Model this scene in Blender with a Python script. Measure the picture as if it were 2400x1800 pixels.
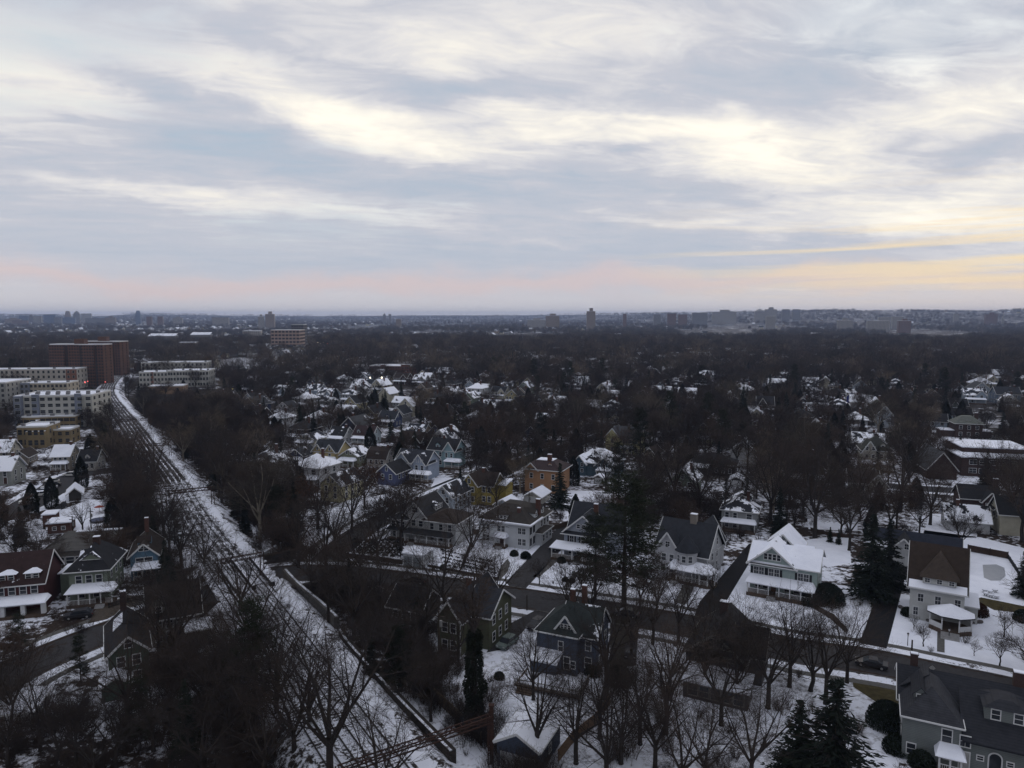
import bpy, bmesh, math, random
import numpy as np
from mathutils import Vector, Matrix, noise
S = bpy.context.scene
COL = S.collection
for o in list(bpy.data.objects): bpy.data.objects.remove(o)
R = math.radians
rnd = random.Random(11)
# ------------------------------------------------------------------ camera
CH = 55.0                                   # drone height in metres
PF = 1665.0                                 # focal length in photo pixels (photo is 2400 wide)
PITCH = math.atan((900-742)/PF)
cam = bpy.data.cameras.new('camera'); co = bpy.data.objects.new('camera', cam); COL.objects.link(co)
cam.sensor_width = 36; cam.lens = 36*PF/2400; cam.clip_start = 1; cam.clip_end = 60000
co.location = (0, 0, CH); co.rotation_euler = (math.pi/2-PITCH, 0, 0)
S.camera = co
# ------------------------------------------------------------------ view
S.view_settings.view_transform = 'Standard'; S.view_settings.look = 'None'
S.view_settings.exposure = 0.0; S.view_settings.gamma = 1; S.view_settings.use_curve_mapping = False
S.cycles.max_bounces = 4; S.cycles.diffuse_bounces = 2; S.cycles.glossy_bounces = 2; S.cycles.volume_bounces = 0
# ------------------------------------------------------------------ world: dusk sky under broken altostratus
SUN_AZ = 24.0; SUN_EL = 9.0                 # low sun ahead and to the right, behind cloud
W = bpy.data.worlds.new('World'); S.world = W; W.use_nodes = True
def make_world():
    nt = W.node_tree; N = nt.nodes; L = nt.links; N.clear()
    def nd(t, **k):
        n = N.new(t)
        for a, b in k.items(): setattr(n, a, b)
        return n
    def put(s, v):
        if isinstance(v, (int, float)): s.default_value = v
        elif isinstance(v, tuple): s.default_value = (*v, 1) if len(v) == 3 and s.type == 'RGBA' else v
        else: L.new(v, s)
    def m(op, a, b=0.0, c=None):
        n = nd('ShaderNodeMath', operation=op); put(n.inputs[0], a); put(n.inputs[1], b)
        if c is not None: put(n.inputs[2], c)
        return n.outputs[0]
    def mix(f, a, b, mode='MIX'):
        n = nd('ShaderNodeMix', data_type='RGBA', blend_type=mode); put(n.inputs[0], f); put(n.inputs[6], a); put(n.inputs[7], b)
        return n.outputs[2]
    def noi(vec, scale, det=6, rough=.55, dist=0.0):
        n = nd('ShaderNodeTexNoise'); put(n.inputs['Vector'], vec); put(n.inputs['Scale'], scale)
        put(n.inputs['Detail'], det); put(n.inputs['Roughness'], rough); put(n.inputs['Distortion'], dist)
        return n.outputs[0]
    def comb(x, y, z):
        n = nd('ShaderNodeCombineXYZ'); put(n.inputs[0], x); put(n.inputs[1], y); put(n.inputs[2], z); return n.outputs[0]
    def ramp(v, stops):
        n = nd('ShaderNodeValToRGB'); put(n.inputs[0], v); e = n.color_ramp.elements
        while len(e) < len(stops): e.new(.5)
        for i, (p, c) in enumerate(stops): e[i].position = p; e[i].color = (*c, 1) if len(c) == 3 else c
        return n.outputs[0]
    tc = nd('ShaderNodeTexCoord'); sep = nd('ShaderNodeSeparateXYZ'); L.new(tc.outputs['Generated'], sep.inputs[0])
    X, Y, Z = sep.outputs
    az = m('DEGREES' if False else 'MULTIPLY', m('ARCTAN2', X, Y), 57.2958)
    el = m('MULTIPLY', m('ARCSINE', Z), 57.2958)
    # plane projected cloud sheet: streaks narrow towards the horizon by themselves
    zc = m('ADD', m('MAXIMUM', Z, 0.0), 0.07)
    px_ = m('DIVIDE', X, zc); py_ = m('DIVIDE', Y, zc)
    # rotate the sheet so that the cloud bands run down to the right
    a = R(-17); rx = m('SUBTRACT', m('MULTIPLY', px_, math.cos(a)), m('MULTIPLY', py_, math.sin(a)))
    ry = m('ADD', m('MULTIPLY', px_, math.sin(a)), m('MULTIPLY', py_, math.cos(a)))
    band = noi(comb(m('MULTIPLY', rx, .55), m('MULTIPLY', ry, 1.05), 3.3), 1.0, 6, .56, .35)
    fine = noi(comb(m('MULTIPLY', rx, 1.7), m('MULTIPLY', ry, 3.0), 7.7), 1.5, 7, .62, .6)
    soft = noi(comb(m('MULTIPLY', rx, .5), m('MULTIPLY', ry, .8), 1.7), .8, 3, .5, .2)
    wob = noi(comb(m('MULTIPLY', az, .05), m('MULTIPLY', el, .09), 9.1), 1.6, 5, .6)
    wob2 = noi(comb(m('MULTIPLY', az, .05), m('MULTIPLY', el, .11), 4.1), 1.6, 5, .6)
    azw = m('ADD', az, m('MULTIPLY', m('SUBTRACT', wob, .5), 14.0))
    elw = m('ADD', el, m('MULTIPLY', m('SUBTRACT', wob2, .5), 5.5))
    def lobe(acc, px, py, sx, sy, rot, amp):
        # px,py in photo pixels -> direction in degrees
        u = (px-1200)/PF; v = (900-py)/PF; cp, sp = math.cos(PITCH), math.sin(PITCH)
        d = Vector((u, cp+v*sp, -sp+v*cp)).normalized()
        a0 = math.degrees(math.atan2(d.x, d.y)); e0 = math.degrees(math.asin(d.z))
        c, s = math.cos(R(rot)), math.sin(R(rot))
        dx = m('SUBTRACT', azw, a0); dy = m('SUBTRACT', elw, e0)
        p = m('ADD', m('MULTIPLY', dx, c/sx), m('MULTIPLY', dy, s/sx))
        q = m('ADD', m('MULTIPLY', dx, -s/sy), m('MULTIPLY', dy, c/sy))
        r = m('ADD', m('MULTIPLY', p, p), m('MULTIPLY', q, q))
        g = m('EXPONENT', m('MULTIPLY', r, -1.0))
        return m('MULTIPLY_ADD', g, amp, acc)
    b = m('MULTIPLY', az, 0.0)
    LB = SKY_LOBES
    for l in LB: b = lobe(b, *l[:5], l[5]*.84)
    tex = m('ADD', m('MULTIPLY', m('SUBTRACT', band, .5), .78), m('MULTIPLY', m('SUBTRACT', fine, .5), .80))
    tex = m('ADD', tex, m('MULTIPLY', m('SUBTRACT', soft, .5), .5))
    fade = m('MINIMUM', m('MULTIPLY', m('MAXIMUM', m('SUBTRACT', el, 1.2), 0.0), .09), 1.0)   # calmer towards the horizon
    val = m('ADD', m('MULTIPLY', tex, m('MULTIPLY_ADD', fade, .85, .15)), m('ADD', b, .54))
    cloud = ramp(val, [(0.05, (.42, .53, .64)), (0.30, (.49, .545, .635)), (0.50, (.585, .60, .665)), (0.66, (.755, .745, .76)), (0.84, (.95, .91, .84)), (1.0, (1.12, 1.06, .93))])
    # thin horizon haze band: pink left and centre, amber to the right where the sun sits
    side = m('MINIMUM', m('MAXIMUM', m('DIVIDE', m('SUBTRACT', az, 8.0), 26.0), 0.0), 1.0)
    low = mix(side, (.76, .59, .56), (.98, .74, .52))
    base = mix(side, (.73, .69, .69), (.88, .77, .70))
    h1 = m('EXPONENT', m('MULTIPLY', m('POWER', m('DIVIDE', m('SUBTRACT', elw, 2.6), .85), 2.0), -1.0))
    h0 = m('EXPONENT', m('MULTIPLY', m('POWER', m('DIVIDE', m('MAXIMUM', el, 0.0), 2.3), 2.0), -1.0))
    c = mix(m('MULTIPLY', h0, .85), cloud, base)
    c = mix(m('MULTIPLY', h1, .6), c, low)
    # amber streaks low on the right
    st = noi(comb(m('MULTIPLY', az, .045), m('MULTIPLY', el, 1.3), 2.2), 1.0, 5, .55, .4)
    sm = m('MULTIPLY', m('MINIMUM', m('MAXIMUM', m('MULTIPLY', m('SUBTRACT', st, .47), 7.0), 0.0), 1.0),
           m('MULTIPLY', side, m('EXPONENT', m('MULTIPLY', m('POWER', m('DIVIDE', m('SUBTRACT', el, 4.6), 3.2), 2.0), -1.0))))
    c = mix(m('MULTIPLY', sm, .9), c, (1.0, .80, .50))
    # open blue between the clouds comes from the physical sky
    sky = nd('ShaderNodeTexSky', sky_type='NISHITA'); sky.sun_disc = False
    sky.sun_elevation = R(SUN_EL); sky.sun_rotation = R(SUN_AZ)
    blue = m('MINIMUM', m('MAXIMUM', m('MULTIPLY', m('SUBTRACT', m('ADD', soft, m('MULTIPLY', fine, .5)), .86), 5.0), 0.0), 1.0)
    c10 = mix(1.0, c, (10, 10, 10), 'MULTIPLY')
    sb = mix(1.0, sky.outputs[0], (1.0, 1.15, 1.35), 'MULTIPLY')
    c10 = mix(m('MULTIPLY', m('MULTIPLY', blue, fade), .55), c10, mix(.5, sb, (5.2, 6.9, 8.6)))
    # sky slightly dimmer behind the camera, brightened overhead to light the snow
    back = m('MINIMUM', m('MAXIMUM', m('MULTIPLY_ADD', Y, .95, .42), 0.0), 1.0)
    top = m('MINIMUM', m('MAXIMUM', m('MULTIPLY', m('SUBTRACT', el, 30.0), .035), 0.0), 1.0)
    k = m('MULTIPLY', m('MULTIPLY_ADD', back, .10, .90), m('MULTIPLY_ADD', top, .38, 1.0))
    kk = nd('ShaderNodeVectorMath', operation='SCALE'); L.new(c10, kk.inputs[0]); L.new(k, kk.inputs['Scale'])
    bg = nd('ShaderNodeBackground'); L.new(kk.outputs[0], bg.inputs[0]); bg.inputs[1].default_value = 0.1
    out = nd('ShaderNodeOutputWorld'); L.new(bg.outputs[0], out.inputs[0])
# (photo x, photo y, half width deg, half height deg, tilt deg, amount)
SKY_LOBES = [
 (420, 70, 12, 2.6, -6, -.20), (600, 100, 5, 1.4, -10, -.16), (40, 160, 6, 2.2, -14, .20), (560, 200, 16, 2.6, -10, .26), (930, 320, 12, 1.8, -16, .26), (60, 260, 7, 2.4, -8, .16),
 (850, 50, 16, 4, 0, .22), (1300, 60, 9, 3.5, 0, .14), (400, 225, 8, .9, -10, -.34), (330, 290, 9, 1.6, -10, -.12), (1090, 215, 7, 1.3, 2, -.34),
 (1290, 300, 6, 1.2, -18, .28), (1600, 310, 11, 1.4, -10, .28), (1960, 375, 14, 1.6, -11, .36), (2300, 230, 8, 2.6, -6, .22), (2180, 505, 11, 1.5, -6, .46), (2150, 590, 10, .8, -4, .22), (2000, 455, 8, .7, -8, .2),
 (2330, 355, 4, 1.4, 0, -.42), (1500, 345, 6, .8, 2, -.30), (1720, 200, 8, 1.6, -8, -.20), (2080, 110, 12, 3.0, 0, -.18),
 (700, 400, 22, 1.9, -9, -.24), (1250, 430, 12, 1.7, -4, -.20), (120, 390, 8, 2.2, -6, -.16), (1750, 440, 8, 1.0, -6, -.16), (700, 590, 34, 2.6, 0, -.18),
 (350, 455, 7, .55, -4, .26), (760, 500, 9, .6, -7, .16), (1250, 572, 6, .5, -4, .22), (1650, 530, 9, .6, -5, .26), (1500, 620, 16, 2.0, 0, -.12), (2000, 565, 9, 1.0, -6, -.20),
]
make_world()
# ------------------------------------------------------------------ sun: weak, very soft, through the cloud
sl = bpy.data.lights.new('sun', 'SUN'); sl.energy = 0.5; sl.angle = R(14); sl.color = (1.0, .86, .70)
so = bpy.data.objects.new('sun', sl); COL.objects.link(so)
sd = Vector((math.sin(R(SUN_AZ))*math.cos(R(SUN_EL)), math.cos(R(SUN_AZ))*math.cos(R(SUN_EL)), math.sin(R(SUN_EL))))
so.rotation_euler = sd.to_track_quat('Z', 'Y').to_euler(); so.location = sd*500
# ------------------------------------------------------------------ helpers
def P(px, py, z=0.0):
    """photo pixel -> world point on the plane at height z"""
    u = (px-1200)/PF; v = (900-py)/PF; cp, sp = math.cos(PITCH), math.sin(PITCH)
    d = (u, cp+v*sp, -sp+v*cp); t = (z-CH)/d[2]
    return Vector((d[0]*t, d[1]*t, z))
def I(x, y, z=0.0):
    cp, sp = math.cos(PITCH), math.sin(PITCH); dz = z-CH
    dep = y*cp-dz*sp; up = y*sp+dz*cp
    return 1200+PF*x/dep, 900-PF*up/dep
def HZ(A, ytop):
    """height of a vertical line standing at pixel A whose top is seen at ytop"""
    w = P(*A); lo, hi = 0.0, 60.0
    for _ in range(30):
        mid = (lo+hi)/2
        if I(w.x, w.y, mid)[1] > ytop: lo = mid
        else: hi = mid
    return lo
def D(px, dist, z=0.0):
    """point seen at photo column px, dist metres ahead"""
    return Vector(((px-1200)/PF*(dist*math.cos(PITCH)+(CH-z)*math.sin(PITCH)), dist, z))
def lerp(a, b, t): return a+(b-a)*t
def sst(t): t = min(max(t, 0.0), 1.0); return t*t*(3-2*t)
class MB:
    def __init__(s): s.v = []; s.f = []
    def poly(s, pts, faces):
        n = len(s.v); s.v += [tuple(p) for p in pts]; s.f += [tuple(i+n for i in f) for f in faces]; return s
    def box(s, x0, x1, y0, y1, z0, z1):
        return s.poly([(x0,y0,z0),(x1,y0,z0),(x1,y1,z0),(x0,y1,z0),(x0,y0,z1),(x1,y0,z1),(x1,y1,z1),(x0,y1,z1)],
                      [(0,3,2,1),(4,5,6,7),(0,1,5,4),(1,2,6,5),(2,3,7,6),(3,0,4,7)])
    def bar(s, a, b, w, h=None):
        a = Vector(a); b = Vector(b); h = h or w; d = (b-a).normalized()
        up = Vector((0,0,1)) if abs(d.z) < .95 else Vector((1,0,0))
        r = d.cross(up).normalized()*(w/2); u = r.cross(d).normalized()*(h/2)
        return s.poly([a-r-u, a+r-u, a+r+u, a-r+u, b-r-u, b+r-u, b+r+u, b-r+u],
                      [(0,1,2,3),(7,6,5,4),(0,4,5,1),(1,5,6,2),(2,6,7,3),(3,7,4,0)])
    def prism(s, base, top):
        """closed solid between two rings of equal length"""
        n = len(base)
        return s.poly(list(base)+list(top), [tuple(range(n))[::-1], tuple(range(n, 2*n))]+[(i, (i+1) % n, n+(i+1) % n, n+i) for i in range(n)])
    def slab(s, q, t=.16):
        return s.prism([Vector(p) for p in q], [Vector(p)+Vector((0,0,t)) for p in q])
    def cyl(s, a, b, r0, r1=None, n=8):
        a = Vector(a); b = Vector(b); r1 = r0 if r1 is None else r1; d = (b-a).normalized()
        e = Vector((1,0,0)) if abs(d.x) < .8 else Vector((0,1,0)); u = d.cross(e).normalized(); w = d.cross(u)
        c = [(math.cos(2*math.pi*i/n), math.sin(2*math.pi*i/n)) for i in range(n)]
        return s.prism([a+(u*x+w*y)*r0 for x, y in c], [b+(u*x+w*y)*r1 for x, y in c])
    def mesh(s, name, m):
        me = bpy.data.meshes.new(name); me.from_pydata(s.v, [], s.f)
        bm = bmesh.new(); bm.from_mesh(me); bmesh.ops.recalc_face_normals(bm, faces=bm.faces); bm.to_mesh(me); bm.free()
        if m: me.materials.append(m)
        return me
    def build(s, name, m, parent=None):
        if not s.v: return None
        return link(name, s.mesh(name, m), parent)
def link(name, me, parent=None, loc=None, rot=None, sc=None):
    o = bpy.data.objects.new(name, me); COL.objects.link(o)
    if parent: o.parent = parent
    if loc is not None: o.location = loc
    if rot is not None: o.rotation_euler = (0, 0, rot)
    if sc is not None: o.scale = sc if hasattr(sc, '__len__') else (sc, sc, sc)
    return o
def tag(o, label, cat, group=None):
    o['label'] = label; o['category'] = cat
    if group: o['group'] = group
    return o
def root(name, loc, rz, label, cat, group=None):
    return tag(link(name, None, None, loc, rz), label, cat, group)
def structure(o): o['kind'] = 'structure'; return o
def dup(r, loc, rz=None, sc=None):
    n = r.copy(); COL.objects.link(n); n.location = loc
    if rz is not None: n.rotation_euler = (0, 0, rz)
    if sc is not None: n.scale = (sc, sc, sc)
    for c in r.children:
        k = c.copy(); COL.objects.link(k); k.parent = n
        for g in c.children:
            q = g.copy(); COL.objects.link(q); q.parent = k
    return n
# ------------------------------------------------------------------ materials
MC = {}
def newmat(name):
    m = bpy.data.materials.new(name); m.use_nodes = True; nt = m.node_tree
    b = nt.nodes['Principled BSDF']; b.inputs['Specular IOR Level'].default_value = .15
    return m, nt, b
def tnoise(nt, vec, scale, det=4, rough=.6, sc=None):
    if sc:
        mp = nt.nodes.new('ShaderNodeMapping'); nt.links.new(vec, mp.inputs[0]); mp.inputs['Scale'].default_value = sc; vec = mp.outputs[0]
    n = nt.nodes.new('ShaderNodeTexNoise'); nt.links.new(vec, n.inputs['Vector'])
    n.inputs['Scale'].default_value = scale; n.inputs['Detail'].default_value = det; n.inputs['Roughness'].default_value = rough
    return n.outputs[0]
def tramp(nt, v, stops, mode='LINEAR'):
    n = nt.nodes.new('ShaderNodeValToRGB'); nt.links.new(v, n.inputs[0]); n.color_ramp.interpolation = mode; e = n.color_ramp.elements
    while len(e) < len(stops): e.new(.5)
    for i, (p, c) in enumerate(stops): e[i].position = p; e[i].color = (*c, 1) if hasattr(c, '__len__') else (c, c, c, 1)
    return n.outputs[0]
def tmix(nt, f, a, b, mode='MIX'):
    n = nt.nodes.new('ShaderNodeMix'); n.data_type = 'RGBA'; n.blend_type = mode
    for i, v in ((0, f), (6, a), (7, b)):
        if isinstance(v, (int, float)): n.inputs[i].default_value = v
        elif isinstance(v, tuple): n.inputs[i].default_value = (*v[:3], 1)
        else: nt.links.new(v, n.inputs[i])
    return n.outputs[2]
def tmath(nt, op, a, b=0.0, c=None):
    n = nt.nodes.new('ShaderNodeMath'); n.operation = op
    for i, v in enumerate((a, b) if c is None else (a, b, c)):
        if isinstance(v, (int, float)): n.inputs[i].default_value = v
        else: nt.links.new(v, n.inputs[i])
    return n.outputs[0]
def tco(nt, which='Object'):
    for n in nt.nodes:
        if n.bl_idname == 'ShaderNodeTexCoord': return n.outputs[which]
    return nt.nodes.new('ShaderNodeTexCoord').outputs[which]
def tpos(nt): return nt.nodes.new('ShaderNodeNewGeometry').outputs['Position']
SNOW = (.74, .77, .86)
def plain(name, col, rough=.8, var=.25, scale=3.0, metal=0):
    if name in MC: return MC[name]
    m, nt, b = newmat(name); n = tnoise(nt, tpos(nt), scale)
    c = tmix(nt, 1.0, col, tramp(nt, n, [(.3, 1-var), (.7, 1+var*.3)]), 'MULTIPLY')
    if 'twigs' in name or 'needles' in name:
        oi = nt.nodes.new('ShaderNodeObjectInfo'); c = tmix(nt, 1.0, c, tramp(nt, oi.outputs['Random'], [(0, (.62, .62, .66)), (.5, (1.0, .98, .95)), (1, (1.5, 1.36, 1.24))]), 'MULTIPLY')
    nt.links.new(c, b.inputs[0]); b.inputs['Roughness'].default_value = rough; b.inputs['Metallic'].default_value = metal
    MC[name] = m; return m
def siding(name, col):
    """painted clapboard: thin shadow gaps every 18 cm, slight weathering"""
    k = 'siding '+name
    if k in MC: return MC[k]
    m, nt, b = newmat(k); p = tco(nt); s = nt.nodes.new('ShaderNodeSeparateXYZ'); nt.links.new(p, s.inputs[0])
    fr = tmath(nt, 'FRACT', tmath(nt, 'MULTIPLY', s.outputs[2], 4.6))
    line = tramp(nt, fr, [(0, .62), (.12, .62), (.2, 1.0), (1, 1.0)])
    w = tramp(nt, tnoise(nt, p, .55, 5, .65), [(.3, .78), (.7, 1.04)])
    c = tmix(nt, 1.0, tmix(nt, 1.0, col, line, 'MULTIPLY'), w, 'MULTIPLY')
    nt.links.new(c, b.inputs[0]); b.inputs['Roughness'].default_value = .75; MC[k] = m; return m
def brick(name, col, dark=(.08, .05, .04)):
    k = 'brick '+name
    if k in MC: return MC[k]
    m, nt, b = newmat(k); p = tco(nt); s = nt.nodes.new('ShaderNodeSeparateXYZ'); nt.links.new(p, s.inputs[0])
    cb = nt.nodes.new('ShaderNodeCombineXYZ'); nt.links.new(tmath(nt, 'ADD', s.outputs[0], s.outputs[1]), cb.inputs[0]); nt.links.new(s.outputs[2], cb.inputs[1])
    t = nt.nodes.new('ShaderNodeTexBrick'); nt.links.new(cb.outputs[0], t.inputs['Vector']); t.inputs['Scale'].default_value = 4.0
    t.inputs['Color1'].default_value = (*col, 1); t.inputs['Color2'].default_value = (*[c*.7 for c in col], 1); t.inputs['Mortar'].default_value = (*[c*.6+.06 for c in col], 1)
    c = tmix(nt, 1.0, t.outputs[0], tramp(nt, tnoise(nt, p, .3, 4), [(.3, .75), (.7, 1.05)]), 'MULTIPLY')
    nt.links.new(c, b.inputs[0]); b.inputs['Roughness'].default_value = .9; MC[k] = m; return m
def roofing(name, col, snow=0.0, seed=0.0):
    """shingles with courses; snow > 0 leaves melting patches drawn out down the slope"""
    k = 'roof %s %.2f %.0f' % (name, snow, seed)
    if k in MC: return MC[k]
    m, nt, b = newmat(k); p = tco(nt); s = nt.nodes.new('ShaderNodeSeparateXYZ'); nt.links.new(p, s.inputs[0])
    fr = tmath(nt, 'FRACT', tmath(nt, 'MULTIPLY', s.outputs[2], 5.0))
    line = tramp(nt, fr, [(0, .7), (.15, .72), (.3, 1.0), (1, 1.0)])
    w = tramp(nt, tnoise(nt, p, 1.2, 6, .7), [(.25, .6), (.75, 1.25)])
    c = tmix(nt, 1.0, tmix(nt, 1.0, col, line, 'MULTIPLY'), w, 'MULTIPLY')
    if snow > 0:
        mp = nt.nodes.new('ShaderNodeMapping'); nt.links.new(p, mp.inputs[0]); mp.inputs['Location'].default_value = (seed*7.3, seed*3.1, seed*1.7)
        n1 = tnoise(nt, mp.outputs[0], .32, 2, .5); n2 = tnoise(nt, mp.outputs[0], 1.7, 5, .65)
        v = tmath(nt, 'ADD', tmath(nt, 'MULTIPLY', n1, .8), tmath(nt, 'MULTIPLY', n2, .35))
        th = .80-.42*snow
        f = tramp(nt, v, [(th-.012, 0.0), (th+.012, 1.0)])
        c = tmix(nt, f, c, SNOW)
    nt.links.new(c, b.inputs[0]); b.inputs['Roughness'].default_value = .85; MC[k] = m; return m
def snowmat(name, cover=1.0, grit=.06, litter=(.045, .035, .028), scale=.45, sharp=.03):
    """snow lying on the ground; cover < 1 lets leaf litter and grass through in patches"""
    if name in MC: return MC[name]
    m, nt, b = newmat(name); p = tpos(nt)
    tone = tramp(nt, tnoise(nt, p, .35, 5, .6), [(.3, (.64, .67, .77)), (.7, SNOW)])
    soil = tramp(nt, tnoise(nt, p, 2.5, 5, .7), [(.3, tuple(c*.5 for c in litter)), (.7, tuple(c*1.6 for c in litter))])
    v = tmath(nt, 'ADD', tmath(nt, 'MULTIPLY', tnoise(nt, p, scale*.35, 3, .5), .45), tmath(nt, 'MULTIPLY', tnoise(nt, p, scale*3, 7, .68), .55))
    th = .5+(cover-.5)*.36
    f = tramp(nt, v, [(th-sharp, 0.0), (th+sharp, 1.0)])
    sp = tramp(nt, tnoise(nt, p, 7.0, 3, .8), [(.66, 0.0), (.72, grit*6)])
    f = tmath(nt, 'MAXIMUM', f, sp)
    nt.links.new(tmix(nt, f, tone, soil), b.inputs[0]); b.inputs['Roughness'].default_value = .9; b.inputs['Specular IOR Level'].default_value = .05
    bp = nt.nodes.new('ShaderNodeBump'); bp.inputs['Strength'].default_value = .35; bp.inputs['Distance'].default_value = .3
    nt.links.new(tnoise(nt, p, 1.4, 5, .6), bp.inputs['Height']); nt.links.new(bp.outputs[0], b.inputs['Normal'])
    MC[name] = m; return m
def glass():
    if 'pane glass' in MC: return MC['pane glass']
    m, nt, b = newmat('pane glass'); b.inputs[0].default_value = (.022, .026, .033, 1); b.inputs['Roughness'].default_value = .12
    b.inputs['Specular IOR Level'].default_value = .5; MC['pane glass'] = m; return m
M_snow = snowmat('snow', 1.0, .0); M_snowroof = snowmat('roof snow', .97, .05, (.05, .05, .06), .8)
M_trim = plain('white trim', (.55, .56, .58), .6, .12)
M_glass = glass()
M_slate = roofing('slate', (.026, .029, .037)); M_dark = roofing('charcoal', (.018, .019, .023)); M_brown = roofing('brown', (.030, .022, .019)); M_grey = roofing('grey', (.055, .058, .065))
M_brickred = brick('red', (.095, .043, .033)); M_brickdark = brick('maroon', (.055, .030, .027))
M_asph = plain('asphalt', (.038, .037, .040), .9, .3, 1.2); M_asph2 = plain('driveway asphalt', (.010, .010, .012), .9, .3, 1.5)
M_conc = plain('pavement concrete', (.10, .098, .095), .9, .3, 2.0)
M_deck = plain('weathered deck wood', (.09, .065, .05), .8, .3, 5.0); M_fence = plain('cedar fence wood', (.16, .10, .06), .8, .35, 4.0)
M_grass = plain('brown winter grass', (.055, .045, .018), .95, .5, 1.2)
M_rust = plain('rusty steel', (.050, .026, .020), .8, .4, 5.0); M_iron = plain('dark iron', (.02, .02, .022), .5, .2, 5.0)
# ------------------------------------------------------------------ terrain height: flat suburb, low wooded ridges on the horizon
def crest(az):
    px = 1200+PF*math.tan(math.radians(max(-60, min(60, az))))
    pts = [(-1500, 737), (0, 738), (250, 739), (300, 735), (420, 736), (560, 738), (760, 739), (900, 738), (1000, 737), (1200, 737), (1400, 735), (1600, 733), (1800, 730), (1900, 728), (2050, 727), (2200, 729), (2300, 730), (2400, 727), (4000, 727)]
    for (a, ya), (b, yb) in zip(pts, pts[1:]):
        if a <= px <= b: return lerp(ya, yb, (px-a)/(b-a))
    return 735
def ridge_r(az): return 9000-3600*sst((az-2)/14.0)
_gc = {}
def ground_z(x, y):
    r = math.hypot(x, y)
    if r < 1500: return 0.0
    az = math.degrees(math.atan2(x, y)); rr = ridge_r(az)
    top = CH+(742-crest(az))/PF*rr-11
    n = noise.noise((x*.0006, y*.0006, 3.1))
    h = top*max(0, (r-2200)/(rr-2200))**3 if r < rr else top
    return h*(1+.0*n)+n*7*sst((r-1500)/1500)*(1-sst((r-rr*.8)/(rr*.2)))
def build_ground():
    az = [math.radians(a) for a in list(range(-180, -56, 6))+[-56+i*1.0 for i in range(113)]+list(range(58, 181, 6))]
    rs = [0, 40, 150, 400, 900, 1500, 1900]+[2200+i*300 for i in range(36)]+[14500]
    vs = []; fs = []; n = len(az)
    for r in rs:
        for a in az: x = r*math.sin(a); y = r*math.cos(a); vs.append((x, y, ground_z(x, y)))
    for i in range(len(rs)-1):
        for j in range(n-1): fs.append((i*n+j, i*n+j+1, (i+1)*n+j+1, (i+1)*n+j))
    me = bpy.data.meshes.new('ground'); me.from_pydata(vs, [], fs)
    bm = bmesh.new(); bm.from_mesh(me); bmesh.ops.remove_doubles(bm, verts=bm.verts, dist=.01)
    bmesh.ops.recalc_face_normals(bm, faces=bm.faces); bm.to_mesh(me); bm.free()
    me.materials.append(snowmat('snow over leaf litter', .46, .10, (.030, .022, .018), .22, .03)); me.materials.append(snowmat('wood floor with thin snow', .29, .05, (.026, .022, .020), .05, .05))
    for p in me.polygons:
        if math.hypot(p.center.x, p.center.y) > 520: p.material_index = 1
    for p in me.polygons: p.use_smooth = True
    return structure(link('ground', me))
build_ground()
OPEN = []       # world polygons that random trees keep out of
def sheet(name, pts, lvl, m, px=True, keep=True, kind='structure', thick=0):
    w = [P(*p) for p in pts] if px else [Vector((*p, 0)) for p in pts]
    z = .004*lvl+thick
    me = bpy.data.meshes.new(name); me.from_pydata([(p.x, p.y, z) for p in w], [], [tuple(range(len(w)))])
    bm = bmesh.new(); bm.from_mesh(me)
    bmesh.ops.recalc_face_normals(bm, faces=bm.faces)
    for f in bm.faces:
        if f.normal.z < 0: f.normal_flip()
    bmesh.ops.triangulate(bm, faces=bm.faces); bm.to_mesh(me); bm.free(); me.materials.append(m)
    o = link(name, me)
    if kind: o['kind'] = kind
    if keep: OPEN.append([(p.x, p.y) for p in w])
    return o
def inside(x, y, poly):
    c = False; n = len(poly); j = n-1
    for i in range(n):
        a, b = poly[i], poly[j]
        if (a[1] > y) != (b[1] > y) and x < (b[0]-a[0])*(y-a[1])/(b[1]-a[1])+a[0]: c = not c
        j = i
    return c
def offset_line(pts, d):
    """shift a world polyline sideways (positive = left of travel)"""
    out = []
    for i, p in enumerate(pts):
        a = pts[max(i-1, 0)]; b = pts[min(i+1, len(pts)-1)]; t = (b-a).normalized(); out.append(Vector((p.x-t.y*d, p.y+t.x*d, 0)))
    return out
def smooth_line(pts, k=8):
    out = []
    for i in range(len(pts)-1):
        p0 = pts[max(i-1, 0)]; p1 = pts[i]; p2 = pts[i+1]; p3 = pts[min(i+2, len(pts)-1)]
        for j in range(k):
            t = j/k; out.append(.5*((2*p1)+(p2-p0)*t+(2*p0-5*p1+4*p2-p3)*t*t+(3*p1-p0-3*p2+p3)*t**3))
    out.append(pts[-1]); return out
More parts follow.
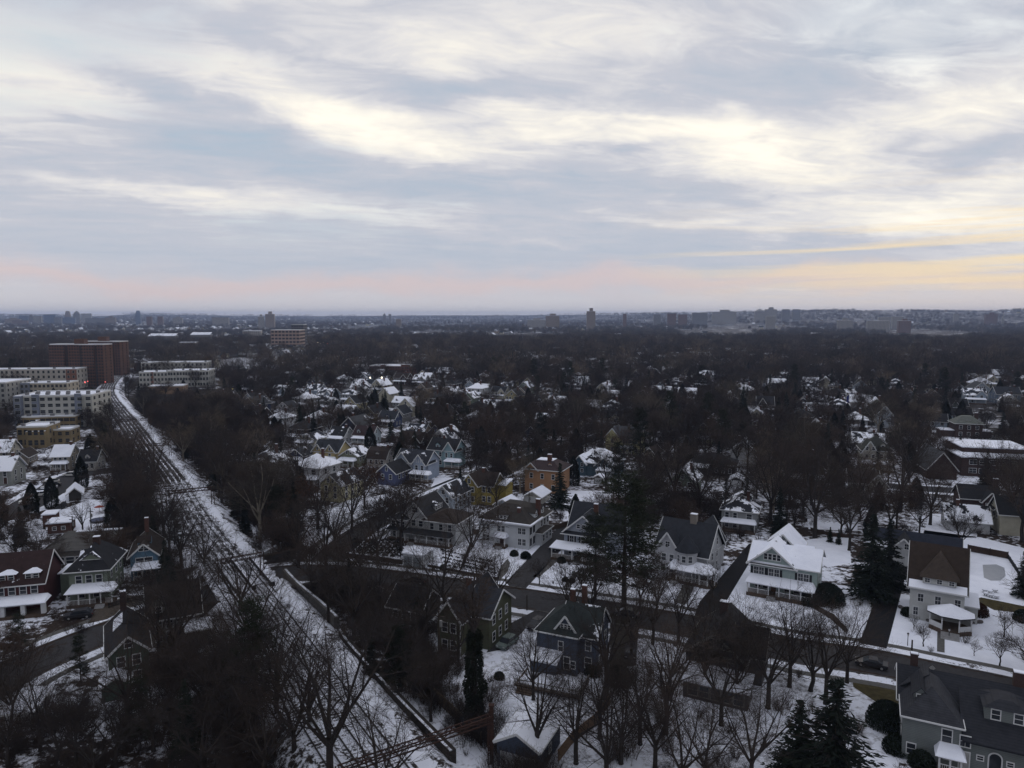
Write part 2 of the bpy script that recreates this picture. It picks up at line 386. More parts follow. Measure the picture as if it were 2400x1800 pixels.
def ribbon(name, line, d0, d1, lvl, m, keep=True, thick=0, rag=0.0, kind='structure'):
    """strip beside a world polyline between side offsets d0 and d1; rag makes a torn edge"""
    if rag:
        fine = []
        for a, b in zip(line, line[1:]):
            n = max(1, int((b-a).length/.7)); fine += [a.lerp(b, i/n) for i in range(n)]
        line = fine+[line[-1]]
    L = offset_line(line, d0); Rr = offset_line(line, d1)
    if rag:
        for i in range(len(L)):
            nrm = (Rr[i]-L[i]).normalized()
            L[i] = L[i]+nrm*rag*noise.noise((L[i].x*.9, L[i].y*.9, 1))*1.6; Rr[i] = Rr[i]-nrm*rag*noise.noise((L[i].x*.9, L[i].y*.9, 5))*1.6
    z = .004*lvl+thick; n = len(L); mb = MB()
    if thick:
        for i in range(n-1):
            q = [L[i], L[i+1], Rr[i+1], Rr[i]]
            mb.poly([(p.x, p.y, z) for p in q]+[(p.x, p.y, -.05) for p in q], [(0,1,2,3), (0,4,5,1), (2,6,7,3)])
    else: mb.poly([(p.x, p.y, z) for p in L]+[(p.x, p.y, z) for p in Rr], [(i, i+1, n+i+1, n+i) for i in range(n-1)])
    me = bpy.data.meshes.new(name); me.from_pydata(mb.v, [], mb.f); me.materials.append(m)
    if not thick and me.polygons[0].normal.z < 0: me.flip_normals()
    o = link(name, me)
    if kind: o['kind'] = kind
    if keep:
        for i in range(0, n-1, 1 if n < 60 else 6):
            j = min(i+(1 if n < 60 else 6), n-1)
            OPEN.append([(L[i].x, L[i].y), (L[j].x, L[j].y), (Rr[j].x, Rr[j].y), (Rr[i].x, Rr[i].y)])
    return o
# ------------------------------------------------------------------ streets
MAIN = smooth_line([P(*p) for p in [(-80,1640),(60,1562),(200,1502),(340,1450),(440,1412),(540,1375),(640,1346),(800,1345),(1010,1370),(1230,1403),(1480,1443),(1640,1473),(1850,1522),(2050,1552),(2240,1592),(2420,1632),(2700,1710),(3300,1890)]], 6)
CROSS = smooth_line([P(*p) for p in [(735,1352),(790,1290),(850,1243),(925,1205),(1010,1168),(1090,1132),(1190,1092),(1300,1055),(1420,1018)]], 6)
CHURCH = smooth_line([P(*p) for p in [(1900,1110),(2080,1138),(2240,1150),(2400,1160),(2600,1175),(3100,1215)]], 4)
LOT = smooth_line([P(*p) for p in [(-60,1235),(40,1195),(110,1155),(165,1120),(215,1108),(300,1098)]], 5)
BACK = smooth_line([P(*p) for p in [(1120,1128),(1250,1078),(1340,1045),(1480,1003)]], 4)
MID = smooth_line([P(*p) for p in [(1560,1010),(1640,955),(1700,905),(1745,870)]], 4)
FARST = smooth_line([P(*p) for p in [(2115,830),(2140,812),(2160,800),(2175,790)]], 3)
M_verge = snowmat('verge snow', .72, .10, (.040, .032, .026), .6)
M_lawn = snowmat('lawn snow', .99, .03, (.05, .042, .030), .5); M_yard = snowmat('yard snow', .68, .10, (.06, .052, .045), .35, .07)
M_trackbed = snowmat('track bed snow', .58, .10, (.045, .042, .042), 1.0)
Lw = [p for p in MAIN if p.x > -50]
sheet('snow_lawn', [(q.x, q.y) for q in offset_line(Lw, 8.3)]+[(q.x, q.y) for q in reversed(offset_line(Lw, 34))], 1, M_lawn, px=False, keep=False)
sheet('snow_yard', [(940,1385),(1210,1418),(1560,1465),(1900,1540),(2110,1590),(2105,1900),(2500,2050),(2500,2300),(1400,2300),(1060,1900),(960,1700),(900,1520)], 1, M_yard, keep=False)
sheet('snow_lawn', [(2150,1240),(2300,1260),(2420,1290),(2700,1340),(2700,1500),(2280,1430)], 2, M_lawn, keep=True)
for ln, w, nm in ((CROSS, 3.9, 'side_street'), (CHURCH, 4.2, 'side_street'), (LOT, 5.2, 'parking_street'), (BACK, 3.2, 'side_street'), (MID, 4.6, 'side_street'), (FARST, 7, 'side_street')):
    ribbon(nm, ln, -w, w, 4, M_asph)
    for s in (-1, 1):
        ribbon('verge_snow', ln, s*w, s*(w+2.6), 3, M_verge, rag=.45, keep=False)
        if ln is CROSS: ribbon('pavement', ln, s*(w+1.9), s*(w+3.3), 5, M_conc, keep=False)
ribbon('main_street', MAIN, -4.6, 4.6, 6, M_asph)
for s in (-1, 1):
    ribbon('kerb', MAIN, s*4.6, s*4.8, 0, M_conc, thick=.13, keep=False)
    ribbon('verge_snow', MAIN, s*4.85, s*6.9, 5, M_verge, rag=.3, keep=False)
    ribbon('pavement', MAIN, s*6.9, s*8.3, 7, M_conc)
    ribbon('kerbside_leaves', MAIN, s*4.1, s*4.62, 7, plain('wet leaves', (.035, .022, .016), .9, .5, 2.5), rag=.5, keep=False)
# drives, paths and worn ground
sheet('driveway', [(1195,1375),(1232,1380),(1340,1262),(1352,1222),(1322,1222),(1185,1365)], 8, M_asph)
sheet('driveway', [(1248,1352),(1262,1354),(1318,1306),(1308,1300)], 8, M_conc)
sheet('driveway', [(1625,1452),(1672,1460),(1762,1310),(1775,1270),(1755,1275),(1640,1410)], 8, M_asph2)
sheet('driveway', [(2015,1508),(2078,1520),(2128,1330),(2130,1318),(2076,1314),(2052,1400)], 8, M_asph2)
sheet('driveway', [(300,1395),(345,1400),(250,1452),(205,1462),(228,1425)], 8, plain('brown gravel drive', (.07, .058, .048), .95, .4, 2))
sheet('driveway', [(1235,1470),(1290,1440),(1275,1420),(1170,1475),(1140,1530),(1190,1520)], 8, M_asph)
sheet('driveway', [(1430,1420),(1500,1432),(1490,1560),(1430,1570)], 8, plain('leafy gravel', (.035, .030, .024), .95, .4, 2))
sheet('garden_path', [(2197,1462),(2214,1466),(2214,1530),(2196,1527)], 9, M_conc)
sheet('garden_path', [(1612,1350),(1637,1356),(1606,1418),(1580,1412)], 9, M_conc)
sheet('garden_path', [(1345,1340),(1358,1342),(1334,1378),(1320,1376)], 9, M_conc)
sheet('garden_path', [(1840,1402),(1900,1412),(1955,1440),(1990,1478),(1980,1482),(1945,1450),(1895,1420),(1838,1408)], 9, plain('brown earth path', (.055, .042, .035), .95, .3, 2))
sheet('garden_path', [(1175,1325),(1190,1310),(1196,1320),(1190,1340),(1170,1362),(1160,1360)], 9, M_conc)
sheet('brown_grass', [(1995,1572),(2060,1572),(2120,1592),(2118,1665),(2060,1650),(2000,1610)], 3, M_grass)
sheet('brown_grass', [(2280,1405),(2300,1400),(2420,1425),(2420,1440),(2330,1430)], 3, M_grass)
sheet('pond_ice', [(2303,1324),(2335,1323),(2354,1331),(2357,1350),(2345,1361),(2322,1361),(2306,1354)], 9, plain('grey pond ice', (.27, .29, .33), .35, .1, .8))
sheet('snow_field', [(510,845),(560,838),(700,842),(700,848),(640,856),(560,872),(500,875)], 2, M_snow)
sheet('snow_field', [(1330,1150),(1440,1150),(1450,1215),(1330,1235),(1300,1190)], 2, M_snow)
sheet('snow_field', [(1020,1120),(1120,1120),(1135,1135),(1060,1150),(1010,1142)], 5, M_snow)
sheet('snow_field', [(800,1180),(940,1150),(960,1170),(850,1215),(770,1245),(760,1200)], 2, M_lawn)
sheet('snow_field', [(590,1230),(680,1225),(690,1290),(600,1300)], 2, M_yard)
sheet('snow_field', [(105,1210),(210,1170),(290,1175),(285,1240),(190,1262),(100,1240)], 2, M_snow)
sheet('snow_field', [(0,1245),(90,1215),(105,1225),(110,1262),(0,1290)], 2, M_yard)
sheet('snow_field', [(2180,1205),(2290,1205),(2290,1260),(2160,1262)], 2, M_snow)
sheet('snow_field', [(2190,1050),(2210,1020),(2260,1030),(2290,1060),(2240,1080)], 2, M_snow)
sheet('snow_field', [(2210,1118),(2370,1122),(2370,1143),(2230,1138)], 2, M_snow)
sheet('snow_field', [(1885,1265),(1990,1255),(1995,1320),(1940,1330),(1890,1300)], 2, M_snow)
sheet('snow_field', [(1890,1200),(2010,1205),(2010,1245),(1895,1240)], 2, M_yard)
# ------------------------------------------------------------------ railway on a low embankment
ZR = 2.2
RAIL = smooth_line([P(*p, ZR) for p in [(1180,2150),(990,1920),(815,1690),(690,1510),(555,1332),(465,1215),(405,1118),(352,1050),(316,1000),(284,962),(263,934),(256,918),(262,900),(276,884),(290,874)]], 8)
RAIL = [Vector((p.x, p.y, 0)) for p in RAIL]
_x = P(580,1362,0)
gap = []
def near_main(p):
    return min((Vector((p.x, p.y, 0))-m_).length for m_ in MAIN) < 7.5
def build_bank():
    offs = [(-9.5, -.1), (-6.5, ZR-.04), (-4, ZR), (6, ZR), (7, ZR-.1), (10, -.1)]
    rows = []
    for d, z in offs: rows.append([Vector((q.x, q.y, z)) for q in offset_line(RAIL, d)])
    mb = MB(); n = len(RAIL)
    for i in range(n-1):
        for j in range(len(offs)-1):
            a = rows[j][i]; b = rows[j][i+1]; c = rows[j+1][i+1]; d = rows[j+1][i]
            if near_main((a+b+c+d)/4): continue
            mb.poly([a, b, c, d], [(0,1,2,3)])
    me = mb.mesh('railway_embankment', snowmat('bank snow', .55, .1, (.035, .028, .024), .4))
    bm = bmesh.new(); bm.from_mesh(me); bmesh.ops.remove_doubles(bm, verts=bm.verts, dist=.01); bmesh.ops.recalc_face_normals(bm, faces=bm.faces)
    for f in bm.faces:
        if f.normal.z < 0: f.normal_flip()
    bm.to_mesh(me); bm.free(); structure(link('railway_embankment', me))
    for i in range(0, n-1):
        OPEN.append([(q.x, q.y) for q in (rows[0][i], rows[0][i+1], rows[-1][i+1], rows[-1][i])])
build_bank()
def ribz(name, d0, d1, z0, z1, m, parent=None, line=RAIL, skip=None):
    L = offset_line(line, d0); Rr = offset_line(line, d1); mb = MB()
    for i in range(len(L)-1):
        if skip and skip(L[i], L[i+1]): continue
        q = [L[i], L[i+1], Rr[i+1], Rr[i]]
        mb.prism([Vector((p.x, p.y, z0)) for p in q], [Vector((p.x, p.y, z1)) for p in q])
    return mb.build(name, m, parent)
structure(ribz('track_bed', -3.6, 6.4, ZR-.02, ZR+.05, M_trackbed, skip=lambda a, b: near_main((a+b)/2) or a.y > 150))
structure(ribz('track_bed', -3.5, 6.4, ZR-.02, ZR+.05, snowmat('thin snow on ballast', .46, .10, (.040, .036, .035), 1.1), skip=lambda a, b: a.y <= 150 or a.y > 225))
structure(ribz('track_bed', -3.4, 6.4, ZR-.02, ZR+.05, snowmat('dark ballast with snow', .24, .10, (.040, .036, .035), 1.2), skip=lambda a, b: a.y <= 225))
structure(ribbon('snow_strip', RAIL, -5.9, -3.5, 0, M_snow, keep=False, rag=.9)).location = (0, 0, ZR+.07)
M_rail = plain('rail steel', (.03, .026, .025), .5, .3, 3); M_tie = snowmat('sleepers under snow', .84, .0, (.03, .025, .022), 2.2)
tr_lab = ['railway track nearest the long dark retaining wall', 'middle railway track of the three, crossing the bridge beside the centre girder', 'leftmost railway track, nearest the bare trees']
for k, off in enumerate((-1.7, 1.5, 4.7)):
    t = root('railway_track', (0, 0, 0), 0, tr_lab[k], 'railway track', 'railway tracks')
    for s in (-.75, .75): ribz('rail', off+s-.075, off+s+.075, ZR+.14, ZR+.28, M_rail, t)
    mb = MB(); L = offset_line(RAIL, off); acc = 0
    for a, b in zip(L, L[1:]):
        ln = (b-a).length; u = (b-a)/ln; nrm = Vector((-u.y, u.x, 0)); st = .75 if a.y < 135 else 1e6
        while acc < ln:
            p = a+u*acc+Vector((0, 0, ZR+.04)); mb.bar(p-nrm*1.25, p+nrm*1.25, .24, .1); acc += st
        acc -= ln
    o = mb.build('sleepers', M_tie, t); o['kind'] = 'stuff'
    for s in (-1.6, 0): ribbon('snow_strip', RAIL, off+s-.22, off+s+.22, 0, snowmat('drift between rails', .52, .0, (.035, .032, .031), .5), keep=False, rag=.12).location = (0, 0, ZR+.075)
# long dark wall on the right of the line, then the paler capped wall by the bridge
w1 = smooth_line([P(*p) for p in [(1062,1800),(1000,1735),(940,1672),(880,1605),(820,1535),(800,1505)]], 3)
w2 = smooth_line([P(*p) for p in [(790,1480),(752,1442),(700,1397),(668,1362)]], 3)
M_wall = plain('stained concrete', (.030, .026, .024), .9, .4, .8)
t = tag(link('retaining_wall', None), 'long dark stained retaining wall running beside the railway towards the bottom edge', 'wall')
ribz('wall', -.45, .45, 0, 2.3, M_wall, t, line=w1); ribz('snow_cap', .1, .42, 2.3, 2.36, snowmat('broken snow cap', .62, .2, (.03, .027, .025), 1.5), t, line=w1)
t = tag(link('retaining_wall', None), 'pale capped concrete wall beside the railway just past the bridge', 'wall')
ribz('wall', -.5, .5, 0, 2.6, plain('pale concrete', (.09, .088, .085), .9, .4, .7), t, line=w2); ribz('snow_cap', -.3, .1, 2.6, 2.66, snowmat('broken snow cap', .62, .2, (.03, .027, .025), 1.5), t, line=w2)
# street corner wall beside the bridge
def straight_wall(pts, z0, z1, w, m, label, name='retaining_wall', cat='wall', cap=None):
    ln = [P(*p) for p in pts]; t = tag(link(name, None), label, cat)
    ribz('wall' if 'fence' not in name else 'panel', -w/2, w/2, z0, z1, m, t, line=ln)
    if cap: ribz('cap', -w/2-.08, w/2+.08, z1, z1+.1, cap, t, line=ln)
    return t
straight_wall([(598,1326),(662,1290),(712,1266)], 0, 2.0, .4, plain('white painted wall', (.40, .43, .46), .8, .15, 1), 'white wall rising along the pavement beside the railway bridge', cap=M_snow)
straight_wall([(812,1306),(900,1316),(943,1323)], 0, 1.1, .4, plain('brown stone', (.06, .048, .04), .9, .4, 1.5), 'low brown stone wall along the pavement left of the sunken white garage', cap=M_snow)
straight_wall([(1003,1328),(1100,1346),(1165,1358)], 0, .6, .4, plain('brown stone', (.06, .048, .04), .9, .4, 1.5), 'low brown stone wall along the pavement right of the sunken white garage', cap=M_snow)
# bridge over the street
def bridge():
    cx = min(range(len(RAIL)), key=lambda i: min((RAIL[i]-m_).length for m_ in MAIN)); c = RAIL[cx]; u = (RAIL[cx+1]-RAIL[cx-1]).normalized(); yw = math.atan2(u.y, u.x)
    t = root('railway_bridge', (c.x, c.y, 0), yw, 'railway bridge of dark plate girders with snow on top crossing over the street', 'bridge')
    MB().box(-12, 12, -4.4, 6.6, ZR-.5, ZR).build('deck', M_trackbed, t)
    for y in (-3.7, -.1, 3.1):
        g = MB().box(-9, 9, y-.25, y+.25, ZR-.4, ZR+.95); [g.box(-9+2*i, -8.85+2*i, y-.4, y+.4, ZR-.4, ZR+.85) for i in range(10)]
        g = g.build('girder', M_iron, t); MB().box(-9, 9, y-.3, y+.3, ZR+.95, ZR+1.03).build('snow_cap', M_snow, g)
    for x in (-11, 11):
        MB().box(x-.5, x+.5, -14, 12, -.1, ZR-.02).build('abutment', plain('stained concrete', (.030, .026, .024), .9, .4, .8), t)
bridge()
def gantry(pa, pb, za, label, ext=0):
    a = P(*pa, 0); b = P(*pb, 0); t = root('railway_gantry', a, 0, label, 'gantry', 'rusty gantries over the railway')
    d = b-a
    for q in ((0, 0, 0), (d.x, d.y, 0)):
        q = Vector(q); m = MB(); u = d.normalized()*.35
        m.bar(q-u, q-u+Vector((0, 0, za+1)), .16); m.bar(q+u, q+u+Vector((0, 0, za+1)), .16)
        for i in range(8):
            z0 = i*za/8; m.bar(q+(u if i % 2 else -u)+Vector((0, 0, z0)), q+(-u if i % 2 else u)+Vector((0, 0, z0+za/8)), .08)
        m.build('mast', M_rust, t)
    m = MB(); w = Vector((-d.y, d.x, 0)).normalized()*.35; n = 14
    for s in (-1, 1):
        for z in (za, za+.8): m.bar(w*s+Vector((0, 0, z)), d+w*s+Vector((0, 0, z)), .13)
        for i in range(n):
            p0 = d*(i/n); p1 = d*((i+1)/n); zz = (za, za+.8) if i % 2 else (za+.8, za)
            m.bar(p0+w*s+Vector((0, 0, zz[0])), p1+w*s+Vector((0, 0, zz[1])), .08)
        
    for i in range(n+1): m.bar(d*(i/n)-w+Vector((0, 0, za+.8)), d*(i/n)+w+Vector((0, 0, za+.8)), .08)
    m.build('truss_beam', M_rust, t)
    for f in (.3, .55, .8): MB().bar(d*f+Vector((0, 0, za+.8)), d*f+Vector((0, 0, za+1.6)), .12).build('insulator_post', M_iron, t)
    return t
gantry((518,1392), (616,1372), 6.2, 'rusty lattice gantry across the tracks beside the railway bridge')
gantry((270,1022), (352,1016), 6.5, 'rusty gantry across the tracks near the white apartment blocks')
gantry((305,1088), (400,1082), 6.5, 'rusty gantry across the tracks far up the cutting')
gantry((395,1212), (500,1200), 6.5, 'rusty gantry across the tracks behind the tall bare tree')
_m = P(1150, 1792); _e = _m+Vector((-.85, -.53, 0))*19; gantry(I(_e.x, _e.y), (1150,1792), 5.6, 'rusty gantry in the bottom foreground beside the small blue garage')
# ------------------------------------------------------------------ houses
BOX = []        # (photo bbox, distance) of houses that must stay visible
_wc = {}
def one_window(w, h, fm, style='sash'):
    k = ('one', round(w, 2), round(h, 2), fm.name, style)
    if k not in _wc:
        a, b = window_mesh(w, h, fm, style); bm = bmesh.new(); bm.from_mesh(a); n = len(bm.faces); bm.from_mesh(b); bm.faces.ensure_lookup_table()
        for f in bm.faces[n:]: f.material_index = 1
        me = bpy.data.meshes.new('dormer_window'); bm.to_mesh(me); bm.free(); me.materials.append(fm); me.materials.append(M_glass); _wc[k] = me
    return _wc[k]
def window_mesh(w, h, fm, style):
    k = (round(w, 2), round(h, 2), fm.name, style)
    if k not in _wc:
        t = .11; m = MB()
        m.box(-w/2-t, w/2+t, -.07, 0, h, h+t*1.2); m.box(-w/2-t, w/2+t, -.10, 0, -t, 0)
        m.box(-w/2-t, -w/2, -.07, 0, 0, h); m.box(w/2, w/2+t, -.07, 0, 0, h)
        if style != 'plain': m.box(-w/2, w/2, -.055, -.02, h*.5-.03, h*.5+.03)
        if style == 'grid':
            m.box(-.02, .02, -.05, -.02, 0, h*.5-.03); m.box(-.02, .02, -.05, -.02, h*.5+.03, h)
        p = MB().box(-w/2, w/2, -.03, 0, 0, h)
        _wc[k] = (m.mesh('window', fm), p.mesh('pane', M_glass))
    return _wc[k]
ROT = {'f': 0, 'r': math.pi/2, 'b': math.pi, 'l': -math.pi/2}
class House:
    def __init__(s, name, label, cat, A, yaw, bx=None, w=None, wall=None, roof=None, trim=None, group=None, z=0, clear=True, loc=None):
        s.A = A; o = loc or P(*A); s.o = o; s.yaw = R(yaw); c, n = math.cos(s.yaw), math.sin(s.yaw)
        if bx is not None:
            lo, hi = 0.5, 200.0
            for _ in range(40):
                mid = (lo+hi)/2
                if I(o.x+c*mid, o.y+n*mid)[0] < bx: lo = mid
                else: hi = mid
            w = lo
        s.w = w; s.r = root(name, (o.x, o.y, z), s.yaw, label, cat, group)
        s.wall = wall; s.roof = roof or M_slate; s.trim = trim or M_trim
        s.walls = MB(); s.roofs = {}; s.tr = MB(); s.items = 0; s.clear = clear; s.pts = [(0, 0), (w, 0)]; s.top = 5
    def hz(s, ytop): return HZ(s.A, ytop)
    def R_(s, m=None):
        m = m or s.roof; return s.roofs.setdefault(m.name, (m, MB()))[1]
    def block(s, x0, x1, y0, y1, z0, z1):
        s.walls.box(x0, x1, y0, y1, z0, z1); s.pts += [(x0, y0), (x1, y1)]; s.top = max(s.top, z1); return s
    def gable(s, x0, x1, y0, y1, z, h, axis='y', over=.5, m=None, wall=True, boards=True):
        s.top = max(s.top, z+h); rm = s.R_(m); t = .16
        if axis == 'y':
            xm = (x0+x1)/2; k = h/(xm-x0); zl = z-k*over
            rm.slab([(x0-over, y0-over, zl), (xm, y0-over, z+h), (xm, y1+over, z+h), (x0-over, y1+over, zl)], t)
            rm.slab([(x1+over, y1+over, zl), (xm, y1+over, z+h), (xm, y0-over, z+h), (x1+over, y0-over, zl)], t)
            if wall: s.walls.prism([(x0, y0, z), (x1, y0, z), (xm, y0, z+h-.03)], [(x0, y1, z), (x1, y1, z), (xm, y1, z+h-.03)])
            if boards:
                for yy in (y0-over-.06, y1+over+.06):
                    for xa in (x0-over, x1+over): s.tr.bar((xa, yy, zl+.02), (xm, yy, z+h+.02), .09, .3)
                for xa in (x0-over-.05, x1+over+.05): s.tr.bar((xa, y0-over, zl+.05), (xa, y1+over, zl+.05), .1, .2)
        else:
            ym = (y0+y1)/2; k = h/(ym-y0); zl = z-k*over
            rm.slab([(x0-over, y0-over, zl), (x1+over, y0-over, zl), (x1+over, ym, z+h), (x0-over, ym, z+h)], t)
            rm.slab([(x0-over, ym, z+h), (x1+over, ym, z+h), (x1+over, y1+over, zl), (x0-over, y1+over, zl)], t)
            if wall: s.walls.prism([(x0, y0, z), (x0, y1, z), (x0, ym, z+h-.03)], [(x1, y0, z), (x1, y1, z), (x1, ym, z+h-.03)])
            if boards:
                for xx in (x0-over-.06, x1+over+.06):
                    for ya in (y0-over, y1+over): s.tr.bar((xx, ya, zl+.02), (xx, ym, z+h+.02), .09, .3)
                for ya in (y0-over-.05, y1+over+.05): s.tr.bar((x0-over, ya, zl+.05), (x1+over, ya, zl+.05), .1, .2)
        return s
    def hip(s, x0, x1, y0, y1, z, h, over=.5, m=None, flat=0.0, wall=False):
        rm = s.R_(m); s.top = max(s.top, z+h); a, b, c, d = x0-over, x1+over, y0-over, y1+over
        W_, D_ = b-a, d-c; k = min(W_, D_)/2*(1-flat)
        rm.prism([(a, c, z), (b, c, z), (b, d, z), (a, d, z)], [(a+k, c+k, z+h), (b-k+.01, c+k, z+h), (b-k+.01, d-k+.01, z+h), (a+k, d-k+.01, z+h)])
        for q in (((a, c), (b, c)), ((b, c), (b, d)), ((b, d), (a, d)), ((a, d), (a, c))):
            s.tr.bar((*q[0], z-.06), (*q[1], z-.06), .12, .2)
        return s
    def shed(s, x0, x1, y0, y1, z0, z1, m=None, over=.25, t=.14):
        """roof sloping down towards the front (y0): z0 at the front, z1 at the back"""
        s.R_(m).slab([(x0-over, y0-over, z0), (x1+over, y0-over, z0), (x1+over, y1, z1), (x0-over, y1, z1)], t)
        s.tr.bar((x0-over, y0-over-.06, z0+.02), (x1+over, y0-over-.06, z0+.02), .1, .2); return s
    def gambrel(s, x0, x1, y0, y1, z, h, axis='x', m=None, over=.4):
        s.top = max(s.top, z+h); rm = s.R_(m); D_ = (y1-y0) if axis == 'x' else (x1-x0)
        prof = [(-over, z-.3), (D_*.2, z+h*.68), (D_*.5, z+h), (D_*.8, z+h*.68), (D_+over, z-.3)]
        def pt(q, e): return (e, y0+q[0], q[1]) if axis == 'x' else (x0+q[0], e, q[1])
        e0, e1 = (x0-over, x1+over) if axis == 'x' else (y0-over, y1+over)
        for a, b in zip(prof, prof[1:]): rm.slab([pt(a, e0), pt(b, e0), pt(b, e1), pt(a, e1)], .14)
        f0, f1 = (x0, x1) if axis == 'x' else (y0, y1)
        body = [(0, z), (D_*.2, z+h*.68-.05), (D_*.5, z+h-.05), (D_*.8, z+h*.68-.05), (D_, z)]
        s.walls.prism([pt(q, f0) for q in body], [pt(q, f1) for q in body])
        for e in (e0-.05, e1+.05):
            for a, b in zip(prof, prof[1:]): s.tr.bar(pt(a, e), pt(b, e), .08, .26)
        return s
    def win(s, face, c, z, w=.95, h=1.5, off=0.0, style='sash', shut=False, fm=None):
        """window centred at c along the face; off is the face plane (y for f and b, x for l and r)"""
        fm = fm or s.trim; me, pm = window_mesh(w, h, fm, style)
        loc = (c, off-.0 if face == 'f' else off, z) if face in 'fb' else (off, c, z)
        o = link('window', me, s.r, loc, ROT[face]); link('pane', pm, o); s.items += 1
        if shut:
            for sgn in (-1, 1):
                k = ('shutter', round(h, 2))
                if k not in _wc: _wc[k] = MB().box(-.21, .21, -.05, 0, 0, h).mesh('shutter', plain('black shutter', (.015, .016, .02), .6))
                d = sgn*(w/2+.34); l2 = (c+d, off, z) if face in 'fb' else (off, c+d, z)
                link('shutter', _wc[k], s.r, l2, ROT[face])
        return o
    def wins(s, face, a, b, n, zs, off=0.0, w=.95, h=1.5, **k):
        for z in zs:
            for i in range(n): s.win(face, a+(b-a)*(i+.5)/n, z, w, h, off, **k)
        return s
    def door(s, face, c, off=0.0, z=.6, col=(.06, .03, .025), w=1.0, h=2.1):
        d = MB().box(-w/2-.12, w/2+.12, -.05, 0, 0, h+.12); d2 = link('door', d.mesh('door', s.trim), s.r, (c, off, z) if face in 'fb' else (off, c, z), ROT[face])
        link('door_leaf', MB().box(-w/2, w/2, -.075, -.0, .02, h).mesh('door_leaf', plain('door %s' % str(col), col, .5)), d2); return s
    def chimney(s, x, y, z0, z1, w=.8, m=None, cap=True):
        c = MB().box(x-w/2, x+w/2, y-w*.35, y+w*.35, z0, z1); c.box(x-w/2-.06, x+w/2+.06, y-w*.35-.06, y+w*.35+.06, z1, z1+.12)
        o = c.build('chimney', m or M_brickred, s.r)
        if cap: MB().box(x-w/2, x+w/2, y-w*.35, y+w*.35, z1+.12, z1+.24).build('snow_cap', M_snow, o)
        return s
    def dormer(s, x, yf, z, w=2.0, h=1.5, depth=3.0, rh=.9, face='f', m=None, wm=None, n=1, hipd=False):
        """gabled dormer whose front sits at yf (or the x plane for side faces)"""
        o = link('dormer', None, s.r, (x, yf, z) if face in 'fb' else (yf, x, z), ROT[face])
        b = MB().box(-w/2, w/2, 0, depth, 0, h)
        if not hipd: b.prism([(-w/2, 0, h), (w/2, 0, h), (0, 0, h+rh)], [(-w/2, depth, h), (w/2, depth, h), (0, depth, h+rh)])
        b.build('dormer_wall', wm or s.wall, o); q = MB(); ov = .25; k = rh/(w/2)
        if hipd: q.prism([(-w/2-ov, -ov, h), (w/2+ov, -ov, h), (w/2+ov, depth, h), (-w/2-ov, depth, h)], [(-w*.15, w*.35, h+rh), (w*.15, w*.35, h+rh), (w*.15, depth, h+rh), (-w*.15, depth, h+rh)])
        else:
            q.slab([(-w/2-ov, -ov, h-k*ov), (0, -ov, h+rh), (0, depth, h+rh), (-w/2-ov, depth, h-k*ov)], .1); q.slab([(w/2+ov, depth, h-k*ov), (0, depth, h+rh), (0, -ov, h+rh), (w/2+ov, -ov, h-k*ov)], .1)
        q.build('dormer_roof', m or s.roof, o)
        for i in range(n):
            ww = min(.85, (w-.4)/n-.15); link('dormer_window', one_window(ww, h*.68, s.trim), o, (-w/2+w*(i+.5)/n, 0, h*.18))
            
        return s
    def porch(s, x0, x1, d, z1=2.9, rise=.9, n=4, m=None, base=.6, rail=True, steps=None, y=0, roofed='shed', post=.2):
        """roofed veranda standing in front of plane y"""
        p = MB().box(x0, x1, y-d, y-.01, 0, base).build('porch_floor', M_deck, s.r)
        for i in range(n):
            x = x0+.2+(x1-x0-.4)*i/(n-1); MB().box(x-post/2, x+post/2, y-d+.1, y-d+.1+post, base, z1).build('porch_post', s.trim, s.r)
        if rail:
            g = MB().box(x0+.2, x1-.2, y-d+.15, y-d+.22, base+.85, base+.95)
            if steps is not None:
                g = MB().box(x0+.2, steps-.8, y-d+.15, y-d+.22, base+.85, base+.95); g.box(steps+.8, x1-.2, y-d+.15, y-d+.22, base+.85, base+.95)
            xx = x0+.3
            while xx < x1-.2:
                if steps is None or abs(xx-steps) > .8: g.box(xx, xx+.05, y-d+.17, y-d+.21, base, base+.85)
                xx += .22
            g.build('porch_railing', s.trim, s.r)
        beam = MB().box(x0, x1, y-d+.05, y-d+.3, z1-.28, z1); beam.box(x0, x0+.2, y-d+.3, y-.01, z1-.28, z1); beam.box(x1-.2, x1, y-d+.3, y-.01, z1-.28, z1); beam.build('porch_beam', s.trim, s.r)
        q = MB(); m = m or M_snowroof
        if roofed == 'shed': q.prism([(x0-.3, y-d-.3, z1), (x1+.3, y-d-.3, z1), (x1+.3, y-.01, z1), (x0-.3, y-.01, z1)], [(x0-.2, y-d-.2, z1+.12), (x1+.2, y-d-.2, z1+.12), (x1-.3, y-.01, z1+rise), (x0+.3, y-.01, z1+rise)])
        elif roofed == 'flat': q.box(x0-.3, x1+.3, y-d-.3, y-.01, z1, z1+.22)
        q.build('porch_roof', m, s.r)
        if steps is not None:
            g = MB()
            for i in range(4): g.box(steps-.8, steps+.8, y-d-.3*(i+1), y-d-.3*i-.005, 0, base*(1-(i+1)/5))
            g.build('steps', plain('grey painted steps', (.28, .28, .29), .8), s.r)
        s.pts.append((x0, y-d)); return s
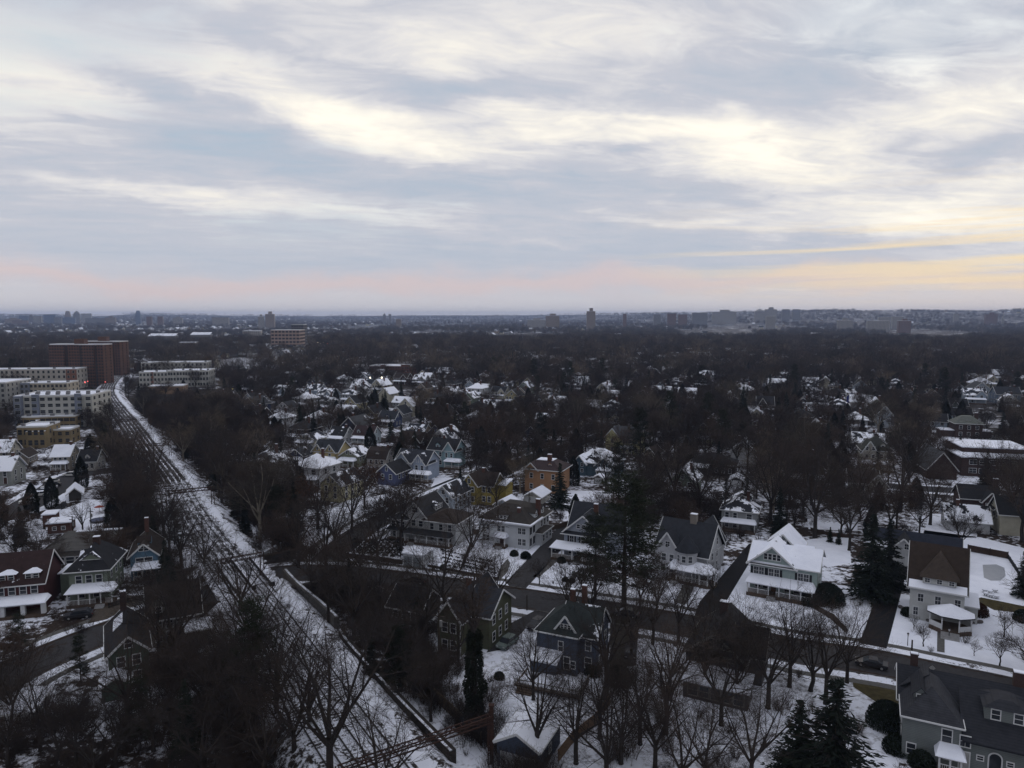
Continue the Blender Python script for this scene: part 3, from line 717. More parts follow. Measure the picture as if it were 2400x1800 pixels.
    def done(s):
        s.walls.build('wall', s.wall, s.r)
        for nm, (m, b) in s.roofs.items(): b.build('roof', m, s.r)
        s.tr.build('trim', s.trim, s.r)
        c, n = math.cos(s.yaw), math.sin(s.yaw)
        W_ = [(s.o.x+c*x-n*y, s.o.y+n*x+c*y) for x, y in s.pts]
        xs = [x for x, y in s.pts]; ys = [y for x, y in s.pts]; q = []
        for x, y in ((min(xs)-1.5, min(ys)-1.5), (max(xs)+1.5, min(ys)-1.5), (max(xs)+1.5, max(ys)+1.5), (min(xs)-1.5, max(ys)+1.5)): q.append((s.o.x+c*x-n*y, s.o.y+n*x+c*y))
        OPEN.append(q); cx = sum(p[0] for p in q)/4; cy = sum(p[1] for p in q)/4
        i0 = [I(x, y, z) for x, y in q for z in (0, s.top)]
        if s.clear: BOX.append((min(i[0] for i in i0), min(i[1] for i in i0), max(i[0] for i in i0), max(i[1] for i in i0), cy, s.r['label']))
        return s.r
def C(*c): return siding('%s' % (str(c)), c)
# archetypes ------------------------------------------------------------
def front_gable(label, A, yaw, bx, ye, ya, depth, wall, roof=None, porch=True, win=2, dorm=None, snow=None, name='gabled_house', chim=False, side=None, cross=False, psnow=None, shut=False, clear=True, w=None, z=None):
    h = House(name, label, 'house', A, yaw, bx, w, wall, roof, clear=clear)
    ze = h.hz(ye) if z is None else z; ze = min(max(ze, 3.2), 7.5); W_ = h.w; rh = W_*.42 if ya is None else max(2.2, min(h.hz(ya)-ze, W_*.75))
    h.block(0, W_, 0, depth, 0, ze).gable(0, W_, 0, depth, ze, rh, 'y')
    if cross: h.gable(-.6, W_+.6, depth*.45, depth*.85, ze, rh*.9, 'x')
    fl = [ze-2.2] if ze < 5 else [1.1, ze-2.1]
    h.wins('f', .5, W_-.5, win, fl[-1:], shut=shut); h.wins('f', W_*.28, W_*.72, 2 if W_ > 7 else 1, [ze+.5], w=.75, h=1.15)
    if len(fl) > 1 and not porch: h.wins('f', .5, W_-.5, win, fl[:1])
    if len(fl) > 1 and porch: h.win('f', W_*.3, 1.1); h.door('f', W_*.7)
    for f_, off in (('r', W_), ('l', 0)): h.wins(f_, 1, depth-1, 3, fl, off=off)
    if porch: h.porch(0, W_*.95, 2.3, m=psnow, n=4 if W_ > 7 else 3, steps=W_*.7)
    if dorm: h.dormer(depth*.35, W_-1.2 if dorm == 'r' else 1.2, ze+.6, 1.8, 1.2, 2.4, .8, dorm)
    if chim: h.chimney(W_*.5, depth*.7, ze, ze+rh+1.0)
    return h.done()
def side_gable(label, A, yaw, bx, ye, ya, depth, wall, roof=None, porch=True, win=3, dorm=1, name='gabled_house', chim=True, gam=False, shut=False, psnow=None, ext=False, clear=True, w=None, z=None):
    h = House(name, label, 'house', A, yaw, bx, w, wall, roof, clear=clear)
    ze = h.hz(ye) if z is None else z; ze = min(max(ze, 2.9), 7.2); W_ = h.w; rh = depth*.42
    h.block(0, W_, 0, depth, 0, ze)
    (h.gambrel if gam else h.gable)(0, W_, 0, depth, ze, rh, 'x')
    fl = [1.0] if ze < 4.6 else [1.0, ze-2.1]
    h.wins('f', .5, W_-.5, win, fl[-1:], shut=shut)
    if len(fl) > 1:
        h.wins('f', .5, W_*.55, 2, fl[:1]); h.door('f', W_*.8)
    for f_, off in (('r', W_), ('l', 0)):
        h.wins(f_, 1, depth-1, 2, fl, off=off); h.win(f_, depth/2, ze+.5, .8, 1.2, off)
    if porch: h.porch(.3, W_-.3, 2.2, m=psnow, n=4, steps=W_*.8)
    for i in range(dorm): h.dormer(W_*(i+.5)/dorm if dorm > 1 else W_*.5, depth*.1, ze+.3, 1.7, 1.3, 3, .8)
    if chim: h.chimney(W_*.85, depth*.5, ze, ze+rh+1.0)
    return h.done()
def foursquare(label, A, yaw, bx, ye, depth, wall, roof=None, win=3, dorm='f', porch=True, name='hipped_house', chim=True, rh=None, psnow=None, clear=True, w=None, z=None):
    h = House(name, label, 'house', A, yaw, bx, w, wall, roof, clear=clear)
    ze = h.hz(ye) if z is None else z; ze = min(max(ze, 3), 7.2); W_ = h.w; rh = rh or W_*.36
    h.block(0, W_, 0, depth, 0, ze-.06).hip(0, W_, 0, depth, ze, rh, .6)
    fl = [1.1, ze-2.2] if ze > 4.6 else [1.1]
    h.wins('f', .4, W_-.4, win, fl)
    for f_, off in (('r', W_), ('l', 0)): h.wins(f_, 1, depth-1, 3, fl, off=off)
    if porch: h.porch(.2, W_-.2, 2.3, m=psnow, n=4, steps=W_*.75)
    for f_ in dorm:
        if f_ == 'f': h.dormer(W_/2, .9, ze+.35, 2.4, 1.2, 2.6, .7, 'f', n=2)
        if f_ == 'r': h.dormer(depth/2, W_-.9, ze+.35, 2.4, 1.2, 2.6, .7, 'r', n=2)
        if f_ == 'l': h.dormer(depth/2, .9, ze+.35, 2.4, 1.2, 2.6, .7, 'l', n=2)
    if chim: h.chimney(W_*.8, depth*.6, ze, ze+rh+.8)
    return h.done()
def garage(label, A, yaw, bx, ye, depth, wall, roof=None, doors=1, axis='y', name='garage', hipr=False, clear=True):
    h = House(name, label, 'garage', A, yaw, bx, None, wall, roof or M_snowroof, clear=clear); W_ = h.w; ze = min(max(h.hz(ye), 2.3), 3.4)
    h.block(0, W_, 0, depth, 0, ze-.06 if hipr else ze)
    if hipr: h.hip(0, W_, 0, depth, ze, 1.5, .35)
    else: h.gable(0, W_, 0, depth, ze, (W_ if axis == 'y' else depth)*.28, axis, .35)
    dm = plain('white garage door', (.42, .43, .45), .6, .1)
    for i in range(doors):
        a = W_*(i+.08)/doors; b = W_*(i+.92)/doors
        d = MB().box(a, b, -.06, 0, 0, 2.15).build('garage_door', dm, h.r)
    h.win('r', depth/2, 1.1, .8, .9, W_); return h.done()
# ---- the row north of the street, left to right
def h_left_white():
    w = C(.40, .41, .42); h = House('shingled_house', 'large white house with dark roofs and glazed corner porch at the street corner', 'house', (915,1262), -22, 1066, None, w, M_dark)
    W_ = h.w; ze = 5.8
    h.block(0, 4.6, 0, 6, 0, 5.2).hip(0, 4.6, 0, 6, 5.26, 1.5, .5)
    h.block(3.2, 9.6, 1.2, 12, 0, 6.2).gable(3.2, 9.6, 1.2, 12, 6.2, 3.4, 'y')
    h.block(9.6, W_, .6, 10, 0, 5.5).hip(9.0, W_, .6, 10, 5.56, 2.2, .6, roofing('brown', (.030, .022, .019)))
    h.porch(-.4, 4.8, 1.0, 2.7, .7, 3, M_dark, rail=False); h.porch(5.0, W_-.5, 2.0, 2.7, .8, 5, M_dark, steps=7)
    h.wins('f', .3, 4.3, 3, [3.3], w=1.0, h=1.4); h.wins('f', .3, 4.3, 2, [.8]); h.wins('l', .5, 5.5, 3, [.8, 3.3], off=0)
    h.wins('f', 5, 9, 2, [3.6], off=1.2, w=1.1); h.win('f', 6.4, 7.0, 1.5, 1.3, 1.2); h.wins('f', 10.2, W_-.4, 3, [.9, 3.5], off=.6)
    h.dormer(8, 9.4, 6.4, 3.6, 1.3, 2.6, .6, 'r', m=roofing('charcoal', (.018, .019, .023), .5, 3), n=3)
    h.chimney(4.9, 5, 6, 9.8, .8, M_brickdark); return h.done()
h_left_white()
def h_stucco():
    w = plain('white stucco', (.46, .48, .51), .9, .12, .6); h = House('stucco_house', 'white stucco house with brown hipped roof, snowy eaves and tall brick chimney', 'house', (1122,1272), -24, 1240, None, w, roofing('umber', (.036, .032, .030)))
    W_ = h.w; D_ = 13; ze = h.hz(1212); ze = 6.0
    h.block(0, W_, 0, D_, 0, ze-.06).hip(0, W_, 0, D_, ze, 3.4, .8, flat=.25)
    h.block(W_*.62, W_+1.6, 4, 11, 0, 3.0).hip(W_*.62, W_+1.6, 4, 11, 3.06, .9, .4)
    h.block(2, W_-2, D_, D_+4, 0, 5.4).hip(2, W_-2, D_-1, D_+4, 5.46, 1.2, .5)
    sn = MB()      # ridge of snow along the eaves
    sn.box(-.9, W_+.9, -.9, -.35, ze+.02, ze+.26); sn.box(W_+.35, W_+.9, -.34, D_*.55, ze+.02, ze+.24); sn.build('eaves_snow', M_snow, h.r)
    for c, wd in ((2.0, 1.7), (6.0, 1.7), (W_-1.9, 1.7)): h.win('f', c-.5, 3.6, .85, 1.4, style='grid'); h.win('f', c+.55, 3.6, .85, 1.4, style='grid')
    for c in (1.5, 2.5, W_-2.4, W_-1.3): h.win('f', c, .9, .85, 1.5, style='grid')
    h.wins('r', 0, 4, 2, [3.6, .9], off=W_, fm=plain('dark sash', (.05, .05, .055))); h.wins('r', 7, D_, 3, [3.6], off=W_)
    h.wins('r', 4.2, 10.8, 3, [.9], off=W_+1.6)
    h.dormer(W_*.45, .3, ze+.5, 2.8, 1.1, 3.2, .5, 'f', hipd=True, n=3); h.dormer(5, W_-.3, ze+.5, 1.8, 1.4, 3.4, .8, 'r'); h.dormer(9.4, W_-.3, ze+.5, 1.8, 1.4, 3.4, .8, 'r')
    h.porch(W_*.35, W_*.35+3.2, 1.8, 2.7, .8, 2, M_snowroof, rail=False, steps=W_*.35+1.6); h.door('f', W_*.35+1.6)
    h.chimney(W_-.6, 7.2, 3, 10.4, 1.1); h.chimney(W_*.72, 2.6, 6, 9.0, .8); return h.done()
h_stucco()
def h_grey():
    w = C(.30, .33, .39); h = House('gabled_house', 'grey blue house with white pediment, black shutters and snowy porch beside the tall pine', 'house', (1322,1305), -24, 1412, None, w, M_slate)
    W_ = h.w; ze = h.hz(1243); ze = min(ze, 6.4)
    h.block(0, W_, 0, 13, 0, ze).gable(0, W_, 0, 6, ze, W_*.43, 'y', .6)
    h.gable(-.2, W_+3, 4.5, 13.5, ze, 4.6, 'x', .5); h.block(W_, W_+3, 5, 13, 0, ze)
    h.shed(-.6, W_+.6, -.9, -.02, ze-.55, ze-.05, over=.05)
    for i in range(3): h.win('f', W_*(.2+.3*i), 3.7, .95, 1.5, style='grid', shut=True)
    h.wins('f', W_*.3, W_*.72, 3, [ze+.9], w=.75, h=.9); h.wins('l', 1, 12, 3, [1, 3.7], off=0)
    h.porch(-2.2, W_+1.2, 3.0, 2.9, .9, 6, M_snowroof, steps=W_*.45); h.wins('f', .6, W_*.5, 2, [1]); h.door('f', W_*.75, col=(.2, .2, .2))
    h.chimney(W_*.62, 6, ze+2, ze+5.2, 1.0); return h.done()
h_grey()
def h_victorian():
    w = C(.43, .44, .47); h = House('victorian_house', 'large white house with steep slate roof, corner turret and wraparound snowy veranda', 'house', (1538,1340), -33, 1655, None, w, M_slate)
    W_ = h.w; ze = 5.6; rh = 5.2
    h.block(0, W_, 0, 10.5, 0, ze).gable(0, W_, 0, 10.5, ze, rh, 'x', .6)
    h.block(0, 5.6, -1.0, 1, 0, ze).gable(0, 5.6, -1.0, 5, ze, 3.9, 'y', .5)
    h.gable(W_*.45, W_*.95, 6, 14, ze, 4.6, 'y', .5, roofing('slate', (.026, .029, .037))); h.block(W_*.45, W_*.95, 10, 14, 0, ze)
    # turret with a conical roof
    c0 = (W_*.63, -.3); r0 = 2.2; ring = lambda r, z: [(c0[0]+r*math.cos(i*math.pi/5), c0[1]+r*math.sin(i*math.pi/5), z) for i in range(10)]
    h.walls.prism(ring(r0, 0), ring(r0, ze+.6)); h.R_().prism(ring(r0+.5, ze+.6), ring(.05, ze+4.0))
    for a in (-126, -90, -54): h_w = h.win('f', c0[0]+1, 1, .8, 1.3); h_w.location = (c0[0]+(r0*.96)*math.cos(R(a)), c0[1]+(r0*.96)*math.sin(R(a)), ze-1.5); h_w.rotation_euler = (0, 0, R(a+90))
    o = h.win('f', 2.8, ze+.9, .9, 1.0, -1.0, style='grid'); h.wins('f', 1.2, 4.6, 2, [3.3], off=-1.0, w=.9); h.wins('f', 1, 4.6, 2, [1], off=-1.0)
    h.wins('r', 2, 8.5, 2, [1, 3.6, ze+.6], off=W_, w=.85); h.win('r', 5.2, ze+2.6, .7, .9, W_)
    h.porch(W_*.36, W_+1.6, 3.2, 2.9, 1.2, 6, M_snowroof, steps=W_*.5, y=-.6)
    g = House.porch
    rr = MB(); oc = (W_+.6, -1.9); R8 = lambda r, z: [(oc[0]+r*math.cos(i*math.pi/4+.39), oc[1]+r*math.sin(i*math.pi/4+.39), z) for i in range(8)]
    rr.prism(R8(2.6, 3.05), R8(.5, 4.25)); rr.build('porch_roof', M_snowroof, h.r); MB().prism(R8(2.2, 0), R8(2.2, .62)).build('porch_floor', M_deck, h.r)
    for i in range(8): MB().bar(R8(2.15, .62)[i], R8(2.15, 3.05)[i], .16).build('porch_post', h.trim, h.r)
    h.chimney(W_*.58, 5.2, ze+4, ze+rh+1.6, 1.4, plain('stone', (.2, .18, .16))); return h.done()
h_victorian()
def h_mint():
    w = C(.30, .37, .36); h = House('gabled_house', 'pale mint house with black shutters, snow covered roofs and a long white veranda', 'house', (1757,1384), -29, 1913, None, w, M_slate)
    W_ = h.w; ze = h.hz(1312); ze = min(max(ze, 5.8), 6.6); G = W_*.66; D_ = 9.5
    h.block(0, W_, 0, D_, 0, ze).gable(0, W_, 0, D_, ze, 2.6, 'x', .5, M_snowroof)
    h.block(.0, G, -.12, 3, ze-.4, ze).gable(0, G, -.12, 8, ze, G*.42, 'y', .7, roofing('slate', (.026, .029, .037), .75, 4))
    h.shed(-.5, G+.5, -.75, -.14, ze-.45, ze-.1, over=.05)
    h.block(1.5, 8.2, D_, D_+7, 0, ze+.4).gable(1.5, 8.2, D_-1, D_+7, ze+.4, 3.3, 'y', .5, M_snowroof)
    h.gable(G-.6, G+2.8, 3.5, 8.5, ze+.6, 2.0, 'x', .3, M_snowroof)
    for c in (G*.2, G*.55, W_*.8): 
        for d in (-.52, .52): h.win('f', c+d, 3.75, .88, 1.45, style='grid')
        for sgn in (-1, 1): link('shutter', MB().box(-.21, .21, -.05, 0, 0, 1.45).mesh('shutter', plain('black shutter', (.015, .016, .02), .6)), h.r, (c+sgn*1.33, 0, 3.75))
    h.wins('f', G*.3, G*.7, 4, [ze+.7], off=-.12, w=.62, h=1.15); h.wins('r', 1, D_-1, 2, [1, 3.7], off=W_, w=.8)
    h.porch(-.2, W_-.4, 2.7, 2.8, 1.0, 7, M_snowroof, steps=G*.55, base=.7); h.wins('f', .8, G*.45, 2, [1.1]); h.wins('f', G*.75, W_-1, 3, [1.1]); h.door('f', G*.55, col=(.12, .06, .03))
    return h.done()
h_mint()
def h_octagon():
    w = C(.47, .48, .48); rf = roofing('thatch brown', (.036, .026, .021)); h = House('shingled_house', 'white house with a steep brown roof and an eight sided snowy porch', 'house', (2130,1448), -31, 2257, None, w, rf)
    W_ = h.w; ze = 6.2; D_ = 10; rh = 6.4
    h.block(0, W_, 0, D_, 0, ze).gable(0, W_, .4, D_, ze+.3, rh, 'x', .55)
    # flared skirt of roof above the front wall with snow lodged on it
    h.R_(M_snowroof).slab([(-.3, -.9, ze-.1), (W_+.3, -.9, ze-.1), (W_+.3, .5, ze+.9), (-.3, .5, ze+.9)], .16); h.tr.bar((-.4, -.96, ze-.05), (W_+.4, -.96, ze-.05), .1, .24)
    # big hipped dormer
    x0, x1 = W_*.22, W_*.84
    d = link('dormer', None, h.r, (0, 0, 0)); MB().box(x0, x1, -.1, 3.5, ze+.9, ze+2.0).build('dormer_wall', w, d)
    MB().prism([(x0-.5, -.5, ze+2.0), (x1+.5, -.5, ze+2.0), (x1+.5, 5, ze+2.0), (x0-.5, 5, ze+2.0)], [((x0+x1)/2-.1, 2.8, ze+5.9), ((x0+x1)/2+.1, 2.8, ze+5.9), ((x0+x1)/2+.1, 5, ze+5.9), ((x0+x1)/2-.1, 5, ze+5.9)]).build('dormer_roof', roofing('lighter brown', (.052, .040, .033)), d)  # dormer roof in a lighter brown than the main roof
    for i in range(3): q = link('dormer_window', one_window(.75, .7, M_trim, 'grid'), d, (x0+(x1-x0)*(.14+.36*i), -.1, ze+1.12)); 
    for c in (W_*.2, W_*.52, W_*.88): h.win('f', c, 3.5, .85, 1.4, style='grid')
    h.win('f', W_*.12, .9, .7, 1.4, style='grid'); h.wins('l', 1, D_-1, 3, [.9, 3.5], off=0); h.wins('r', 1, D_-1, 3, [.9, 3.5], off=W_)
    c0 = (W_*.76, -1.9); R8 = lambda r, z: [(c0[0]+r*1.25*math.cos(i*math.pi/4+math.pi/8), c0[1]+r*math.sin(i*math.pi/4+math.pi/8), z) for i in range(8)]
    MB().prism(R8(2.8, 0), R8(2.8, .7)).build('porch_floor', M_deck, h.r); MB().prism(R8(3.1, 3.0), R8(3.15, 3.2)).build('porch_beam', M_dark, h.r); MB().prism(R8(3.1, 3.2), R8(.3, 4.6)).build('porch_roof', M_snowroof, h.r)
    for i in range(8): MB().bar(R8(2.7, .7)[i], R8(2.7, 3.0)[i], .2).build('porch_post', M_trim, h.r)
    for i in (3, 4, 6, 7, 0): 
        a, b = R8(2.65, 1.2)[i], R8(2.65, 1.2)[(i+1) % 8]; MB().bar(a, b, .08, .9).build('porch_railing', M_trim, h.r)
    g = MB()
    for i in range(6): g.box(c0[0]-1.4, c0[0]+1.4, -4.9-.32*(i+1), -4.9-.32*i-.005, 0, .7*(1-(i+1)/7))
    g.build('steps', plain('grey painted steps', (.28, .28, .29), .8), h.r)
    h.block(W_, W_+2.2, 3, 9, 0, 3).shed(W_, W_+2.2, 3, 9, 3.05, 3.6, M_snowroof)
    h.chimney(W_-.5, 6.5, 3, ze+4.2, .8, M_brickdark); return h.done()
h_octagon()
def h_carriage():
    w = C(.40, .41, .43); h = House('carriage_house', 'white two storey garage with dark roof at the end of the black driveway', 'garage', (2082,1322), -30, 2150, None, w, M_dark); W_ = h.w
    h.block(0, W_, 0, 8, 0, 3.4).gable(0, W_, 0, 8, 3.4, W_*.5, 'y', .4, M_dark); h.gable(-3, W_+8, 3, 9, 3.3, 3.0, 'x', .4, roofing('navy slate', (.022, .026, .040))); h.block(-3, W_+8, 3.2, 8.8, 0, 3.2)
    h.R_(M_snowroof).slab([(-3.4, 1.4, 2.7), (-.3, 1.4, 2.7), (-.3, 4.8, 4.6), (-3.4, 4.8, 4.6)], .2)
    for i in range(2): MB().box(W_*(.06+.5*i), W_*(.44+.5*i), -.06, 0, 0, 2.3).build('garage_door', plain('white garage door', (.42, .43, .45), .6, .1), h.r)
    h.win('f', W_*.6, 3.9, .8, 1.2, style='grid'); return h.done()
h_carriage()
# ---- south side of the street
def h_sage():
    w = siding('sage grey', (.150, .168, .170)); rf = roofing('blue charcoal', (.022, .024, .031)); h = House('gabled_house', 'big sage grey house with arched window and dark roofs in the bottom right corner', 'house', (2112,1776), -27, 2247, None, w, rf)
    W_ = h.w; ze = 5.7
    h.block(0, W_, 0, 9, 0, ze).hip(0, W_, -.2, 10, ze+.06, 3.0, .35, roofing('lighter charcoal', (.036, .038, .046))); h.R_(roofing('lighter charcoal', (.036, .038, .046))).slab([(-.4, 6, ze+.6), (3, 6, ze+3.0), (3, 10, ze+3.0), (-.4, 10, ze+.6)], .15)  # front hip and slab in a lighter charcoal than the main roof
    h.block(W_, 24, 2.2, 12, 0, ze-.3); h.gable(-.2, 24, 4.8, 13, ze-.2, 2.6, 'x', .4, rf); h.block(0, 24, 6, 13, 0, ze+.1)
    h.R_(rf).slab([(W_+.1, -.6, ze-1.5), (14.6, -.6, ze-1.5), (14.6, 6, ze+2.2), (W_+.1, 6, ze+2.2)], .2); h.block(W_, 14.4, .3, 3, 0, ze-1.4)
    h.R_(rf).slab([(14.7, 1.6, 3.4), (24.4, 1.6, 3.4), (24.4, 6, ze+1.6), (14.7, 6, ze+1.6)], .2)
    h.dormer(11.0, 2.6, ze+.35, 4.6, 1.7, 4.2, .5, 'f', rf, w, n=2, hipd=True); h.dormer(1.9, 2.2, ze+.9, 1.5, 1.2, 5, .8, 'f', rf, w)
    h.win('f', 4.7, 3.4, 1.0, 1.6); h.win('f', 6.6, 3.4, 1.0, 1.3, style='grid'); h.win('f', 1.0, .9, .9, 1.3); h.wins('l', 1, 8, 2, [1, 3.5], off=0)
    h.porch(3.7, W_+.2, 2.0, 2.6, .8, 3, M_snowroof, steps=None); h.door('f', 6.6, col=(.3, .3, .3)); h.win('f', 4.9, 1.3, .8, .9)
    # arched window: round headed frame and pane
    ax = W_+3.6; N_ = 10; outer = [(ax-.75, .9)]+[(ax-.75*math.cos(math.pi*i/N_), 2.6+.75*math.sin(math.pi*i/N_)) for i in range(N_+1)]+[(ax+.75, .9)]; inner = [(ax+(x-ax)*.8, 1.02 if z < 1 else 2.6+(z-2.6)*.8) for x, z in outer]
    a = MB().prism([(x, .22, z) for x, z in outer], [(x, .3, z) for x, z in outer]).build('window', M_trim, h.r); a['label'] = 'tall round headed window'
    MB().prism([(x, .19, z) for x, z in inner], [(x, .22, z) for x, z in inner]).build('pane', M_glass, a)
    h.win('f', ax-1.5, 2.0, .6, .5, .3); h.win('f', ax+1.5, 2.0, .6, .5, .3)
    h.block(15, 22, -.6, 2.2, 0, 2.6); h.R_(M_snowroof).slab([(14.8, -.9, 2.6), (22.2, -.9, 2.6), (22.2, 2.2, 3.0), (14.8, 2.2, 3.0)], .16); h.wins('f', 15.2, 21.8, 4, [.8], off=-.6)
    h.chimney(1.4, 9.4, ze+1, ze+4.0, .9, M_brickdark); h.chimney(13, 9.2, ze+1, ze+4.2, 1.2, M_brickdark); h.R_(rf); return h.done()
h_sage()
def h_tudor():
    w = siding('dark taupe', (.060, .056, .060)); rf = roofing('charcoal', (.018, .019, .023)); h = House('gabled_house', 'dark taupe house with half timbered gable and snowy sunroom roof among bare trees', 'house', (1606,1600), -27, 1742, None, w, rf, trim=plain('dull cream trim', (.20, .19, .18)))
    W_ = h.w; ze = 5.2
    h.block(0, W_, 0, 12, 0, ze).gable(0, W_, 0, 12, ze, W_*.40, 'y', .5); h.block(W_-.1, W_+2, 4, 11, 0, 4.6).gable(W_-2, W_+2, 4, 11, 4.6, 3, 'x')
    h.tr.bar((0, -.05, ze), (W_, -.05, ze), .1, .22); h.tr.bar((W_*.2, -.05, ze+1.1), (W_*.8, -.05, ze+1.1), .1, .18)
    h.wins('f', W_*.35, W_*.65, 2, [ze+1.3], w=.8, h=1.2); h.wins('f', .6, W_-.6, 3, [3.2], w=.9, h=1.3); h.wins('l', 1, 11, 3, [1, 3.2], off=0)
    h.block(.6, W_+1.2, -4, 0, 0, 2.6); h.R_(M_snowroof).slab([(.3, -4.5, 2.6), (W_+1.5, -4.5, 2.6), (W_+1.5, -.01, 3.5), (.3, -.01, 3.5)], .2)
    h.wins('f', 1.2, W_+.8, 5, [.6], off=-4, w=1.3, h=1.6); h.win('r', -2, .6, 1.5, 1.6, W_+1.2)
    h.chimney(W_*.45, 9, ze+2, ze+W_*.4+1.4, 1.2, M_brickdark); return h.done()
h_tudor()
def h_blue():
    w = siding('slate blue', (.070, .088, .130)); rf = roofing('dark green slate', (.026, .032, .033)); h = House('gabled_house', 'slate blue house with dark roof, brick chimneys and a snowy wooden deck behind', 'house', (1258,1566), -24, 1352, None, w, rf)
    W_ = h.w; ze = 6.2
    h.block(0, W_, 0, 8.5, 0, ze).hip(0, W_, 0, 8.5, ze+.06, 3.2, .4, rf); h.gable(W_*.42, W_*.95, .6, 6, ze+.5, 2.4, 'y', .3, rf)
    h.block(W_, W_+2.6, 1.5, 8, 0, ze).gable(W_-3, W_+2.6, 1.5, 8, ze, 3.4, 'x', .4, roofing('dark green slate', (.026, .032, .033), .3, 2)); h.win('r', 4.7, ze+.6, .8, 1.1, W_+2.6)
    h.wins('f', W_*.55, W_*.82, 3, [ze+.85], off=.6, w=.42, h=.6); h.win('f', W_*.6, 3.6, .7, 1.5); h.win('f', W_*.75, .9, .9, 1.9); h.win('f', W_*.9, 1.2, .7, 1.1)
    h.wins('r', 2, 7.5, 2, [1, 3.8], off=W_+2.6); h.win('f', W_+1.3, 3.8, .8, 1.4, 1.5); h.win('f', W_+1.3, 1, 1.0, 1.6, 1.5)
    h.block(0, 4.2, -2.6, 0, 0, 2.6); h.R_(M_snowroof).slab([(-.3, -2.9, 2.6), (4.4, -2.9, 2.6), (4.4, -.01, 3.4), (-.3, -.01, 3.4)], .2)
    h.chimney(W_*.5, 7.6, ze+1, ze+4.3, .8); h.chimney(W_*.72, 9.2, ze-1, ze+4.6, .8); return h.done()
h_blue()
h = House('gabled_house', 'olive green house with white downpipes behind the ivy covered trunk', 'house', (1026,1528), -24, 1080, None, siding('olive', (.085, .090, .055)), M_slate)
W_ = h.w; h.block(0, W_, 0, 14, 0, 6.2).gable(0, W_, 0, 14, 6.2, 2.8, 'y').block(W_, W_+3.2, 4, 13, 0, 5.8).gable(W_-1, W_+3.2, 4, 13, 5.8, 3.0, 'x').wins('f', .6, W_-.6, 2, [.9, 3.8]).wins('r', 4.5, 12, 3, [.9, 3.8], off=W_+3.2); h.tr.box(W_-.1, W_+.02, -.08, -.0, 0, 6.1); h.chimney(W_*.4, 8, 7, 10); h.done()
garage('small blue garage under snow beside the bottom foreground gantry', (1165,1795), -24, 1262, 1725, 7.5, siding('slate blue', (.070, .088, .130)), roofing('slate', (.026, .029, .037), .95, 7), 1)
h = House('bungalow', 'low dark bungalow half hidden by thicket beside the railway', 'house', (912,1455), -24, 985, None, siding('dull brown', (.07, .06, .05)), M_dark, clear=False); h.block(0, h.w, 0, 7, 0, 3).gable(0, h.w, 0, 7, 3, 2.6, 'x').wins('f', .5, h.w-.5, 3, [1]).done()
# ---- white garage set into the bank
h = House('garage', 'sunken white double garage set into the bank along the pavement', 'garage', (944,1325), -22, 990, None, plain('white stucco', (.46, .48, .51), .9, .12, .6), M_snowroof); W_ = h.w
h.block(0, W_, 0, 5, 0, 2.7); h.R_(M_snowroof).box(-.2, W_+.2, -.2, 5, 2.72, 2.95)
for i in range(2): MB().box(W_*(.08+.47*i), W_*(.46+.47*i), -.06, 0, 0, 2.2).build('garage_door', plain('grey panel door', (.17, .19, .21), .6, .1), h.r)
h.done()
# ---- middle distance, by hand
CY, CB = C(.36, .295, .15), C(.27, .36, .46)
h = House('italianate_house', 'orange stucco house with brown roof, bracketed eaves and flat snowy roof deck', 'house', (1230,1150), -22, 1312, None, plain('orange stucco', (.33, .19, .11), .9, .15, .5), roofing('plum', (.045, .032, .034)))
W_ = h.w; h.block(0, W_, 0, 10, 0, 7.2).hip(0, W_, 0, 10, 7.26, 2.4, .8, flat=.3).gable(0, W_*.36, -.1, 4, 7.2, 2.0, 'y', .5); h.R_(M_snowroof).box(W_*.25, W_*.72, 3, 7, 9.6, 9.75)
h.wins('f', .4, W_-.4, 3, [1, 4.4]).wins('l', 1, 9, 3, [1, 4.4], off=0).dormer(W_*.68, 1.4, 7.6, 1.5, 1.2, 2, .6).chimney(W_*.62, 3.2, 8.5, 11.5, 1.3).done()
garage('white garage with snow covered roof beside the tall dark spruce', (1228,1180), -22, 1268, 1162, 8, C(.42, .41, .38))
garage('pale grey garage with snow roof behind the stucco house', (1158,1200), -22, 1200, 1187, 6, C(.34, .38, .42))
garage('white square garage with snow roof behind the grey blue house', (1386,1195), -22, 1414, 1182, 6, C(.42, .43, .45), hipr=True)
h = House('gabled_house', 'mustard yellow house with brown roof and snow at its eaves', 'house', (1082,1180), -24, 1150, None, siding('mustard', (.27, .215, .06)), M_brown); W_ = h.w
h.block(0, W_*.55, 0, 10, 0, 6).gable(0, W_*.55, 0, 10, 6, 3, 'y').block(W_*.5, W_, 1.5, 9, 0, 6).gable(W_*.3, W_, 1.5, 9, 6, 3, 'x').block(W_*.7, W_+2.5, 5, 10, 0, 5.4).shed(W_*.9, W_+2.5, 5, 10, 5.45, 6.4, M_snowroof)
h.wins('f', .3, W_*.5, 2, [1, 3.8]).win('f', W_*.27, 6.4, .8, 1.2); h.wins('f', W_*.6, W_-.3, 2, [1, 3.8], off=1.5).chimney(W_*.5, 5, 8, 10).done()
h = House('gambrel_house', 'light blue house with dark roof and snow patches beside the mustard house', 'house', (1018,1200), -24, 1060, None, C(.33, .38, .44), roofing('slate', (.026, .029, .037), .35, 5)); W_ = h.w
h.block(0, W_, 0, 12, 0, 5).gable(0, W_, 0, 12, 5, 2.8, 'y').wins('f', .4, W_-.4, 2, [1, 3]).win('f', W_*.5, 5.5, .9, 1.1); h.wins('r', 1, 11, 4, [1, 3], off=W_).done()
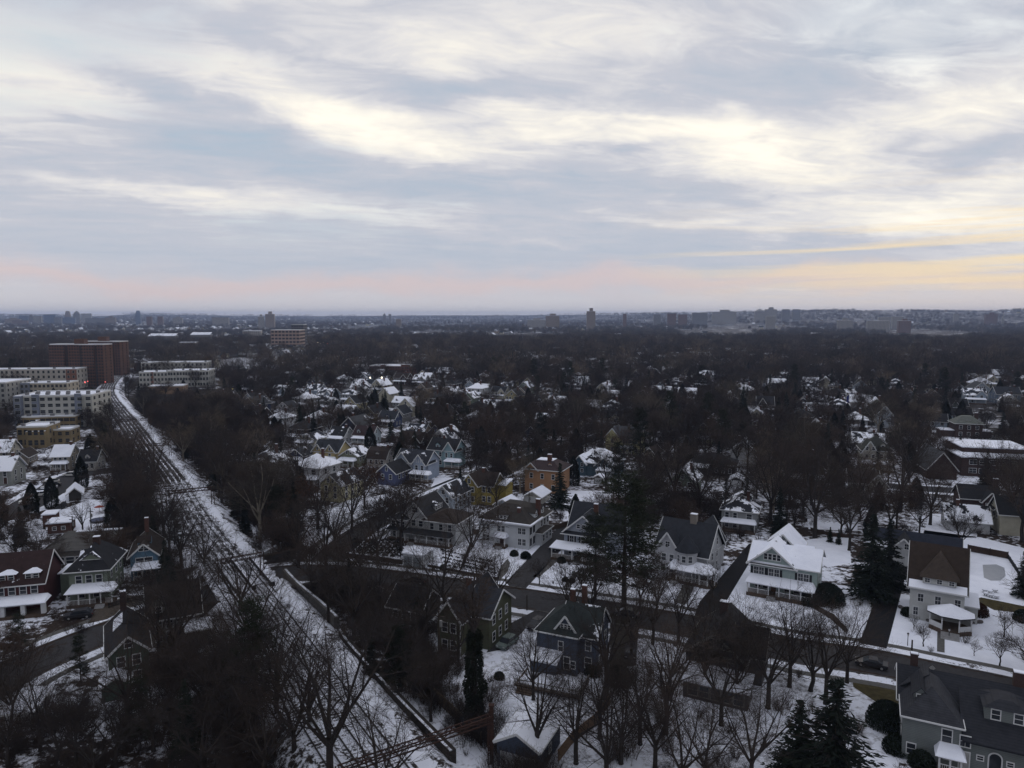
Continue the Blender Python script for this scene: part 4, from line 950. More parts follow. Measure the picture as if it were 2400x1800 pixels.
front_gable('pale cream house with patchy snow on its dark roof behind orange leafed trees', (752,1172), -24, 800, 1132, 1110, 11, C(.42, .39, .24), roofing('slate', (.026, .029, .037), .42, 6), False, 2)
h = House('tudor_house', 'light blue house with half timbered gable and snowy side porch', 'house', (928,1120), -22, 1000, None, C(.30, .35, .44), roofing('slate', (.026, .029, .037), .3, 8)); W_ = h.w
h.block(0, W_, 0, 9, 0, 6).gable(0, W_, 0, 9, 6, 3.4, 'x').gable(0, W_*.45, -.3, 6, 6, 3.2, 'y').gable(W_*.62, W_, -1.2, 6, 6, 3.0, 'y').block(W_*.62, W_, -1.2, 1, 0, 6).porch(W_*.6, W_+2.5, 2.4, y=-1.2, n=4).wins('f', .4, W_*.45, 2, [1, 3.8]).wins('f', W_*.65, W_, 2, [1, 3.8], off=-1.2)
for i in range(5): h.tr.bar((W_*(.66+.07*i), -1.26, 6.2), (W_*(.66+.07*i), -1.26, 7.4), .12)
h.done()
h = House('gabled_house', 'turquoise house with black roof edged in white and snowy entrance porch', 'house', (1004,1092), -22, 1066, None, C(.22, .33, .37), M_dark); W_ = h.w
h.block(0, W_, 0, 9, 0, 6.5).gable(0, W_, 0, 9, 6.5, 3.4, 'x').gable(W_*.6, W_, -.5, 5, 6.5, 3.1, 'y').block(W_*.6, W_, -.5, 1, 0, 6.5).wins('f', .5, W_*.6, 2, [1, 4]).wins('f', W_*.62, W_-.1, 2, [4], off=-.5, w=.8).dormer(W_*.33, .8, 6.9, 1.8, 1.2, 2.5, .8).porch(W_*.72, W_+3, 2.2, y=-.5, n=3).chimney(W_*.4, 4.5, 8, 11).done()
NAVY, WHT, OLV, BEI, CRM = C(.045, .06, .12), C(.44, .45, .47), C(.17, .18, .13), C(.36, .34, .32), C(.46, .44, .36)
front_gable('dark navy house with snowy porch at the left end of the gabled row', (676,1092), -18, 712, 1066, 1052, 9, NAVY, roofing('slate', (.026, .029, .037), .2, 9), win=2)
h = House('gabled_house', 'yellow house with twin front gables and a snowy porch', 'house', (735,1090), -18, 792, None, CY, M_slate); W_ = h.w
h.block(0, W_, 0, 9, 0, 5.6).gable(0, W_, 0, 9, 5.6, 3.4, 'x').gable(0, W_*.42, -.4, 5, 5.6, 2.6, 'y').gable(W_*.5, W_*.92, -.4, 5, 5.6, 2.6, 'y').block(0, W_*.42, -.4, 1, 0, 5.6).block(W_*.5, W_*.92, -.4, 1, 0, 5.6).win('f', W_*.2, 3.4, .9, 1.4, -.4); h.win('f', W_*.7, 3.4, .9, 1.4, -.4); h.win('f', W_*.7, 6, .7, 1, -.4); h.win('f', W_*.2, 6, .7, 1, -.4)
h.porch(W_*.42, W_*.95, 2.2, y=-.4, n=3).done()
front_gable('olive house with snow fringed gable next to the twin gabled yellow house', (798,1094), -18, 838, 1066, 1052, 9, OLV, roofing('slate', (.026, .029, .037), .6, 2))
side_gable('beige gambrel roofed house at the right end of the gabled row', (860,1092), -18, 905, 1072, None, 8, BEI, M_brown, False, gam=True)
front_gable('purple blue house with small gable behind a dark spruce', (885,1135), -22, 928, 1105, 1085, 9, C(.08, .095, .18), M_dark, False)
front_gable('cream gambrel fronted house with snow on its upper roof', (697,1050), -18, 738, 1028, 1018, 9, CRM, roofing('slate', (.026, .029, .037), .45, 3), win=2, psnow=M_snowroof)
side_gable('white house with black shutters and white snow band above its ground floor', (770,1040), -18, 806, 1020, None, 8, WHT, roofing('charcoal', (.018, .019, .023), .35, 4), shut=True, dorm=0)
side_gable('pale blue house with three dormers and side gable left of the navy houses', (828,1040), -18, 872, 1018, None, 8, C(.36, .42, .46), roofing('maroon slate', (.035, .022, .024), .1, 4), dorm=2)
front_gable('dark blue house with tall plain roof beside the turquoise house', (1002,1036), -18, 1040, 1014, 995, 9, C(.06, .08, .16), M_dark, False)
side_gable('navy house with white trimmed windows among dense dark trees', (888,1000), -18, 925, 980, None, 8, C(.05, .065, .13), M_slate, dorm=1)
front_gable('grey shingle house with snow on its steep gable behind the navy house', (915,988), -18, 945, 968, 952, 10, C(.20, .20, .20), M_slate, False)
front_gable('white cottage with pointed gable alone among dark trees', (806,940), -15, 825, 928, 922, 8, WHT, M_snowroof, False)
front_gable('white house with dark blue gable roof near the snowy field edge', (648,975), -15, 680, 955, 942, 9, WHT, M_slate)
h = House('gabled_house', 'pale yellow house with grey roof and twin gables right of centre', 'house', (1420,1062), -22, 1500, None, C(.42, .40, .21), roofing('grey slate', (.05, .055, .065), .05, 3)); W_ = h.w
h.block(0, W_*.4, -1, 9, 0, 7.2).gable(0, W_*.4, -1, 9, 7.2, 3.2, 'y').block(W_*.35, W_, 0, 9, 0, 6.8).gable(W_*.2, W_, 0, 9, 6.8, 3.8, 'x').wins('f', .3, W_*.38, 1, [1.2, 4.6], off=-1).wins('f', W_*.45, W_-.4, 3, [1.2, 4.6]).porch(W_*.4, W_*.8, 2, n=3).done()
h = House('gabled_house', 'teal blue house whose black roof is streaked with melting snow', 'house', (1345,1112), -24, 1442, None, C(.075, .12, .16), roofing('black slate', (.018, .018, .022), .72, 1)); W_ = h.w
h.block(0, W_, 0, 11, 0, 4.6).hip(0, W_, 0, 11, 4.66, 4.4, .6).gable(0, W_*.3, -.8, 4, 4.4, 2.6, 'y').gable(W_*.55, W_*.95, -1.2, 5, 4.4, 2.6, 'y').block(0, W_*.3, -.8, 1, 0, 4.4).block(W_*.55, W_*.95, -1.2, 1, 0, 4.4).wins('f', W_*.58, W_*.93, 3, [1.4, 3.6], off=-1.2, w=.8, h=1.1).wins('f', .3, W_*.28, 2, [1.4, 3.4], off=-.8, w=.8, h=1.1).porch(W_*.6, W_*1.0, 2, y=-1.2, n=3).done()
front_gable('small cream house between the teal blue house and the dark pines', (1508,1090), -30, 1535, 1062, 1048, 8, C(.40, .39, .33), M_brown, False)
garage('low dark shed with snow roof below the teal house', (1398,1120), -22, 1436, 1108, 6, C(.06, .07, .06), hipr=False)
garage('tiny wooden shed with white snow top at the edge of the snowy back garden', (1392,1134), -22, 1412, 1122, 3, M_deck)
garage('dark brown cottage with snow on one roof slope under bare trees', (1710,1140), -22, 1740, 1124, 6, C(.06, .05, .045), M_snowroof)
garage('grey green hut with single white window among bare shrubs', (1716,1190), -22, 1758, 1168, 6, C(.10, .11, .10), roofing('slate', (.026, .029, .037), .55, 4))
h = House('ranch_house', 'long low dark house with shallow roofs right of centre', 'house', (1620,1110), -22, 1722, None, C(.055, .04, .035), M_dark); h.block(0, h.w, 0, 9, 0, 4).hip(0, h.w, 0, 9, 4.06, 2.6, .8).block(0, h.w*.4, -3, 0, 0, 3).shed(0, h.w*.4, -3, 0, 3.05, 4.0, M_snowroof).wins('f', h.w*.5, h.w-.5, 3, [1.2]).done()
# ---- right hand side middle distance
h = House('victorian_house', 'cream house with dark green steep roof and small white dormer behind bare trees', 'house', (2018,1100), -18, 2092, None, C(.36, .35, .31), roofing('mossy slate', (.035, .037, .034))); W_ = h.w
h.block(0, W_, 0, 10, 0, 7).hip(0, W_, 0, 10, 7.06, 4.8, .5).gable(0, W_*.48, -1, 6, 6.8, 3.8, 'y').block(0, W_*.48, -1, 1, 0, 6.8).wins('f', .4, W_*.46, 2, [4.6, 7.4], off=-1, w=.9, h=1.2).wins('f', W_*.52, W_-.4, 2, [4.4]).dormer(W_*.68, 1.2, 7.8, 1.8, 1.2, 2.6, .9).porch(0, W_, 2.4, y=-1, n=6).done()
front_gable('small white house with ornate peaked gable left of the cream victorian house', (1985,1035), -18, 2018, 1020, 1000, 9, C(.42, .43, .44), M_snowroof, False)
h = House('gabled_house', 'white house with brown roof, snowy side porch and raised deck behind bare trees', 'house', (1992,1180), -20, 2075, None, C(.34, .34, .31), M_brown); W_ = h.w
h.block(0, W_*.6, 1, 9, 0, 6.4).gable(-.3, W_*.8, 1, 9, 6.4, 3, 'x').block(W_*.5, W_, -1, 8, 0, 6.6).gable(W_*.5, W_, -1, 8, 6.6, 2.8, 'y').block(W_*.5, W_*.95, -3.6, -1, 0, 3).shed(W_*.5, W_*.95, -3.6, -1, 3.05, 3.9, M_snowroof).wins('f', W_*.6, W_*.85, 2, [1], off=-3.6).wins('f', .4, W_*.45, 2, [1, 4], off=1).win('f', W_*.7, 4.4, .8, .8, -1); h.done()
h = House('colonial_house', 'red brick house with pale hipped roof and snowy side wing', 'house', (2238,1025), -16, 2302, None, M_brickdark, roofing('pale green slate', (.12, .13, .12))); W_ = h.w
h.block(0, W_, 0, 9, 0, 6.4).hip(0, W_, 0, 9, 6.46, 3.2, .7, flat=.2).block(-5.5, 0, 1, 8, 0, 3).block(W_, W_+4, 1, 8, 0, 3); h.R_(M_snowroof).box(-5.8, 0, .7, 8.3, 3.02, 3.25); h.R_(M_snowroof).box(W_, W_+4.3, .7, 8.3, 3.02, 3.25)
h.wins('f', .5, W_-.5, 3, [1, 4], w=1.2).dormer(W_*.5, 1.2, 6.9, 2.2, 1.1, 2.6, .5, hipd=True, n=2).chimney(W_*.85, 4, 7, 11, 1.2, M_brickdark).done()
h = House('school_building', 'long brick school building with flat snow covered roof at the right edge', 'school', (2252,1115), -14, 2440, None, M_brickdark, M_snowroof); W_ = h.w
h.block(0, W_, 0, 14, 0, 6.5); h.R_().box(-.4, W_+.4, -.4, 14.4, 6.52, 6.9); h.block(3, W_, 9, 26, 0, 8.5); h.R_().box(2.7, W_+.3, 8.7, 26.3, 8.52, 8.9)
h.wins('f', 2, W_-1, 7, [1.2, 4.2], w=2.2, h=1.6, style='grid').done()
h = House('brick_hall', 'maroon brick hall with one tall plain gable beside the school', 'hall', (2172,1122), -14, 2242, None, M_brickdark, roofing('grey', (.055, .058, .065))); W_ = h.w
h.block(0, W_, 0, 18, 0, 3.6).gable(0, W_, 0, 18, 3.6, W_*.62, 'y', .5); h.done()
h = House('colonial_house', 'low dark brick house with snow edged gable and paired windows below the school', 'house', (2252,1198), -18, 2345, None, M_brickdark, M_dark); W_ = h.w
h.block(0, W_, 0, 8, 0, 4).gable(0, W_, 0, 8, 4, 3, 'x').gable(W_*.5, W_*.9, -1.5, 4, 3.8, 2.4, 'y').block(W_*.5, W_*.9, -1.5, 1, 0, 3.8).wins('f', W_*.54, W_*.88, 2, [1.6], off=-1.5).chimney(W_*.95, 4, 4, 9, 1.2, M_brickdark).done()
h = House('gabled_house', 'dark green house with white trimmed gable above snowy porch roof', 'house', (2228,970), -15, 2268, None, C(.10, .13, .12), M_dark); W_ = h.w
h.block(0, W_, 0, 8, 0, 5).gable(0, W_, 0, 8, 5, 3.4, 'x').gable(0, W_*.45, -.6, 4, 4.8, 3, 'y').dormer(W_*.75, .8, 5.3, 1.8, 1.2, 2.4, .5).porch(0, W_, 2, n=5, y=-.6).done()
h = House('gabled_house', 'pale grey clapboard house with broad gable and six attic windows', 'house', (2278,938), -10, 2320, None, C(.30, .34, .40), M_grey); W_ = h.w
h.block(0, W_, 0, 10, 0, 7.5).gable(0, W_, 0, 10, 7.5, W_*.4, 'y').wins('f', .8, W_-.8, 4, [4.6]).wins('f', W_*.28, W_*.72, 4, [8], w=.8, h=1.2).wins('f', .8, W_-.8, 3, [1.2]).done()
foursquare('cream house with snowy hipped roof behind the pale grey clapboard house', (2282,922), -14, 2330, 900, 14, C(.38, .36, .30), M_snowroof, porch=False, z=7)
side_gable('slate blue house with wide roof at the right edge behind bare trees', (2335,945), -12, 2392, 918, None, 10, C(.13, .17, .23), M_slate, False, z=6)
h = House('gabled_house', 'light blue grey house with tall gable and round topped attic wall', 'house', (2053,1002), -24, 2092, None, C(.33, .37, .42), M_dark); W_ = h.w
h.block(0, W_, 0, 12, 0, 6.5).gable(0, W_, 0, 12, 6.5, W_*.62, 'y').gable(W_*.35, W_+1, -2.4, 3, 3.6, 2, 'y').block(W_*.35, W_+1, -2.4, 0, 0, 3.6).win('f', W_*.45, 8.2, 1.6, .9); h.win('f', W_*.2, 4.2, .8, 1.3); h.done()
front_gable('bright royal blue house with one snow covered roof slope', (1984,945), -34, 2008, 928, 918, 10, C(.035, .06, .30), M_snowroof, False, 1)
h = House('colonial_house', 'navy house with white trimmed windows in rows and snowy porch roofs', 'house', (1774,985), -16, 1812, None, C(.035, .042, .07), M_dark); W_ = h.w
h.block(0, W_, 0, 10, 0, 8.4).gable(0, W_, 0, 10, 8.4, 4, 'x').gable(W_*.05, W_*.6, -.5, 5, 8.4, 3.6, 'y').wins('f', .5, W_-.5, 3, [1.5, 4.4, 6.9], w=1.2, h=1.3, off=0).porch(0, W_, 2.2, n=5).shed(0, W_, -.8, 0, 6.1, 6.6, M_snowroof).win('f', W_*.33, 9, 1.2, 1.1, -.5); h.done()
garage('small white playhouse with snowy peaked roof right of the brick house', (2314,985), -10, 2332, 966, 5, C(.36, .37, .38))
# ---- left hand side
h = House('foursquare_house', 'sage green house with three snowy dormers and a wide white porch roof', 'house', (165,1415), 14, 255, None, siding('sage', (.17, .20, .16)), M_dark); W_ = h.w
h.block(0, W_, 0, 10.5, 0, 6.3).hip(0, W_, 0, 10.5, 6.36, 4.0, .8, roofing('charcoal', (.018, .019, .023), .15, 2)).wins('f', .8, W_-.6, 3, [3.9], w=1.0, h=1.4).wins('f', .8, W_-.8, 2, [1]).wins('l', 1, 10, 3, [1, 3.9], off=0).wins('r', 1, 10, 3, [1, 3.9], off=W_)
h.dormer(W_*.55, 1.0, 6.7, 3.4, 1.5, 3.4, 1.1, m=roofing('charcoal', (.018, .019, .023), .6, 3), n=3).dormer(5, 1.0, 6.7, 2.0, 1.4, 3, .9, 'l', m=roofing('charcoal', (.018, .019, .023), .6, 5)).block(-3.2, 0, 5, 10, 0, 4.4); h.R_(M_snowroof).slab([(-3.6, 4.7, 4.4), (0, 4.7, 5.0), (0, 10.3, 5.0), (-3.6, 10.3, 4.4)], .18)
h.porch(.2, W_+1.5, 2.8, 2.9, .9, 5, M_snowroof, steps=W_*.9).chimney(3.5, 5.5, 8, 11.2, 1.2, M_brickdark).done()
h = House('gabled_house', 'steel blue house with broad front gable and brown roof beside the railway trees', 'house', (308,1362), 22, 372, None, C(.10, .18, .26), M_brown); W_ = h.w
h.block(0, W_, 0, 11, 0, 5.4).gable(0, W_, 0, 11, 5.4, W_*.45, 'y', .6).wins('f', 1, W_-1, 2, [3.4], w=1.5, h=1.3).wins('f', W_*.3, W_*.7, 2, [6.2], w=.8, h=1.0).wins('f', 1, W_-1, 2, [1]).wins('l', 1, 10, 3, [1, 3.2], off=0).dormer(3.5, 1.2, 6.2, 1.6, 1.3, 2.6, .9, 'l').porch(.5, W_+.5, 2.2, n=4, steps=W_*.6).chimney(W_*.5, 8, 8, 11).done()
h = House('gabled_house', 'maroon shingled house with a snow covered front porch at the left edge', 'house', (-20,1442), 16, 105, None, siding('maroon', (.065, .022, .022)), roofing('dark maroon', (.032, .018, .018), .08, 3)); W_ = h.w
h.block(0, W_, 0, 10, 0, 5.6).gable(0, W_, 0, 10, 5.6, 4.4, 'x').wins('f', .8, W_-.6, 4, [3.5], w=1.0, h=1.4).dormer(W_*.3, .6, 6.0, 2.8, 1.2, 3, .5, n=2, hipd=True, m=M_snowroof).dormer(W_*.78, .6, 6.0, 2.4, 1.2, 3, .5, n=2, hipd=True, m=M_snowroof)
h.porch(-.5, W_+1, 3.4, 2.7, .6, 4, M_snowroof, rail=False, post=.7).done()
h = House('gabled_house', 'forest green house with one square of snow on its dark roof', 'house', (258,1622), 30, 352, None, siding('forest green', (.060, .085, .065)), roofing('black slate', (.018, .018, .022))); W_ = h.w
h.block(0, W_, 0, 12, 0, 5.6).gable(0, W_, 0, 12, 5.6, W_*.45, 'y', .5).wins('f', .6, W_-.6, 2, [.9, 3.4], w=1.0).win('f', W_*.5, 6.2, .9, 1.3); h.wins('l', 1, 11, 3, [.9, 3.4], off=0)
k_ = 5.6+W_*.45; k2 = W_*.45/(W_/2); MB().slab([(W_*.14, 6.5, 5.6+W_*.14*k2+.17), (W_*.40, 6.5, 5.6+W_*.40*k2+.17), (W_*.42, 10.5, 5.6+W_*.42*k2+.17), (W_*.16, 10.6, 5.6+W_*.16*k2+.17)], .12).build('roof_snow', M_snow, h.r)
h.block(-1, 2.6, -3, 0, 0, 2.4).gable(-1, 2.6, -3, 0, 2.4, 1.1, 'y', .3, M_snowroof).chimney(W_*.45, 10.8, 8, 11, .9, M_brickdark).done()
h = House('gabled_house', 'grey cream house with small pointed dormer behind two large bare trees', 'house', (352,1520), 28, 470, None, siding('grey cream', (.17, .16, .145)), M_brown); W_ = h.w
h.block(0, W_, 0, 9, 0, 5).gable(0, W_, 0, 9, 5, 4, 'x').wins('f', .6, W_-.6, 4, [.9, 3]).block(W_*.7, W_+1.5, -3, 0, 0, 2.8).shed(W_*.7, W_+1.5, -3, 0, 2.85, 3.6, M_snowroof).dormer(W_*.2, .6, 5.4, 2.2, 1.4, 3, 1.6).done()
garage('low garage with snow covered roof half hidden by branches at the left edge', (8,1712), 15, 80, 1680, 6, siding('grey cream', (.17, .16, .145)), hipr=True, clear=False)
h = House('flat_roofed_shop', 'long low commercial building with flat grey roof behind the green house', 'shop', (95,1335), 12, 235, None, plain('tan render', (.12, .11, .10), .9), plain('grey felt roof', (.07, .068, .066), .9, .35, .6)); W_ = h.w
h.block(0, W_, 0, 16, 0, 3.6); h.R_().box(-.2, W_+.2, -.2, 16.2, 3.62, 3.8); h.R_(M_snowroof).box(2, W_, 14.6, 16, 3.82, 3.95); h.wins('f', 1, W_-1, 5, [1], w=1.6, h=1.4).done()
h = House('brick_hut', 'small red brick hut with flat snowy roof in front of the playground', 'hut', (112,1252), 18, 165, None, M_brickred, M_snowroof, clear=True); h.block(0, h.w, 0, 5, 0, 2.6); h.R_().box(-.4, h.w+.4, -.4, 5.4, 2.62, 2.9); h.wins('f', .5, h.w-.5, 2, [.9], w=.8, h=.8).done()
h = House('brick_hut', 'narrow brown brick hut left of the wider red brick hut', 'hut', (101,1236), 18, 130, None, M_brickred, M_snowroof, clear=True); h.block(0, h.w, 0, 4, 0, 3.2); h.R_().box(-.3, h.w+.3, -.3, 4.3, 3.22, 3.5); h.win('f', h.w/2, 1.2, .6, .8); h.done()
h = House('park_pavilion', 'dark open shelter with snow covered gable roof beside the parking street', 'pavilion', (162,1175), 30, 190, None, C(.06, .055, .05), M_snowroof); h.block(0, h.w, 0, 7, 0, 2.6).gable(0, h.w, 0, 7, 2.6, 1.4, 'y', .8); h.done()
side_gable('small white house with black roof and white dormer at the end of the parking street', (183,1104), 8, 226, 1087, None, 8, C(.40, .39, .37), M_dark, False, z=3.6)
side_gable('tan house with snow heaped roof and snowy porch left of the small white house', (122,1104), 8, 164, 1078, None, 8, C(.30, .27, .23), M_snowroof, True, dorm=0, z=5.4)
front_gable('brown gabled bungalow with dark plain roof left of the tan house', (30,1092), 14, 66, 1078, 1064, 9, C(.22, .19, .16), M_brown, False, 1, z=3.2)
side_gable('cream house with snow striped roof at the upper left edge', (-30,1092), 10, 22, 1072, None, 9, C(.40, .38, .33), roofing('slate', (.026, .029, .037), .75, 2), False, z=5.2)
side_gable('grey house with patchy snow roof at the left edge above the parking street', (-40,1140), 8, 27, 1116, None, 9, C(.25, .26, .25), roofing('slate', (.026, .029, .037), .85, 6), False, dorm=0, z=5.2)
# ------------------------------------------------------------------ large blocks at the left
def add_windows(h, lst):
    """(face, c, z, w, hh, off): the first hundred stand alone, the rest are one part"""
    for a in lst[:100]: h.win(a[0], a[1], a[2], a[3], a[4], a[5], fm=h.wall)
    if len(lst) > 100:
        m = MB()
        for f, c, z, w, hh, off in lst[100:]:
            if f == 'f': m.box(c-w/2, c+w/2, off-.05, off, z, z+hh)
            elif f == 'l': m.box(off-.05, off, c-w/2, c+w/2, z, z+hh)
            else: m.box(off, off+.05, c-w/2, c+w/2, z, z+hh)
        o = m.build('windows', M_glass, h.r); o['kind'] = 'stuff'
def apartment(label, A, yaw, bx, ztop, depth, wall, floors, cols, bays=(), roofm=None, units=0, accent=None, rw=1.5, side='r', name='apartment_building', cat='apartments', penth=0, w=None):
    h = House(name, label, cat, A, yaw, bx, w, wall, roofm or M_snowroof); W_ = h.w
    h.block(0, W_, 0, depth, 0, ztop); rm = h.R_(); rm.box(.3, W_-.3, .3, depth-.3, ztop+.002, ztop+.12)
    for q in ((0, W_, 0, .3), (0, W_, depth-.3, depth), (0, .3, .3, depth-.3), (W_-.3, W_, .3, depth-.3)): h.tr.box(q[0], q[1], q[2], q[3], ztop+.002, ztop+.7)
    fh = ztop/floors; L_ = []
    for (a, b, d, mt, ex) in bays:
        x0, x1 = a*W_, b*W_; MB().box(x0, x1, -d, -.003, 0, ztop+ex).build('bay', mt or wall, h.r); MB().box(x0+.1, x1-.1, -d+.1, -.05, ztop+ex+.002, ztop+ex+.1).build('bay_roof', roofm or M_snowroof, h.r)
    for k in range(floors):
        for i in range(cols):
            c = W_*(i+.5)/cols; off = 0
            for (a, b, d, mt, ex) in bays:
                if a*W_ < c < b*W_: off = -d
            L_.append(('f', c, k*fh+fh*.3, rw, fh*.5, off))
        n = max(2, int(depth/5))
        for i in range(n): L_.append((side, depth*(i+.5)/n, k*fh+fh*.3, rw, fh*.5, W_ if side == 'r' else 0))
    L_.sort(key=lambda a: -a[2]); add_windows(h, L_)
    rr = random.Random(len(label)); u = plain('roof plant', (.14, .14, .145), .7, .2)
    for i in range(units):
        x = W_*(.06+.88*i/max(1, units-1)); y = depth*(.3+.25*(i % 2)); MB().box(x-.8, x+.8, y-.6, y+.6, ztop+.12, ztop+1.3).build('roof_unit', u, h.r)
    for i in range(penth):
        x = W_*(.25+.5*i/max(1, penth-1)) if penth > 1 else W_*.5; MB().box(x-4, x+4, depth*.3, depth*.7, ztop+.12, ztop+4.5).build('roof_house', wall, h.r)
    return h.done()
WA, GA, TA = plain('white render', (.36, .36, .34), .85, .12, .3), plain('blue grey cladding', (.16, .18, .23), .8, .12, .3), plain('beige render', (.30, .27, .22), .85, .15, .3)
YB = brick('yellow', (.25, .19, .10)); M_rb = brick('tower red', (.112, .056, .040))
apartment('white and slate grey apartment block with striped snowy roof and rows of roof units', (40,1003), 9, 219, 15.5, 24, WA, 5, 10, ((0, .10, 2, GA, .5), (.22, .31, .8, GA, 1.0), (.78, .86, 1.0, GA, 1.2)), units=14, rw=2.2)
apartment('long cream apartment block with snowy roof behind the slate grey one', (-60,950), 8, 160, 13, 16, plain('cream render', (.33, .30, .25), .85, .12, .3), 4, 22, ((.1, .2, .8, None, .6), (.5, .6, .8, GA, .6)), units=6)
apartment('farthest white apartment block with flat snowy roof in front of the brick towers', (-60,915), 8, 182, 15, 18, plain('pale render', (.36, .34, .31), .85, .12, .3), 4, 20, ((.3, .4, .8, None, .6), (.9, 1.0, 1.2, brick('soft red', (.22, .10, .07)), .3)), units=5)
apartment('grey apartment block cut off by the left edge of the picture', (-80,958), 9, 17, 15, 30, plain('grey render', (.26, .26, .25), .85, .12, .3), 5, 6, ())
apartment('white flat roofed apartment block right of the railway with a brick stair bay', (327,908), 12, 394, 11.5, 18, WA, 3, 8, ((.42, .5, .6, brick('soft red', (.22, .10, .07)), .3),), units=3)
apartment('long white apartment terrace with stepped snowy roofs right of the railway', (394,908), 10, 490, 12.5, 22, WA, 3, 14, ((.1, .2, 1.2, None, .9), (.45, .55, 1.2, None, .9), (.8, .9, 1.2, None, .9)), units=5)
apartment('white apartment block with snowy roof rising behind the long terrace', (332,890), 10, 486, 14.5, 18, WA, 4, 16, ((.2, .3, 1, None, .9), (.6, .7, 1, None, .9)), units=4)
apartment('low tan warehouse in front of the white terrace', (348,925), 12, 430, 5.5, 14, plain('tan cladding', (.22, .15, .10), .85, .2, .3), 1, 3, (), name='warehouse', cat='warehouse')
apartment('yellow brick workshop with flat snowy roof in two steps below the apartment block', (52,1008), 10, 178, 6, 14, YB, 2, 9, ((0, .35, 4, None, -1.2),), units=5, name='workshop_building', cat='workshop', rw=2.4)
apartment('yellow brick building with plain parapet and corner block nearest the cream houses', (42,1050), 12, 112, 8.5, 14, YB, 2, 5, ((.35, .99, 2, None, -1.5),), units=2, name='workshop_building', cat='workshop')
apartment('small yellow brick annex with snowy roof right of the yellow brick building', (116,1042), 12, 168, 6, 10, YB, 2, 3, (), name='workshop_building', cat='workshop')
def tower(label, px0, px1, dist, pyt, depth, yaw, floors, cols, bays):
    p = D(px0, dist); zt = 0; lo, hi = 5, 90
    for _ in range(30):
        mid = (lo+hi)/2
        if I(p.x, p.y, mid)[1] > pyt: lo = mid
        else: hi = mid
    A = I(p.x, p.y, 0); return apartment(label, A, yaw, px1, lo, depth, M_rb, floors, cols, bays, penth=1, rw=1.3)
dk = brick('recess shade', (.045, .028, .025))  # darker brick colour stands in for shade in the balcony recesses
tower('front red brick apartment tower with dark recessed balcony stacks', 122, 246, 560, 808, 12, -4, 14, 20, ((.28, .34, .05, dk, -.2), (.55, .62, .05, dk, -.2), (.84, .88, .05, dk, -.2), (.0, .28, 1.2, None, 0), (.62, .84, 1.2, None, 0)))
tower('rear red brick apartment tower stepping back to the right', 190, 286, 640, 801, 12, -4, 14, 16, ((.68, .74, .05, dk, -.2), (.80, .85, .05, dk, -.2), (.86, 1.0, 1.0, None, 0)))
apartment('small white depot with twin pale doors right of the brick towers', (296,838), 2, 332, 9, 12, plain('pale render', (.36, .34, .31), .85, .12, .3), 1, 2, (), rw=7, name='depot_building', cat='depot')
apartment('red brick school with snow on its angled roof in the middle distance', (866,884), -6, 962, 10, 24, brick('school red', (.15, .06, .045)), 4, 16, ((.3, .4, 3, None, 1.5), (.8, 1.0, 4, None, 2.0)), name='school_building', cat='school', rw=1.4)
p_ = D(636, 1150); A_ = I(p_.x, p_.y, 0)
apartment('pinkish office block with dark ribbon windows in the left distance', A_, 4, 703, 33, 40, plain('pinkish concrete', (.30, .22, .19), .8, .1, .2), 6, 8, (), rw=4.2, name='office_building', cat='office')
p_ = D(684, 1300); A_ = I(p_.x, p_.y, 0)
apartment('dark slab tower right behind the pinkish office block', A_, 4, 712, 40, 30, plain('dark concrete', (.09, .09, .10), .8, .1, .2), 8, 5, (), roofm=M_dark, rw=3, name='office_building', cat='office')
# ------------------------------------------------------------------ skyline: px centre, px width, top py, distance, colour, shape, label
def striped(name, col, f):
    if name in MC: return MC[name]
    m, nt, b = newmat(name); p = tco(nt); s = nt.nodes.new('ShaderNodeSeparateXYZ'); nt.links.new(p, s.inputs[0])
    z = tmath(nt, 'FRACT', tmath(nt, 'MULTIPLY', s.outputs[2], 1/3.4)); x = tmath(nt, 'FRACT', tmath(nt, 'MULTIPLY', tmath(nt, 'ADD', s.outputs[0], s.outputs[1]), 1/f))
    w = tmath(nt, 'MULTIPLY', tramp(nt, z, [(.3, 0.0), (.34, 1.0), (.8, 1.0), (.84, 0.0)]), tramp(nt, x, [(.25, 0.0), (.3, 1.0), (.7, 1.0), (.75, 0.0)]))
    nt.links.new(tmix(nt, w, col, (.03, .035, .045)), b.inputs[0]); MC[name] = m; return m
SC = {'w': striped('far pale concrete', (.27, .26, .25), 4), 'b': striped('far blue glass', (.10, .14, .22), 3), 'r': striped('far red brick', (.14, .085, .07), 4), 't': striped('far tan brick', (.22, .18, .15), 4), 'g': striped('far grey stone', (.16, .16, .17), 4)}
